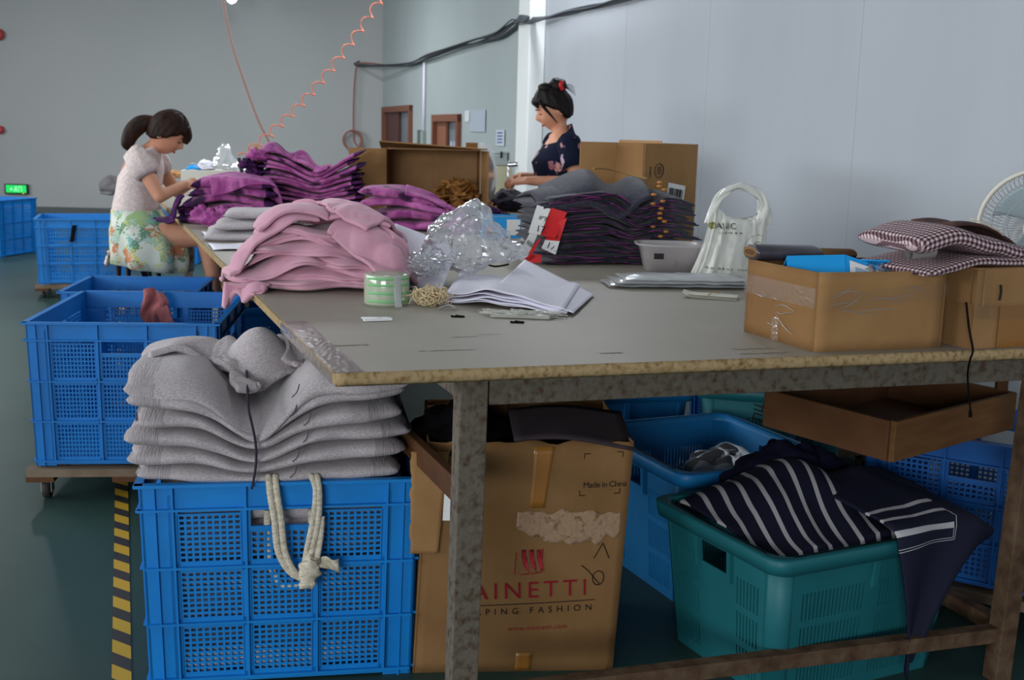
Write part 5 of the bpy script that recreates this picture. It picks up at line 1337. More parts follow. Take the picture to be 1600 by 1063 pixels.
# crumpled clear bag
def facet(p):
    n = Vector((p.x * 15, p.y * 15, p.z * 15)); d = noise.cell_vector(n * .9) * .010
    return p + Vector((d.x, d.y, abs(d.z) * (p.z > .01)))


pb_ = P(722, 444, ZT)
o = crumple('clear_bag', 'large crumpled clear plastic bag on the white papers', 'plastic bag', (pb_.x, pb_.y + .02, ZT + .028), .1, .155, .10, .125, M_crk, 4.4, amp=.35, k=1.7, nu=130, nv=84, fn=lambda p: Vector((p.x + .15 * p.z, p.y, p.z * (.85 + .5 * exp(-((p.x - .02) / .06) ** 2)))) + Vector((noise.noise(p * 42), noise.noise(p * 42 + Vector((5, 0, 0))), noise.noise(p * 42 + Vector((0, 9, 0))))) * .008)
for f in o.data.polygons: f.use_smooth = False
pb2 = P(655, 452, ZT); o = crumple('clear_bag', 'small crumpled clear bag between the tape roll and the upright paper', 'plastic bag', (pb2.x, pb2.y, ZT + .035), .6, .07, .055, .05, M_crk, 6.1, amp=.5, k=2.3, nu=50, nv=34, fn=lambda p: p + Vector((noise.noise(p * 40), noise.noise(p * 40 + Vector((5, 0, 0))), 0)) * .01)
for f in o.data.polygons: f.use_smooth = False
q = MB(); sc = P(770, 438, ZT); q.tube(sm([sc + Vector((-.05, -.02, .05)), sc + Vector((-.02, -.024, .052)), sc + Vector((.01, -.03, .048)), sc + Vector((.05, -.02, .055))], 20), .003, 5)
tag(q.obj('black_lace', M_black, None, True), 'short black cord lying on the white papers by the clear bag', 'cord')
# tag pins, bits, scraps
rng = random.Random(8); pp = P(815, 496, ZT); b = MB()
for k in range(60):
    c_ = pp + Vector((rng.uniform(-.085, .085), rng.uniform(-.02, .03), rng.uniform(.002, .016))); a_ = rng.gauss(-.25, .22)
    dv = Vector((cos(a_), sin(a_), rng.uniform(-.1, .1))) * rng.uniform(.02, .045); b.bar(c_ - dv, c_ + dv, .0016)
    b.bar(c_ + dv - Vector((0, .006, 0)), c_ + dv + Vector((0, .006, 0)), .002)
b.prism([(pp.x - .08, pp.y - .02), (pp.x + .07, pp.y - .03), (pp.x + .09, pp.y + .01), (pp.x - .05, pp.y + .035)], ZT + .0015, ZT + .010)
o = b.obj('tag_pins', film('pin_plastic', (206, 206, 196), clear=.35, rough=.2)); tag(o, 'flat clump of clear tag pins in front of the white papers', 'tag pins', None, 'stuff')
p = P(590, 499, ZT + .004); b = MB(); b.box((0, 0, .0), (.07, .018, .006), Matrix.Rotation(.35, 3, 'Z')); b.box((-.02, -.006, .004), (.04, .012, .003), Matrix.Rotation(.1, 3, 'Z')); o = b.obj('white_clip', mat('white_plastic', (224, 226, 228), .4), None, False, p); tag(o, 'small white plastic piece lying in front of the tape roll', 'clip')
MB().box((.008, .002, .0035), (.035, .012, .002), Matrix.Rotation(.35, 3, 'Z')).obj('label_strip', M_white, o)
for (u, v, lab) in ((715, 496, 'tiny black scrap on the bare table before the white papers'), (808, 505, 'tiny dark scrap below the clear tag pins')):
    p = P(u, v, ZT); b = MB(); b.grid(lambda a, c: Vector(((a - .5) * .035, (c - .5) * .014 * sin(pi * (.1 + .8 * a)), .003 + .003 * sin(a * 9 + c * 4))), 8, 4, .001); tag(b.obj('scrap', M_black, None, True, p), lab, 'scrap')
p = P(700, 484, ZT); b = MB(); b.grid(lambda a, c: Vector(((a - .5) * .05, (c - .5) * .02, .010 * sin(a * 3) + .003)), 8, 4, .001); tag(b.obj('clear_scrap', M_film2, None, True, p), 'curled clear scrap between rubber bands and papers', 'scrap')
# small blue carton before the dark stack
p = P(782, 372, ZT); t = thing('blue_carton', 'small bright blue open carton between crumpled bag and dark stack', 'box', (p.x, p.y + .07, ZT), radians(6)); w_, d_, h_ = .17, .13, .095
for nm, c, dd in (('front_panel', (0, -d_ / 2, h_ / 2), (w_, .004, h_)), ('back_panel', (0, d_ / 2, h_ / 2), (w_, .004, h_)), ('side_panel', (-w_ / 2, 0, h_ / 2), (.004, d_, h_)), ('side_panel', (w_ / 2, 0, h_ / 2), (.004, d_, h_)), ('bottom', (0, 0, .003), (w_, d_, .004))): MB().box(c, dd).obj(nm, M_sky, t)
MB().box((.05, -d_ / 2 - .003, .048), (.06, .001, .07)).obj('label', M_label, t); MB().box((-.055, -d_ / 2 - .003, .03), (.03, .001, .045)).obj('red_print', M_red, t); MB().box((0, 0, .085), (w_ - .01, d_ - .01, .006)).obj('contents', M_card, t)
# plastic tub
p = P(1046, 424, ZT); t = thing('plastic_tub', 'clear plastic tub with a flared rim left of the white carrier bag', 'tub', p, 0)
rr_ = lambda hx, hy, z, n=40, pw=.55: [Vector((hx * sg(cos(2 * pi * j / n), pw), hy * sg(sin(2 * pi * j / n), pw), z)) for j in range(n)]
MB().rings([rr_(.085, .06, .0), rr_(.090, .065, .004), rr_(.112, .085, .090), rr_(.126, .098, .094), rr_(.127, .099, .100), rr_(.112, .085, .100), rr_(.108, .082, .088), rr_(.088, .063, .006)], cap=True).obj('tub_wall', M_tub, t, True)
MB().rings([rr_(.080, .055, .007), rr_(.094, .068, .055), rr_(.06, .04, .066)]).obj('contents', mat('mauve_contents', (186, 150, 164), .8, (160, 130, 146), 30), t, True)
MB().box((-.05, -.0835, .06), (.034, .001, .02)).obj('print', M_ink, t)
text('print', '3', .026, (-.0, -.084, .03), (1, 0, 0), (0, 0, 1), mat('grey_ink', (120, 120, 124), .7), t)
# flat packets of clear bags
p = P(1055, 447, ZT); t = thing('bag_packet', 'flat glossy packet of new clear plastic bags before the white carrier bag', 'plastic packet', p, radians(6))
for k in range(3):
    b = MB(); b.grid(lambda a, c: Vector(((a - .5) * (.46 - .03 * k) + .01 * k, (c - .5) * .17, .008 + .010 * k + .020 * (1 - (2 * c - 1) ** 2) * (1 - (2 * a - 1) ** 8) * .6 + .003 * noise.noise(Vector((a * 9, c * 6, k))))), 40, 12, .0006); b.obj('film_layer', M_film if k else M_film2, t, True)
MB().box((-.06, .0, .037), (.055, .02, .0008)).obj('label', M_label, t)
# folded card bundle with elastic
p = P(1112, 466, ZT); t = thing('card_bundle', 'folded grey card bundle with a rubber band at the front of the packet', 'card', p, radians(-14)); M_gc = mat('grey_card', (196, 194, 180), .7)
for k in range(3): MB().grid(lambda a, c: Vector((-.085 + a * .16, -.03 + c * .06, .004 + .004 * k + .014 * exp(-(a / .10) ** 2) * (1 - .3 * k) - .002 * a)), 16, 4, .0012).obj('card', M_gc, t)
MB().tube([Vector((-.01, -.032, .012)), Vector((.0, -.0, .0165)), Vector((.02, .032, .012))], .0014, 6).obj('elastic', mat('tan_elastic', (176, 140, 90), .7), t)
# white carrier bag
p = P(1140, 436, ZT); t = thing('carrier_bag', 'white plastic carrier bag standing upright with its handles up', 'plastic bag', (p.x, p.y + .03, ZT), radians(8))
b = MB(); R = []
for k in range(41):
    f = k / 40; z = .225 * f; hx = .135 - .030 * f - .012 * sin(f * 3); hy = .058 * (1 - f) ** .8 + .014; ring = []
    for j in range(120):
        a = 2 * pi * j / 120; ca, sa_ = cos(a), sin(a)
        wv = .010 * noise.noise(Vector((ca * 5, sa_ * 5, f * 1.6))) + .007 * (abs(noise.noise(Vector((ca * 9 + f * 1.5, sa_ * 9, f * 2.5)))) - .2) + .0035 * noise.noise(Vector((ca * 22, sa_ * 22, f * 9)))
        ring.append(Vector((hx * sg(ca, .8) + .03 * f + wv * .6, hy * sg(sa_, .8) + wv * 1.6, z + .008 * sin(a * 2) * f - (.024 * exp(-(ca * 1.7) ** 4) * f ** 8) + .003 * noise.noise(Vector((ca * 12, sa_ * 12, 4))))))
    R.append(ring)
b.rings(R, cap=False); bag_ = b.obj('bag_body', M_milk, t, True)
from mathutils.bvhtree import BVHTree
bvh = BVHTree.FromPolygons([tuple(v) for v in b.v], b.f)


def on_bag(o, off=.0034):
    o.data.transform(o.matrix_basis); o.matrix_basis = Matrix.Identity(4)
    for v in o.data.vertices:
        h_ = bvh.ray_cast(Vector((v.co.x, -1, v.co.z)), Vector((0, 1, 0)))[0]
        if h_ is not None: v.co.y = h_.y - off
    return o


for sgn in (-1, 1):
    pth = sm([Vector((-.062, .010 * sgn, .185)), Vector((-.062, .010 * sgn, .225)), Vector((-.045, .010 * sgn, .270)), Vector((-.008, .009 * sgn, .302)), Vector((.035, .008 * sgn, .308)), Vector((.088, .010 * sgn, .282)), Vector((.112, .012 * sgn, .240)), Vector((.110, .012 * sgn, .185))], 56)
    q = MB(); rings = []
    for i, c_ in enumerate(pth):
        f = i / (len(pth) - 1); tn_ = (pth[min(i + 1, len(pth) - 1)] - pth[max(i - 1, 0)]).normalized(); side = tn_.cross(Vector((0, 1, 0))).normalized()
        wd_ = .030 - .020 * sin(pi * f) ** .7 + .003 * sin(f * 23 + sgn); rings.append([c_ + side * wd_ * cos(x) + Vector((0, .0045 * sin(x) + .0035 * sin(f * 26 + cos(x) * 4), 0)) for x in np.linspace(0, 2 * pi, 17)[:-1]])
    q.rings(rings); q.obj('handle', M_milk, t, True)
M_olive = mat('olive_print', (120, 122, 62), .7); M_gp = mat('grey_print', (176, 172, 160), .7)
on_bag(text('print', 'ANIC', .028, (-.060, -.066, .168), (1, 0, 0), (0, 0, 1), mat('dark_olive', (96, 92, 70), .7), t))
q = MB(); q.grid(lambda a, c: Vector((-.074 + (a - .5) * .020 * sin(pi * (.05 + .9 * c)) + .004 * c, 0, .166 + .024 * c)), 6, 8, .0003); on_bag(q.obj('leaf_emblem', M_olive, t))
q = MB()
for k in range(5): q.bar(Vector((-.05 + .017 * k, -.068, .155)), Vector((-.041 + .017 * k, -.068, .155)), .006, .0006, up=(0, 1, 0))
on_bag(q.obj('small_print', M_gp, t))
for r_ in (.050, .026):
    q = MB(); q.tube([Vector((.085 + r_ * cos(x), -.055 - .012 * cos(x) * -1 - .004, .10 + r_ * sin(x))) for x in np.linspace(1.2, 5.0, 26)], .0014, 5); on_bag(q.obj('print_ring', M_olive if r_ < .03 else M_gp, t), .0012)
q = MB()
for k in range(14):
    if k % 5 != 2: q.bar(Vector((-.095 + .013 * k, -.083, .040 - .0006 * k)), Vector((-.086 + .013 * k, -.083, .040 - .0006 * k)), .007 if k < 5 else .004, .0006, up=(0, 1, 0))
on_bag(q.obj('small_print', M_gp, t))

# ------------------------------------------------------------------ striped fabric in the teal crate
def stripes(nt, sp, band, ramp):
    ramp(band(sp.outputs[0], 1, .26), [(24, 26, 46), (176, 174, 178)])


M_str = uvmat('navy_stripes', stripes)
tm = Matrix.Rotation(ta, 3, 'Z'); tco = Vector((tc_.x, tc_.y, 0))


def tw(x, y, z): return tco + tm @ Vector((x, y, z))


def mound(x, y):
    r = exp(-((x + .0) / .26) ** 2 - ((y - .10) / .24) ** 2)
    return THT - .035 + .135 * r + .018 * noise.noise(Vector((x * 6, y * 6, 3))) + .022 * wrinkle(x, y, 6, 5)


b = MB(); uvl = []
nu, nv = 60, 50
for j in range(nv + 1):
    for i in range(nu + 1):
        a, c = i / nu, j / nv; x = -.29 + a * .60; y = -.245 + c * .48
        z = mound(x, y); edge_ = max(0, abs(y + .0) - .20) / .045; z -= .03 * min(1, edge_) * (c > .5)
        if c < .06: z = THT - .02 + .02 * wrinkle(x, 0, 2, 9)
        b.v.append(tw(x, y, z)); uvl.append((((x * .93 - y * .30) / .047) + .25 * noise.noise(Vector((x * 5, y * 5, 8))), 0))
for j in range(nv):
    for i in range(nu): b.f.append((j * (nu + 1) + i, j * (nu + 1) + i + 1, (j + 1) * (nu + 1) + i + 1, (j + 1) * (nu + 1) + i))
o = b.obj('striped_fabric', M_str, None, True, uv=uvl); tag(o, 'navy fabric with thin white stripes heaped over the teal crate', 'fabric')
so = o.modifiers.new('solid', 'SOLIDIFY'); so.thickness = .006
# plain navy piece hanging over the crate's right corner
b = MB(); uvl = []; nu, nv = 30, 46
for j in range(nv + 1):
    c = j / nv
    for i in range(nu + 1):
        a = i / nu
        if c < .42:
            f = c / .42; x = .03 + a * .36; y = .06 - f * .335; z = THT + .035 + .05 * (1 - f) * (1 - abs(a - .5)) + .014 * wrinkle(a * .4, c, 3, 6) - .05 * max(0, x - .31) / .08
        else:
            f = (c - .42) / .58; wl = .03 + .06 * f ** 1.1; wr_ = .38 - .275 * f ** 1.1; x = wl + a * (wr_ - wl); y = -.285 - .022 * sin(f * 2) - .012 * sin(a * 9 + f * 3); z = THT + .032 - f * .40 * (1 - .35 * a * (1 - .2 * f)) + .006 * sin(a * 8) - .05 * max(0, x - .31) / .08
        b.v.append(tw(x, y, z)); sv = 0.6
        if .30 < c < .50 and a < .62: sv = (c - .30) * 16
        uvl.append((sv if .30 < c < .48 else .6, 0))
for j in range(nv):
    for i in range(nu): b.f.append((j * (nu + 1) + i, j * (nu + 1) + i + 1, (j + 1) * (nu + 1) + i + 1, (j + 1) * (nu + 1) + i))
o = b.obj('navy_fabric', M_str, None, True, uv=uvl); tag(o, 'plain navy fabric hanging to a point over the teal crate\'s corner', 'fabric'); so = o.modifiers.new('solid', 'SOLIDIFY'); so.thickness = .006
hp_ = tw(.10, .20, THT - .05); crumple('navy_bundle', 'black navy bundle humped at the back of the teal crate', 'fabric', hp_, .3, .17, .14, .13, M_navy, 6.7, amp=.35, k=1.8)
cb = PY(1130, 740, 3.55); crumple('clear_bag', 'crumpled clear bag lying in the blue vented crate under the table', 'plastic bag', (cb.x, cb.y, .28), .4, .17, .12, .10, M_crk, 2.9, amp=.3, k=1.8)

# hanging drawer under the table
dn_ = PY(1391, 722, 2.80); dr = PY(1580, 665, 3.18); dl = PY(1195, 657, 3.14); zb_ = dn_.z
t = thing('wooden_drawer', 'open wooden drawer hung slanting under the table top', 'drawer', (dn_.x, dn_.y, zb_), 0)
uR = Vector((dr.x - dn_.x, dr.y - dn_.y, 0)); uL = Vector((dl.x - dn_.x, dl.y - dn_.y, 0)); hD = .105


def dpan(nm, p, q_, h_, m): b = MB(); b.bar(p + Vector((0, 0, h_ / 2)), q_ + Vector((0, 0, h_ / 2)), .016, h_); return b.obj(nm, m, t, bevel=.002)


dpan('front_board', Z0, uR, hD, mat('brown_wood', (112, 78, 46), .75, (92, 62, 34), 5, .3, .7, .1, 60, stretch=(1, 1, 8), spec=.15)); dpan('side_board', uL, uL * .02, hD, M_darkw); dpan('back_board', uL, uL + uR, hD, M_darkw); dpan('side_board', uR, uR + uL, hD, M_darkw)
MB().prism([(0, 0), tuple(uR.xy), tuple((uR + uL).xy), tuple(uL.xy)], -.002, .008).obj('drawer_bottom', M_darkw, t)
MB().bar(uL + Vector((0, 0, hD)), uL + Vector((0, 0, ZT - .03 - zb_)), .03, .02, up=(0, 1, 0)).obj('hanger', M_darkw, t)
MB().bar(uR + uL * .1 + Vector((0, 0, hD)), uR + uL * .1 + Vector((0, 0, ZT - .03 - zb_)), .03, .02, up=(0, 1, 0)).obj('hanger', M_darkw, t)

# ------------------------------------------------------------------ things at the far end of the table
wp = P(372, 300, ZT); wp = Vector((-2.35, 8.1, ZT))
q = PY(405, 270, 8.0); zt_ = q.z
MBt = MB(); cx0, cx1 = PY(285, 270, 8.1).x, PY(432, 270, 8.1).x
t = thing('white_carton', 'low white carton at the far end of the table carrying bags', 'box', ((cx0 + cx1) / 2, 8.2, ZT), radians(4)); hW = zt_ - ZT; wW = cx1 - cx0
for nm, c, dd in (('front_panel', (0, -.15, hW / 2), (wW, .006, hW)), ('back_panel', (0, .15, hW / 2), (wW, .006, hW)), ('top_panel', (0, 0, hW), (wW, .30, .006)), ('side_panel', (-wW / 2, 0, hW / 2), (.006, .3, hW)), ('side_panel', (wW / 2, 0, hW / 2), (.006, .3, hW))): MB().box(c, dd).obj(nm, mat('off_white_card', (206, 204, 196), .7), t)
for (u, v, rx, rz_, m_, lab, nm, cat, sd) in ((352, 268, .085, .13, M_film2, 'tall clear bag standing at the far end of the table', 'clear_bag', 'plastic bag', 1.2), (322, 270, .06, .05, M_white, 'white bundle left of the tall clear bag', 'white_bundle', 'cloth', 3.1), (375, 270, .10, .05, M_film2, 'low clear bag right of the tall clear bag', 'clear_bag', 'plastic bag', 4.4),
                                              (272, 278, .06, .04, M_gold, 'small bronze scrap heap by the seated woman\'s hands', 'satin_heap', 'cloth', 5.5)):
    p = PY(u, v, 8.15); p.z = max(p.z, zt_ if u > 290 else p.z); crumple(nm, lab, cat, p, sd, rx, .07, rz_, m_, sd, amp=.28, k=1.8, nu=44, nv=30)
p = PY(302, 270, 8.1); p.z = zt_ + .003; t = thing('blue_pouch', 'small blue pouch at the far end of the table', 'pouch', p, .2); b = MB(); b.grid(lambda a, c: Vector((-.05 + .10 * a, -.03 + .06 * c, .03 * sin(pi * a) * sin(pi * c) + .01)), 10, 8, .01); b.obj('body', M_sky, t, True); MB().box((0, 0, .045), (.03, .02, .004)).obj('flap', M_white, t)
p = P(425, 290, ZT); 
crumple('bronze_heap', 'bronze and purple frill at the top left of the tall purple heap', 'cloth', (mb_.x - .26, mb_.y + .12, ZT + .27), 0, .07, .06, .06, M_gold, 9.2, amp=.5, k=2.2, nu=40, nv=26)
bp = Vector((pb.x, pb.y + .1, .665)); crumple('grey_bundle', 'round grey bundle lying on the crate behind the seated woman', 'bundle', bp, .2, .17, .14, .14, mat('grey_bundle_cloth', (120, 116, 118), .9), 4.8, amp=.25, k=1.8, nu=48, nv=32)
# beige cabinet and tin box by the right wall
s_c, pcab = wall_s(785, 290); cc = W(s_c, .42); y_ = cc.y
cx_ = PY(785, 300, y_).x; tz = PY(785, 259, y_).z
t = thing('cabinet', 'beige metal cabinet standing by the wall beyond the table', 'cabinet', (cx_, y_, 0), -WA + 0); t.rotation_euler = (0, 0, radians(10))
cw = 2 * (PY(811, 300, y_).x - cx_)
M_beige = mat('beige_metal', (184, 178, 150), .5)
MB().box((0, 0, tz / 2), (cw, .4, tz)).obj('body', M_beige, t, bevel=.006); MB().box((0, -.205, tz / 2 + .05), (cw * .92, .012, tz * .8)).obj('door', M_beige, t, bevel=.004); MB().box((cw * .3, -.22, tz * .6), (.02, .02, .1)).obj('handle', M_chrome, t)
MB().box((-cw * .3, -.214, tz - .38), (.05, .002, .05)).obj('sticker', mat('yellow_sticker', (206, 166, 60), .6), t)
tb0, tb1 = PY(757, 258, y_).x, PY(790, 258, y_).x; tz2 = PY(772, 237, y_).z
t = thing('tin_box', 'silver tin box with a latch on top of the beige cabinet', 'tin', ((tb0 + tb1) / 2, y_, tz + .002), radians(10)); hh = tz2 - tz
MB().box((0, 0, hh * .42), (tb1 - tb0, .22, hh * .84)).obj('body', mat('tin', (176, 184, 186), .35, metal=.5), t, bevel=.008); MB().box((0, 0, hh * .92), (tb1 - tb0 + .01, .23, hh * .15)).obj('lid', MATS['tin'], t, bevel=.006); MB().box((.04, -.115, hh * .78), (.02, .01, .06)).obj('latch', M_ink, t)

# ------------------------------------------------------------------ on the walls
def wallpt(u, v, off=.03):
    s, p = wall_s(u, v); q = W(s, off); q.z = p.z; return q


t = thing('cable_bundle', 'bundle of black cables sagging along the right wall past the white pillar', 'cable', (0, 0, 0))
rng = random.Random(4)
base_uv = [(568, 99), (598, 103), (640, 100), (680, 88), (720, 74), (760, 63), (790, 52), (818, 33)]
for k in range(5):
    pts = []
    for (u, v) in base_uv:
        p = wallpt(max(u, 599), v + rng.uniform(-3, 4) + (3 if k == 0 else 0), .05 + .015 * k)
        if u < 599: p = p + fw * .30 - Vector((0, .06, 0)) * 0
        pts.append(p)
    pts.append(W(s_p - .36, .12 + .01 * k, wallpt(824, 33 + 2 * k).z)); pts.append(W(s_p - .2, .17 + .01 * k, wallpt(838, 28 + 3 * k).z)); pts.append(W(s_p - .02, .17 + .01 * k, wallpt(850, 28 + 2 * k).z)); pts.append(W(s_p + .05, .10 + .01 * k, wallpt(872, 25 + 2 * k).z))
    for (u, v) in ((900, 21), (940, 12), (985, 1), (1060, -20), (1200, -60)): pts.append(wallpt(u, v + rng.uniform(-3, 3), .05 + .012 * k))
    MB().tube(sm(pts, 90), .011 if k < 3 else .007, 6).obj('cable', M_cable, t, True)
t = thing('drop_cable', 'thin dark cable dropping down the wall left of the white pillar', 'cable', (0, 0, 0)); a_ = wallpt(815, 52, .02); b_ = wallpt(811, 206, .02); b_.xy = a_.xy
MB().tube([a_, b_], .008, 6).obj('cable', M_cable, t, True)
t = thing('conduit', 'white conduit running down the wall to a switch box between the doors', 'conduit', (0, 0, 0)); a_ = wallpt(666, 92, .02); b_ = wallpt(663, 206, .02); b_.xy = a_.xy
MB().tube([a_, b_], .02, 8).obj('pipe', M_white, t, True); c_ = b_.copy(); 
MB().bar(c_ + Vector((0, 0, -.1)) - wd * .06, c_ + Vector((0, 0, -.1)) + wd * .10, .05, .22).obj('switch_box', mat('grey_green_box', (142, 156, 150), .6), t); MB().bar(c_ + Vector((0, 0, -.1)) + wd * .16, c_ + Vector((0, 0, -.1)) + wd * .30, .05, .24).obj('meter_box', mat('dark_box', (92, 100, 98), .6), t)
for (u0, v0, u1_, v1_, lab, c) in ((736, 172, 760, 206, 'large pale notice on the wall right of the second doorway', (168, 178, 190)), (777, 203, 790, 228, 'small blue printed notice on the wall above the cabinet', (186, 194, 204)), (728, 173, 735, 190, 'narrow white pennant on the wall beside the second doorway', (206, 208, 212))):
    p0 = wallpt(u0, (v0 + v1_) / 2, .012); p1 = wallpt(u1_, (v0 + v1_) / 2, .012); zt2 = wallpt((u0 + u1_) / 2, v0).z; zb2 = wallpt((u0 + u1_) / 2, v1_).z
    t = thing('wall_notice', lab, 'notice', p0, 0)
    MB().bar(Vector((0, 0, (zt2 + zb2) / 2 - p0.z)), p1 - p0 + Vector((0, 0, (zt2 + zb2) / 2 - p1.z)), .004, zt2 - zb2).obj('sheet', mat('notice_%d' % u0, c, .7), t)
    if u0 == 777:
        q = MB()
        for k in range(4): q.bar((p1 - p0) * .2 + wn * .004 + Vector((0, 0, zt2 - p0.z - .03 - .03 * k)), (p1 - p0) * .8 + wn * .004 + Vector((0, 0, zt2 - p0.z - .03 - .03 * k)), .003, .012)
        q.obj('print', mat('blue_print', (70, 90, 150), .7), t)
p = wallpt(833, 262, .12); t = thing('wall_rod', 'chrome rod with a knob on the wall behind the standing woman', 'rod', p, 0); MB().tube([(0, 0, -.28), (0, 0, .16)], .014, 8).obj('rod', M_chrome, t, True); MB().tube([(-.10, 0, .02), (.06, 0, .03)], .02, 8).obj('knob', M_chrome, t, True); MB().tube([(-.10, 0, -.22), (-.10, 0, .06)], .008, 8).obj('rod', M_chrome, t, True)
# far wall: exit sign, call point, bell, hose coil
fy_ = lambda u: CORNER.y - (CORNER.x - (u - 800) / 1800 * CORNER.y) * 0 - 1.5 * 0


def farpt(u, v, off=.03):
    d = _F + _R * ((u - 800) / FPX) - _U * ((v - 531.5) / FPX)
    n = Vector((fw.y, -fw.x, 0)); n = n if n.y < 0 else -n
    t_ = (CORNER - Vector((0, 0, CAM_H)) + n * off).dot(n) / d.dot(n); return Vector((0, 0, CAM_H)) + d * t_


a_, b_ = farpt(8, 303), farpt(44, 288); cx_ = (a_ + b_) / 2; ww, hh = b_.x - a_.x, b_.z - a_.z
t = thing('exit_sign', 'lit green exit sign low on the far wall at the left', 'sign', cx_, radians(1.5))
MB().box((0, 0, 0), (ww, .04, hh)).obj('housing', mat('sign_black', (40, 48, 46), .5), t, bevel=.004)
MB().box((0, -.022, .003), (ww * .86, .004, hh * .74)).obj('lit_panel', mat('green_glow', (20, 190, 90), .5, emit=((22, 214, 92), .75)), t)
q = MB(); M_gl = mat('pale_glow', (190, 255, 210), .5, emit=((170, 255, 200), .5)); s_ = hh * .09; yq = -.026
for (a1, b1) in (((-.2, 2.6), (.3, 3.2)), ((0, 2.2), (-.6, .2)), ((0, 2.0), (1.3, 1.4)), ((0, 2.0), (-1.4, 1.6)), ((-.6, .2), (.9, -.8)), ((.9, -.8), (.6, -2.4)), ((-.6, .2), (-1.4, -1.6)), ((-1.4, -1.6), (-2.6, -1.8))):
    q.bar(Vector((a1[0] * s_, yq, a1[1] * s_)), Vector((b1[0] * s_, yq, b1[1] * s_)), s_ * .9, .002, up=(0, 1, 0))
q.bar(Vector((-6 * s_, yq, 0)), Vector((-3.6 * s_, yq, 0)), s_ * .9, .002, up=(0, 1, 0)); q.bar(Vector((-6.2 * s_, yq, 0)), Vector((-5 * s_, yq, 1.3 * s_)), s_ * .8, .002, up=(0, 1, 0)); q.bar(Vector((-6.2 * s_, yq, 0)), Vector((-5 * s_, yq, -1.3 * s_)), s_ * .8, .002, up=(0, 1, 0))
for (x0, z0, x1, z1_) in ((3, -2.6, 3, 3), (3, 3, 6, 3), (6, 3, 6, -2.6)): q.bar(Vector((x0 * s_, yq, z0 * s_)), Vector((x1 * s_, yq, z1_ * s_)), s_ * .6, .002, up=(0, 1, 0))
q.obj('running_figure', M_gl, t)
MB().box((ww * .3, -.024, -hh * .42), (.02, .004, .012)).obj('indicator', mat('orange_led', (240, 140, 40), .5, emit=((250, 150, 50), 1)), t)
for (u, v, r_, lab, nm, cat) in ((-2, 54, .085, 'red fire bell high on the far wall at the left edge', 'fire_bell', 'bell'), (1, 203, .06, 'red alarm button on the far wall at the left edge', 'alarm_button', 'button')):
    p = farpt(u, v, .01); t = thing(nm, lab, cat, p, 0); Mx = Matrix.Rotation(radians(90), 3, 'X')
    b = MB(); b.rings([[Mx @ Vector((r * cos(x), r * sin(x), z)) for x in np.linspace(0, 2 * pi, 25)[:-1]] for r, z in ((r_, 0), (r_, .03), (r_ * .8, .05), (r_ * .3, .06))]); b.obj('dome', mat('alarm_red', (176, 62, 66), .5), t, True)
    b = MB(); b.rings([[Mx @ Vector((r * cos(x), r * sin(x), z)) for x in np.linspace(0, 2 * pi, 13)[:-1]] for r, z in ((r_ * .28, .06), (r_ * .2, .07))]); b.obj('centre', M_white, t, True)
hc = farpt(550, 219, .05); t = thing('hose_coil', 'red brown hose coiled on the far wall left of the first doorway', 'hose', hc, 0)
for k in range(3): MB().tube([Vector((.135 * cos(x) + .01 * k, -.012 * k, .135 * sin(x) * (1 + .04 * k))) for x in np.linspace(0, 2 * pi, 33)[:-1]], .012, 6, close=True).obj('loop', mat('red_brown_hose', (150, 98, 90), .6), t, True)
a_ = farpt(568, 99, .05) - hc; MB().tube(sm([a_ + Vector((.35, 0, -.02)), a_, Vector((.05, 0, 1.0)), Vector((.02, 0, .10)), Vector((.08, 0, -.08))], 40), .012, 6).obj('riser', MATS['red_brown_hose'], t, True)
# coiled orange air hose and straight brown hose over the table
h0 = PY(378, 247, 7.6); h1 = PY(600, -8, 8.6); ax_ = (h1 - h0); LL = ax_.length; ax_.normalize(); a1 = ax_.cross(Vector((0, 1, 0))).normalized(); a2 = ax_.cross(a1)
n_t = 14; pts = []
for i in range(n_t * 16 + 1):
    f = i / (n_t * 16); x = 2 * pi * n_t * f; sag = -.10 * sin(pi * f); pts.append(h0 + ax_ * (LL * f) + Vector((0, 0, sag)) + (a1 * cos(x) + a2 * sin(x)) * .030)
t = thing('air_hose', 'coiled orange air hose slanting from the ceiling to the far end of the table', 'hose', (0, 0, 0)); MB().tube(pts, .0046, 6).obj('coil', M_orange, t, True)
MB().tube([h1, h1 + Vector((.05, 0, .6)), Vector((h1.x + .06, h1.y, ZC))], .0065, 6).obj('riser', M_orange, t, True)
MB().tube([h0 + Vector((-.02, 0, 0)), h0 + Vector((.0, 0, -.10)), h0 + Vector((.01, 0, -.16))], .012, 8).obj('nozzle', M_ink, t, True)
pts = [PY(u, v, 7.9) for u, v in ((344, -30), (352, 20), (364, 75), (382, 130), (402, 185), (420, 222), (424, 240))]
t = thing('brown_hose', 'thin brown hose hanging slack from above to the purple heap', 'hose', (0, 0, 0)); MB().tube(sm(pts, 40), .0085, 8).obj('hose', M_brown, t, True); MB().tube([pts[0], Vector((pts[0].x - .02, pts[0].y, ZC))], .0085, 8).obj('riser', M_brown, t, True)

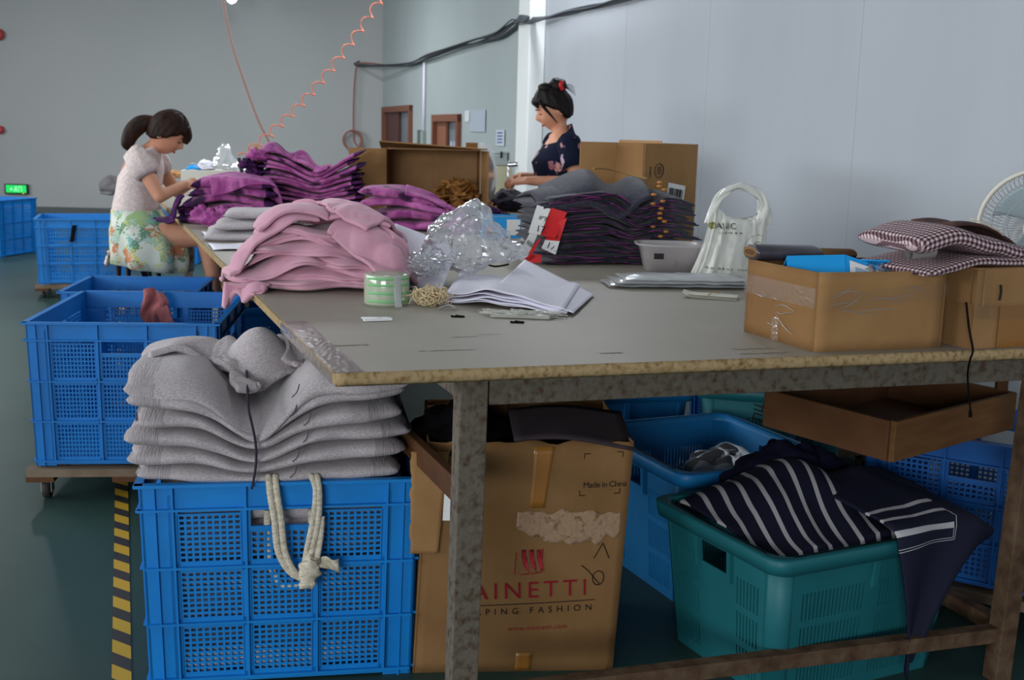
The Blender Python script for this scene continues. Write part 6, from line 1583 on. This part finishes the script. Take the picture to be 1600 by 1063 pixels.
# ------------------------------------------------------------------ pedestal fan at the right edge
fc = PY(1624, 356, 3.75); t = thing('pedestal_fan', 'white pedestal fan at the right edge behind the gingham bundle', 'fan', (fc.x, fc.y, 0), radians(-28)); M_fan = mat('fan_cream', (206, 202, 190), .5); M_wire = mat('fan_wire', (168, 170, 170), .4, metal=.3)
FR = .185; fz = fc.z
MB().tube([Vector((FR * cos(x), 0, fz + FR * sin(x))) for x in np.linspace(0, 2 * pi, 49)[:-1]], .0075, 8, close=True, flat=1.4).obj('guard_ring', M_fan, t, True)
for sgn, nm in ((-1, 'front_guard'), (1, 'rear_guard')):
    q = MB(); NW = 72
    for k in range(NW):
        x = 2 * pi * k / NW; pts = []
        for f in np.linspace(0, 1, 6):
            tw_ = x + .35 * (1 - f) * sgn; r = FR * (.22 + .78 * f); pts.append(Vector((r * cos(tw_), sgn * .075 * (1 - f ** 2.4), fz + r * sin(tw_))))
        q.tube(pts, .0009, 4)
    for r_ in (.55, .8): q.tube([Vector((FR * r_ * cos(x), sgn * .075 * (1 - ((r_ - .22) / .78) ** 2.4), fz + FR * r_ * sin(x))) for x in np.linspace(0, 2 * pi, 41)[:-1]], .0012, 4, close=True)
    q.obj(nm, M_wire, t)
    b = MB(); b.rings([[Vector((r * cos(x), sgn * y, fz + r * sin(x))) for x in np.linspace(0, 2 * pi, 25)[:-1]] for r, y in ((.042, .07), (.042, .082), (.03, .088))]); b.obj('guard_cap', M_fan, t, True)
for k in range(3):
    b = MB(); b.grid(lambda a, c: Vector(((.03 + .12 * a) * cos(k * 2.094 + (c - .5) * 1.1 + .3 * a), .03 * (c - .5), fz + (.03 + .12 * a) * sin(k * 2.094 + (c - .5) * 1.1 + .3 * a))), 8, 8, .002); b.obj('blade', mat('fan_blade', (150, 168, 176), .3), t, True)
b = MB(); b.rings([[Vector((r * cos(x), y, fz + r * sin(x))) for x in np.linspace(0, 2 * pi, 25)[:-1]] for r, y in ((.055, .08), (.062, .11), (.058, .19), (.03, .22))]); b.obj('motor', M_fan, t, True)
MB().tube([(0, .13, fz - .05), (0, .13, .03)], .016, 12).obj('pole', M_fan, t, True); MB().lathe([(.19, 0), (.19, .015), (.15, .035), (.03, .05)], 32, (0, .13, 0)).obj('base', M_fan, t, True)

# ------------------------------------------------------------------ people
def cap(b, p0, r0, p1, r1, n=14, sq=(1, 1)):
    p0, p1 = Vector(p0), Vector(p1); d = (p1 - p0); L = d.length; d = d.normalized() if L > 1e-6 else Vector((0, 0, 1)); a = d.cross(Vector((0, 1, 0)))
    if a.length < .1: a = d.cross(Vector((1, 0, 0)))
    a.normalize(); c = d.cross(a); R = []
    for k in range(5): x = -pi / 2 + pi / 2 * k / 4 * .98 + .03; R.append((p0 + d * r0 * sin(x), r0 * cos(x)))
    for k in range(5): x = pi / 2 * k / 4 * .98; R.append((p1 + d * r1 * sin(x), r1 * cos(x)))
    b.rings([[c0 + (a * cos(2 * pi * j / n) * sq[0] + c * sin(2 * pi * j / n) * sq[1]) * r for j in range(n)] for c0, r in R])


def ell(c, rx, ry, tilt=0, n=28):
    return [Vector(c) + Vector((rx * cos(x) * cos(tilt), ry * sin(x), rx * cos(x) * sin(tilt))) for x in np.linspace(0, 2 * pi, n + 1)[:-1]]


def headf(d, hair=False):
    """skull and face radius for direction d (x = face, z = up), in metres"""
    p = Vector((d.x * .093, d.y * .073, d.z * .113))
    if d.z < 0:
        p.y *= 1 - .30 * d.z ** 2; p.x = p.x * (1 - .12 * d.z ** 2) + .012 * (-d.z)
    if not hair:
        g = lambda x0, y0, z0, s: exp(-((d.y - y0) ** 2 + (d.z - z0) ** 2) / s ** 2) * (d.x > 0)
        p.x += .024 * g(0, 0, -.14, .15) + .012 * g(0, 0, .02, .12) - .010 * (g(0, .36, .10, .16) + g(0, -.36, .10, .16)) + .006 * (g(0, .34, .26, .16) + g(0, -.34, .26, .16)) + .009 * g(0, 0, -.48, .14) + .010 * g(0, 0, -.84, .2) - .004 * g(0, 0, -.62, .08) + .006 * (g(0, .5, -.2, .2) + g(0, -.5, -.2, .2))
    return p


def hand_(b, wr, dirv, nrm, side, curl=.5, s=1.0):
    d = Vector(dirv).normalized(); n = Vector(nrm); n = (n - d * n.dot(d)).normalized(); a = d.cross(n) * side
    pc_ = Vector(wr)
    for k in range(4): cap(b, pc_ + a * (-.026 + .0175 * k) * s * .7 + d * .01, .013 * s, pc_ + a * (-.028 + .0187 * k) * s + d * .075 * s, .0115 * s, 8)
    for k, L in enumerate((.062, .072, .068, .052)):
        p = pc_ + a * (-.028 + .0187 * k) * s + d * .078 * s; v = d.copy(); r = .0088 * s
        for q, fr_ in enumerate((.45, .32, .26)):
            c = curl * (.5 + .45 * q); v2_ = (d * cos(c + q * curl * .5) - n * sin(c + q * curl * .5)).normalized(); e = p + v2_ * L * fr_ * s; cap(b, p, r, e, r * .92, 8); p = e; r *= .92
    p = pc_ + a * -.026 * s + d * .022 * s; e = p + (a * -.9 + d * .8 - n * .3).normalized() * .034 * s; cap(b, p, .012 * s, e, .010 * s, 8); f = e + (d * .9 - a * .15 - n * .45).normalized() * .030 * s; cap(b, e, .010 * s, f, .0085 * s, 8)


def person(name, label, loc, rz, build, mskin, voxel=.0065, sc=1.0):
    t = thing(name, label, 'person', loc, rz); t.scale = (sc,) * 3
    b = MB(); build(b)
    o = b.obj('body', mskin, t)
    rm = o.modifiers.new('rm', 'REMESH'); rm.mode = 'VOXEL'; rm.voxel_size = voxel; rm.use_smooth_shade = True
    s_ = o.modifiers.new('sm', 'SMOOTH'); s_.factor = .5; s_.iterations = 3
    me = bpy.data.meshes.new_from_object(o.evaluated_get(bpy.context.evaluated_depsgraph_get()))
    o.modifiers.clear(); o.data = me; me.materials.clear(); me.materials.append(mskin); me.polygons.foreach_set('use_smooth', [True] * len(me.polygons))
    return t


def head_mesh(b, c, M):
    R = []
    for j in range(41):
        th = pi * j / 40; R.append([Vector(c) + M @ headf(Vector((sin(th) * cos(ph), sin(th) * sin(ph), cos(th)))) for ph in np.linspace(0, 2 * pi, 49)[:-1]])
    b.rings(R)
    for s in (-1, 1):
        q = [Vector(c) + M @ Vector((-.012 + .018 * cos(x) * .8, s * (.070 + .010 + .006 * cos(x)), -.012 + .03 * sin(x))) for x in np.linspace(0, 2 * pi, 13)[:-1]]
        for k in range(12): cap(b, q[k], .006, q[(k + 1) % 12], .006, 6)
        cap(b, Vector(c) + M @ Vector((-.012, s * .074, -.012)), .014, Vector(c) + M @ Vector((-.008, s * .076, -.02)), .01, 6)


def face_parts(t, c, M, browm):
    for s in (-1, 1):
        pts = [Vector(c) + M @ (headf(Vector((.92, s * (.20 + .30 * f), .06 - .05 * sin(pi * f))).normalized()) * 1.012) for f in np.linspace(0, 1, 7)]
        MB().tube(pts, .0028, 6).obj('eye', browm, t, True)
        pts = [Vector(c) + M @ (headf(Vector((.9, s * (.16 + .36 * f), .26 + .06 * sin(pi * f))).normalized()) * 1.012) for f in np.linspace(0, 1, 7)]
        MB().tube(pts, .003, 6).obj('eyebrow', browm, t, True)
    pts = [Vector(c) + M @ (headf(Vector((.86, .26 * f, -.47 - .03 * (1 - f * f))).normalized()) * 1.01) for f in np.linspace(-1, 1, 9)]
    MB().tube(pts, lambda f: .0022 + .004 * sin(pi * f), 8).obj('lips', M_lip, t, True)


def hair_cap(t, c, M, m, front=.55, side=-.25, thick=.016, seed=1, bang=0):
    """hair shell; hairline sits at 'front' on the brow and drops behind the ears"""
    b = MB(); R = []
    for j in range(49):
        th = pi * j / 48; ring = []
        for ph in np.linspace(0, 2 * pi, 73)[:-1]:
            d = Vector((sin(th) * cos(ph), sin(th) * sin(ph), cos(th))); p = headf(d, True)
            a = abs(math.atan2(d.y, d.x))         # 0 at the face
            line = front if a < .75 else front + (side - front) * min(1, (a - .75) / .55) if a < 1.3 else side + (-.62 - side) * min(1, (a - 1.3) / .8)
            line += .10 * noise.noise(Vector((ph * 3, seed, 0))) - (bang * (a < .8))
            k = max(0, min(1, (d.z - line) / .10 + .5)); k = k * k * (3 - 2 * k)
            g = thick * (1 + .35 * noise.noise(Vector((ph * 9, d.z * 1.5, seed)))) + .004 * noise.noise(Vector((ph * 30, d.z * 2, seed)))
            ring.append(Vector(c) + M @ (p * (1 - .10 * (1 - k)) + d * g * k))
        R.append(ring)
    b.rings(R); return b.obj('hair', m, t, True)


def rotY(a): return Matrix.Rotation(a, 3, 'Y')


def loft(t, name, rings, m, th=None, fold=0, nf=9, seed=0):
    b = MB(); R = []
    for k, (c, rx, ry, tl, f) in enumerate(rings):
        ring = []
        for i, x in enumerate(np.linspace(0, 2 * pi, 65)[:-1]):
            s = 1 + f * (sin(nf * x + 1.1 * sin(2 * x + seed)) * .6 + noise.noise(Vector((cos(x) * 3, sin(x) * 3, k * .35 + seed))) * .8)
            ring.append(Vector(c) + Vector((rx * s * cos(x) * cos(tl), ry * s * sin(x), -rx * s * cos(x) * sin(tl))))
        R.append(ring)
    b.rings(R, cap=False); o = b.obj(name, m, t, True); so = o.modifiers.new('s', 'SOLIDIFY'); so.thickness = .004; return o


def tubecloth(t, name, pts, radii, m, fold=.03, nf=7, seed=0):
    b = MB(); pts = [Vector(p) for p in pts]; R = []; prev = None
    for k, p in enumerate(pts):
        d = (pts[min(k + 1, len(pts) - 1)] - pts[max(k - 1, 0)]).normalized(); a = (d.cross(Vector((0, 1, 0))) if prev is None else prev - d * prev.dot(d))
        if a.length < .1: a = d.cross(Vector((1, 0, 0)))
        a.normalize(); prev = a; c = d.cross(a)
        R.append([p + (a * cos(x) + c * sin(x)) * radii[k] * (1 + fold * sin(nf * x + seed + k * .5)) for x in np.linspace(0, 2 * pi, 33)[:-1]])
    b.rings(R, cap=False); o = b.obj(name, m, t, True); so = o.modifiers.new('s', 'SOLIDIFY'); so.thickness = .003; return o


# standing woman
SWY = 6.75; sp_ = PY(873, 300, SWY)
Mh = rotY(radians(26)); hc_s = Vector((.045, -.0, 1.475))
eL, wL, eR, wR = Vector((-.045, .235, 1.085)), Vector((.20, .125, 1.085)), Vector((-.0, -.225, 1.08)), Vector((.215, -.05, 1.10))


def build_s(b):
    b.rings([ell((.0, 0, .80), .095, .155), ell((-.015, 0, .90), .115, .17), ell((0, 0, 1.02), .092, .135), ell((.012, 0, 1.14), .105, .145), ell((.012, 0, 1.23), .105, .155), ell((-.004, 0, 1.30), .075, .145), ell((-.008, 0, 1.345), .05, .085), ell((-.002, 0, 1.36), .042, .045)])
    cap(b, (-.004, 0, 1.33), .048, (.028, 0, 1.43), .046); head_mesh(b, hc_s, Mh)
    for s, e, w_ in ((1, eL, wL), (-1, eR, wR)):
        cap(b, (-.005, s * .155, 1.295), .052, e, .038); cap(b, e, .038, w_, .025)
        cap(b, (0, s * .085, .85), .085, (.01, s * .085, .47), .055); cap(b, (.01, s * .085, .47), .052, (-.01, s * .09, .08), .035); cap(b, (-.02, s * .09, .04), .035, (.13, s * .10, .03), .026)
        hand_(b, w_, (Vector((.33, 0.03, 1.075)) - w_), (0, s * .5, .8), -s, .75)
    for s in (-1, 1): cap(b, (.075, s * .065, 1.18), .052, (.085, s * .065, 1.165), .045)


pw_ = person('person', 'standing woman in navy floral dress, dark bun with red clip, looking down at her hands', (sp_.x, SWY, 0), radians(192), build_s, M_skin, sc=1.04)


def floral(name, base, cols, scale, thr):
    m = bpy.data.materials.new(name); m.use_nodes = True; MATS[name] = m; nt = m.node_tree; b = nt.nodes['Principled BSDF']; b.inputs['Roughness'].default_value = .9; b.inputs['Specular IOR Level'].default_value = .1
    tc = nt.nodes.new('ShaderNodeTexCoord'); v = nt.nodes.new('ShaderNodeTexVoronoi'); v.inputs['Scale'].default_value = scale; n = nt.nodes.new('ShaderNodeTexNoise'); n.inputs['Scale'].default_value = scale * 1.3; n.inputs['Detail'].default_value = 3
    mx = nt.nodes.new('ShaderNodeMix'); mx.data_type = 'VECTOR'; mx.inputs[0].default_value = .12; nt.links.new(tc.outputs['Object'], mx.inputs[4]); nt.links.new(n.outputs['Color'], mx.inputs[5]); nt.links.new(mx.outputs[1], v.inputs['Vector'])
    sp = nt.nodes.new('ShaderNodeSeparateColor'); nt.links.new(v.outputs['Color'], sp.inputs[0]); r = nt.nodes.new('ShaderNodeValToRGB'); r.color_ramp.interpolation = 'CONSTANT'; r.color_ramp.elements[0].color = lin(cols[0]); r.color_ramp.elements[1].position = .99; r.color_ramp.elements[1].color = lin(cols[-1])
    for k, c in enumerate(cols[1:-1]): e = r.color_ramp.elements.new((k + 1) / (len(cols) - 1)); e.color = lin(c)
    nt.links.new(sp.outputs[0], r.inputs[0]); n2 = nt.nodes.new('ShaderNodeTexNoise'); n2.inputs['Scale'].default_value = scale * .55; n2.inputs['Detail'].default_value = 4; nt.links.new(tc.outputs['Object'], n2.inputs['Vector'])
    g = nt.nodes.new('ShaderNodeMath'); g.operation = 'GREATER_THAN'; g.inputs[1].default_value = thr; nt.links.new(n2.outputs['Fac'], g.inputs[0])
    m2 = nt.nodes.new('ShaderNodeMix'); m2.data_type = 'RGBA'; nt.links.new(g.outputs[0], m2.inputs[0]); m2.inputs[6].default_value = lin(base); nt.links.new(r.outputs[0], m2.inputs[7]); nt.links.new(m2.outputs[2], b.inputs['Base Color'])
    return m


M_ndress = floral('navy_floral', (22, 27, 46), [(196, 176, 190), (206, 150, 140), (150, 90, 100), (110, 100, 130), (180, 120, 110)], 24, .585)
loft(pw_, 'dress', [((-.01, 0, .50), .19, .23, 0, .06), ((-.012, 0, .70), .16, .20, 0, .05), ((-.015, 0, .90), .128, .184, 0, .02), ((0, 0, 1.02), .104, .148, 0, .02), ((.014, 0, 1.10), .118, .158, 0, .015), ((.028, 0, 1.18), .128, .166, 0, .01), ((.012, 0, 1.25), .112, .168, .1, .008), ((-.002, 0, 1.305), .084, .156, .25, .005), ((-.012, 0, 1.335), .064, .112, .45, 0), ((-.010, 0, 1.350), .070, .080, .75, 0)], M_ndress)
for s, e in ((1, eL), (-1, eR)):
    a_ = Vector((-.008, s * .135, 1.318)); m_ = Vector((-.006, s * .172, 1.285)); f_ = m_.lerp(e, .62); tubecloth(pw_, 'sleeve', [a_, a_.lerp(m_, .5), m_, m_.lerp(f_, .5), f_], [.045, .062, .066, .064, .066], M_ndress, .03)
face_parts(pw_, hc_s, Mh, M_hair)
hair_cap(pw_, hc_s, Mh, M_hair, front=.52, side=.12, thick=.022, seed=3)
for s, dz in ((1, 0), (-1, 0)):   # strands beside the face
    pts = sm([hc_s + Mh @ Vector((.065, s * .055, .075)), hc_s + Mh @ Vector((.062, s * .074, .035)), hc_s + Mh @ Vector((.045, s * .080, -.02)), hc_s + Mh @ Vector((.030, s * .078, -.07))], 16); MB().tube(pts, lambda f: .017 * (1 - f) + .003, 8, flat=.5).obj('hair_strand', M_hair, pw_, True)
MB().tube(sm([hc_s + Mh @ Vector((.06, -.04, .09)), hc_s + Mh @ Vector((.088, .0, .075)), hc_s + Mh @ Vector((.086, .045, .045))], 14), lambda f: .02 - .012 * f, 8, flat=.5).obj('hair_strand', M_hair, pw_, True)
b = MB(); bc_ = hc_s + Mh @ Vector((-.065, .01, .105)); R = []
for j in range(17):
    R.append([bc_ + Vector((.052 * sin(pi * j / 16) * cos(x), .050 * sin(pi * j / 16) * sin(x), .042 * cos(pi * j / 16))) * (1 + .25 * noise.noise(Vector((cos(x) * 2, sin(x) * 2, j * .3)))) for x in np.linspace(0, 2 * pi, 25)[:-1]])
b.rings(R); b.obj('hair_bun', M_hair, pw_, True)
b = MB(); bc2 = hc_s + Mh @ Vector((-.005, .01, .122)); R = []
for j in range(13): R.append([bc2 + Vector((.045 * sin(pi * j / 12) * cos(x), .045 * sin(pi * j / 12) * sin(x), .028 * cos(pi * j / 12))) * (1 + .2 * noise.noise(Vector((cos(x) * 2, sin(x) * 2, j * .3 + 4)))) for x in np.linspace(0, 2 * pi, 21)[:-1]])
b.rings(R); b.obj('hair_top', M_hair, pw_, True)
MB().tube(sm([bc_ + Vector((-.02, .052, .02)), bc_ + Vector((-.005, .06, .005)), bc_ + Vector((-.02, .056, -.02))], 10), .011, 8).obj('hair_clip', mat('red_clip', (186, 36, 40), .35), pw_, True)
for k in range(4): MB().tube(sm([bc_ + Vector((-.03, .01 * k, -.0)), bc_ + Vector((-.07, .01 * k + .01, .01 - .012 * k)), bc_ + Vector((-.10, .012 * k, -.006 - .014 * k))], 10), lambda f: .003 * (1 - f) + .0008, 5).obj('loose_hair', M_hair, pw_, True)
MB().tube([hc_s + Mh @ Vector((-.006, .088, -.045)), hc_s + Mh @ Vector((-.006, .089, -.056))], .004, 8).obj('earring', M_gold, pw_, True)

# seated woman
SY = 6.3; s0_ = PY(214, 350, SY); STZ = .70
st_ = thing('stool', 'dark round stool with four legs under the seated woman', 'stool', (s0_.x, SY, 0), .3); M_stool = mat('dark_steel', (46, 44, 48), .5)
MB().lathe([(.001, STZ - .03), (.16, STZ - .03), (.165, STZ - .02), (.165, STZ - .005), (.15, STZ), (.001, STZ)], 28).obj('seat', M_stool, st_, True)
for k in range(4): x = k * pi / 2 + .5; MB().tube([(.11 * cos(x), .11 * sin(x), STZ - .03), (.17 * cos(x), .17 * sin(x), 0)], .014, 8).obj('leg', M_stool, st_, True)
MB().tube([Vector((.145 * cos(x), .145 * sin(x), .25)) for x in np.linspace(0, 2 * pi, 25)[:-1]], .009, 6, close=True).obj('ring', M_stool, st_, True)
Mh2 = rotY(radians(40)); hc2 = Vector((.175, -.005, 1.345))
sR, sL = Vector((.045, -.15, 1.215)), Vector((.055, .15, 1.215)); eR2, eL2 = Vector((.165, -.20, 1.015)), Vector((.18, .20, 1.02)); wR2, wL2 = Vector((.275, -.055, 1.075)), Vector((.30, .06, 1.08))
kR, kL = Vector((.38, -.10, .80)), Vector((.40, .09, .80)); fR, fL = Vector((.43, -.10, .50)), Vector((.47, .10, .50))


def build_t(b):
    b.rings([ell((.0, 0, .71), .10, .15), ell((-.01, 0, .80), .13, .175), ell((-.005, 0, .92), .105, .145), ell((.015, 0, 1.04), .10, .14, -.1), ell((.03, 0, 1.13), .10, .15, -.2), ell((.05, 0, 1.21), .075, .145, -.3), ell((.065, 0, 1.25), .05, .085, -.35), ell((.075, 0, 1.262), .04, .045, -.4)])
    cap(b, (.065, 0, 1.235), .045, (.145, 0, 1.30), .044); head_mesh(b, hc2, Mh2)
    for s, sh, e, w_, k_, f_ in ((-1, sR, eR2, wR2, kR, fR), (1, sL, eL2, wL2, kL, fL)):
        cap(b, sh, .048, e, .035); cap(b, e, .035, w_, .023); hand_(b, w_, Vector((.39, 0, 1.07)) - w_, (0, s * .6, .7), -s, .7)
        cap(b, (.02, s * .085, .79), .085, k_, .056); cap(b, k_, .052, f_, .034); cap(b, f_ + Vector((-.02, 0, -.025)), .032, f_ + Vector((.14, s * .02, -.035)), .024)


pt = person('person', 'seated woman in white lace blouse and floral skirt, brown ponytail, bent over the table', (s0_.x, SY, 0), radians(6), build_t, M_skin)
M_lace = mat('cream_lace', (222, 208, 204), .9, (206, 188, 186), 70, .4, .6, .3, 120)
loft(pt, 'top', [((.0, 0, .885), .128, .17, 0, .02), ((.0, 0, .95), .124, .162, 0, .02), ((.015, 0, 1.04), .120, .158, -.1, .015), ((.032, 0, 1.13), .122, .166, -.2, .01), ((.046, 0, 1.195), .100, .162, -.3, .006), ((.055, 0, 1.235), .072, .12, -.35, .0), ((.066, 0, 1.255), .056, .07, -.4, 0)], M_lace)
for s, sh, e in ((-1, sR, eR2), (1, sL, eL2)):
    a_ = sh + Vector((.0, -s * .03, .03)); f_ = sh.lerp(e, .50); tubecloth(pt, 'puff_sleeve', [a_, sh + Vector((0, s * .012, .012)), sh.lerp(e, .2), sh.lerp(e, .40), f_], [.04, .066, .076, .07, .050], M_lace, .04, 9)
M_skirt = floral('floral_skirt', (206, 212, 200), [(150, 180, 130), (206, 200, 130), (130, 180, 172), (196, 204, 160), (196, 128, 92), (100, 140, 118), (212, 216, 206), (196, 200, 190), (170, 196, 186), (120, 128, 122)], 20, .47)
loft(pt, 'skirt', [((.0, 0, .93), .126, .166, 0, .01), ((.02, 0, .86), .15, .195, 0, .03), ((.06, 0, .80), .20, .215, .10, .05), ((.075, 0, .74), .215, .22, .12, .08), ((.072, 0, .68), .21, .22, .14, .11), ((.07, 0, .62), .205, .22, .14, .14)], M_skirt, nf=10)
b = MB(); b.grid(lambda a, c: Vector((.07 + (.212 + .012 * sin(a * 26) + .02 * c) * cos(2.35 + a * 1.2), (.228 + .012 * sin(a * 26) + .01 * c) * sin(2.35 + a * 1.2) * 1.0, .705 - c * .075 + .006 * sin(a * 19) * c)), 40, 6, .003); b.obj('lace_hem', M_lace, pt, True)
face_parts(pt, hc2, Mh2, M_hairb)
hair_cap(pt, hc2, Mh2, M_hairb, front=.42, side=-.10, thick=.018, seed=6)
MB().tube(sm([hc2 + Mh2 @ Vector((.06, -.03, .085)), hc2 + Mh2 @ Vector((.098, -.01, .055)), hc2 + Mh2 @ Vector((.105, 0, .02))], 14), lambda f: .026 - .012 * f, 8, flat=1.4).obj('fringe', M_hairb, pt, True)
tl0 = hc2 + Mh2 @ Vector((-.100, 0, -.012))
MB().tube(sm([tl0 + Vector((.03, 0, .01)), tl0, tl0 + Vector((-.055, 0, -.015)), tl0 + Vector((-.10, -.01, -.06)), tl0 + Vector((-.125, -.015, -.125)), tl0 + Vector((-.115, -.02, -.155))], 30), lambda f: .022 + .026 * sin(pi * min(1, f * 1.1)) * (f < .91) - .018 * (f > .8) * (f - .8) * 5, 12).obj('ponytail', M_hairb, pt, True)
MB().tube([tl0 + Vector((-.004, cos(x) * .026, sin(x) * .026)) for x in np.linspace(0, 2 * pi, 17)[:-1]], .007, 6, close=True).obj('hair_tie', M_navy, pt, True)
M_sandal = mat('teal_sandal', (70, 130, 124), .6)
for s, f_ in ((-1, fR), (1, fL)):
    MB().grid(lambda a, c: f_ + Vector((-.06 + .24 * a, (c - .5) * .08 * (.7 + .6 * a * (1 - a) * 2) + s * .02 * a, -.066)), 10, 4, .016).obj('sandal_sole', mat('tan_sole', (176, 158, 132), .7), pt)
    for dx, r_ in ((-.005, .038), (.06, .034), (.10, .032)):
        MB().tube([f_ + Vector((dx + .01 * cos(x), r_ * 1.05 * cos(x) + s * .02 * dx / .14, -.032 + r_ * sin(x))) for x in np.linspace(0, 2 * pi, 17)[:-1]], .007, 6, close=True, flat=.6).obj('sandal_strap', M_sandal, pt, True)
MB().tube([Vector((.12, -.02, 1.235)), Vector((.125, -.03, 1.18)), Vector((.13, -.02, 1.12))], .006, 6).obj('blue_lanyard', mat('lanyard_blue', (70, 130, 190), .6), pt, True)
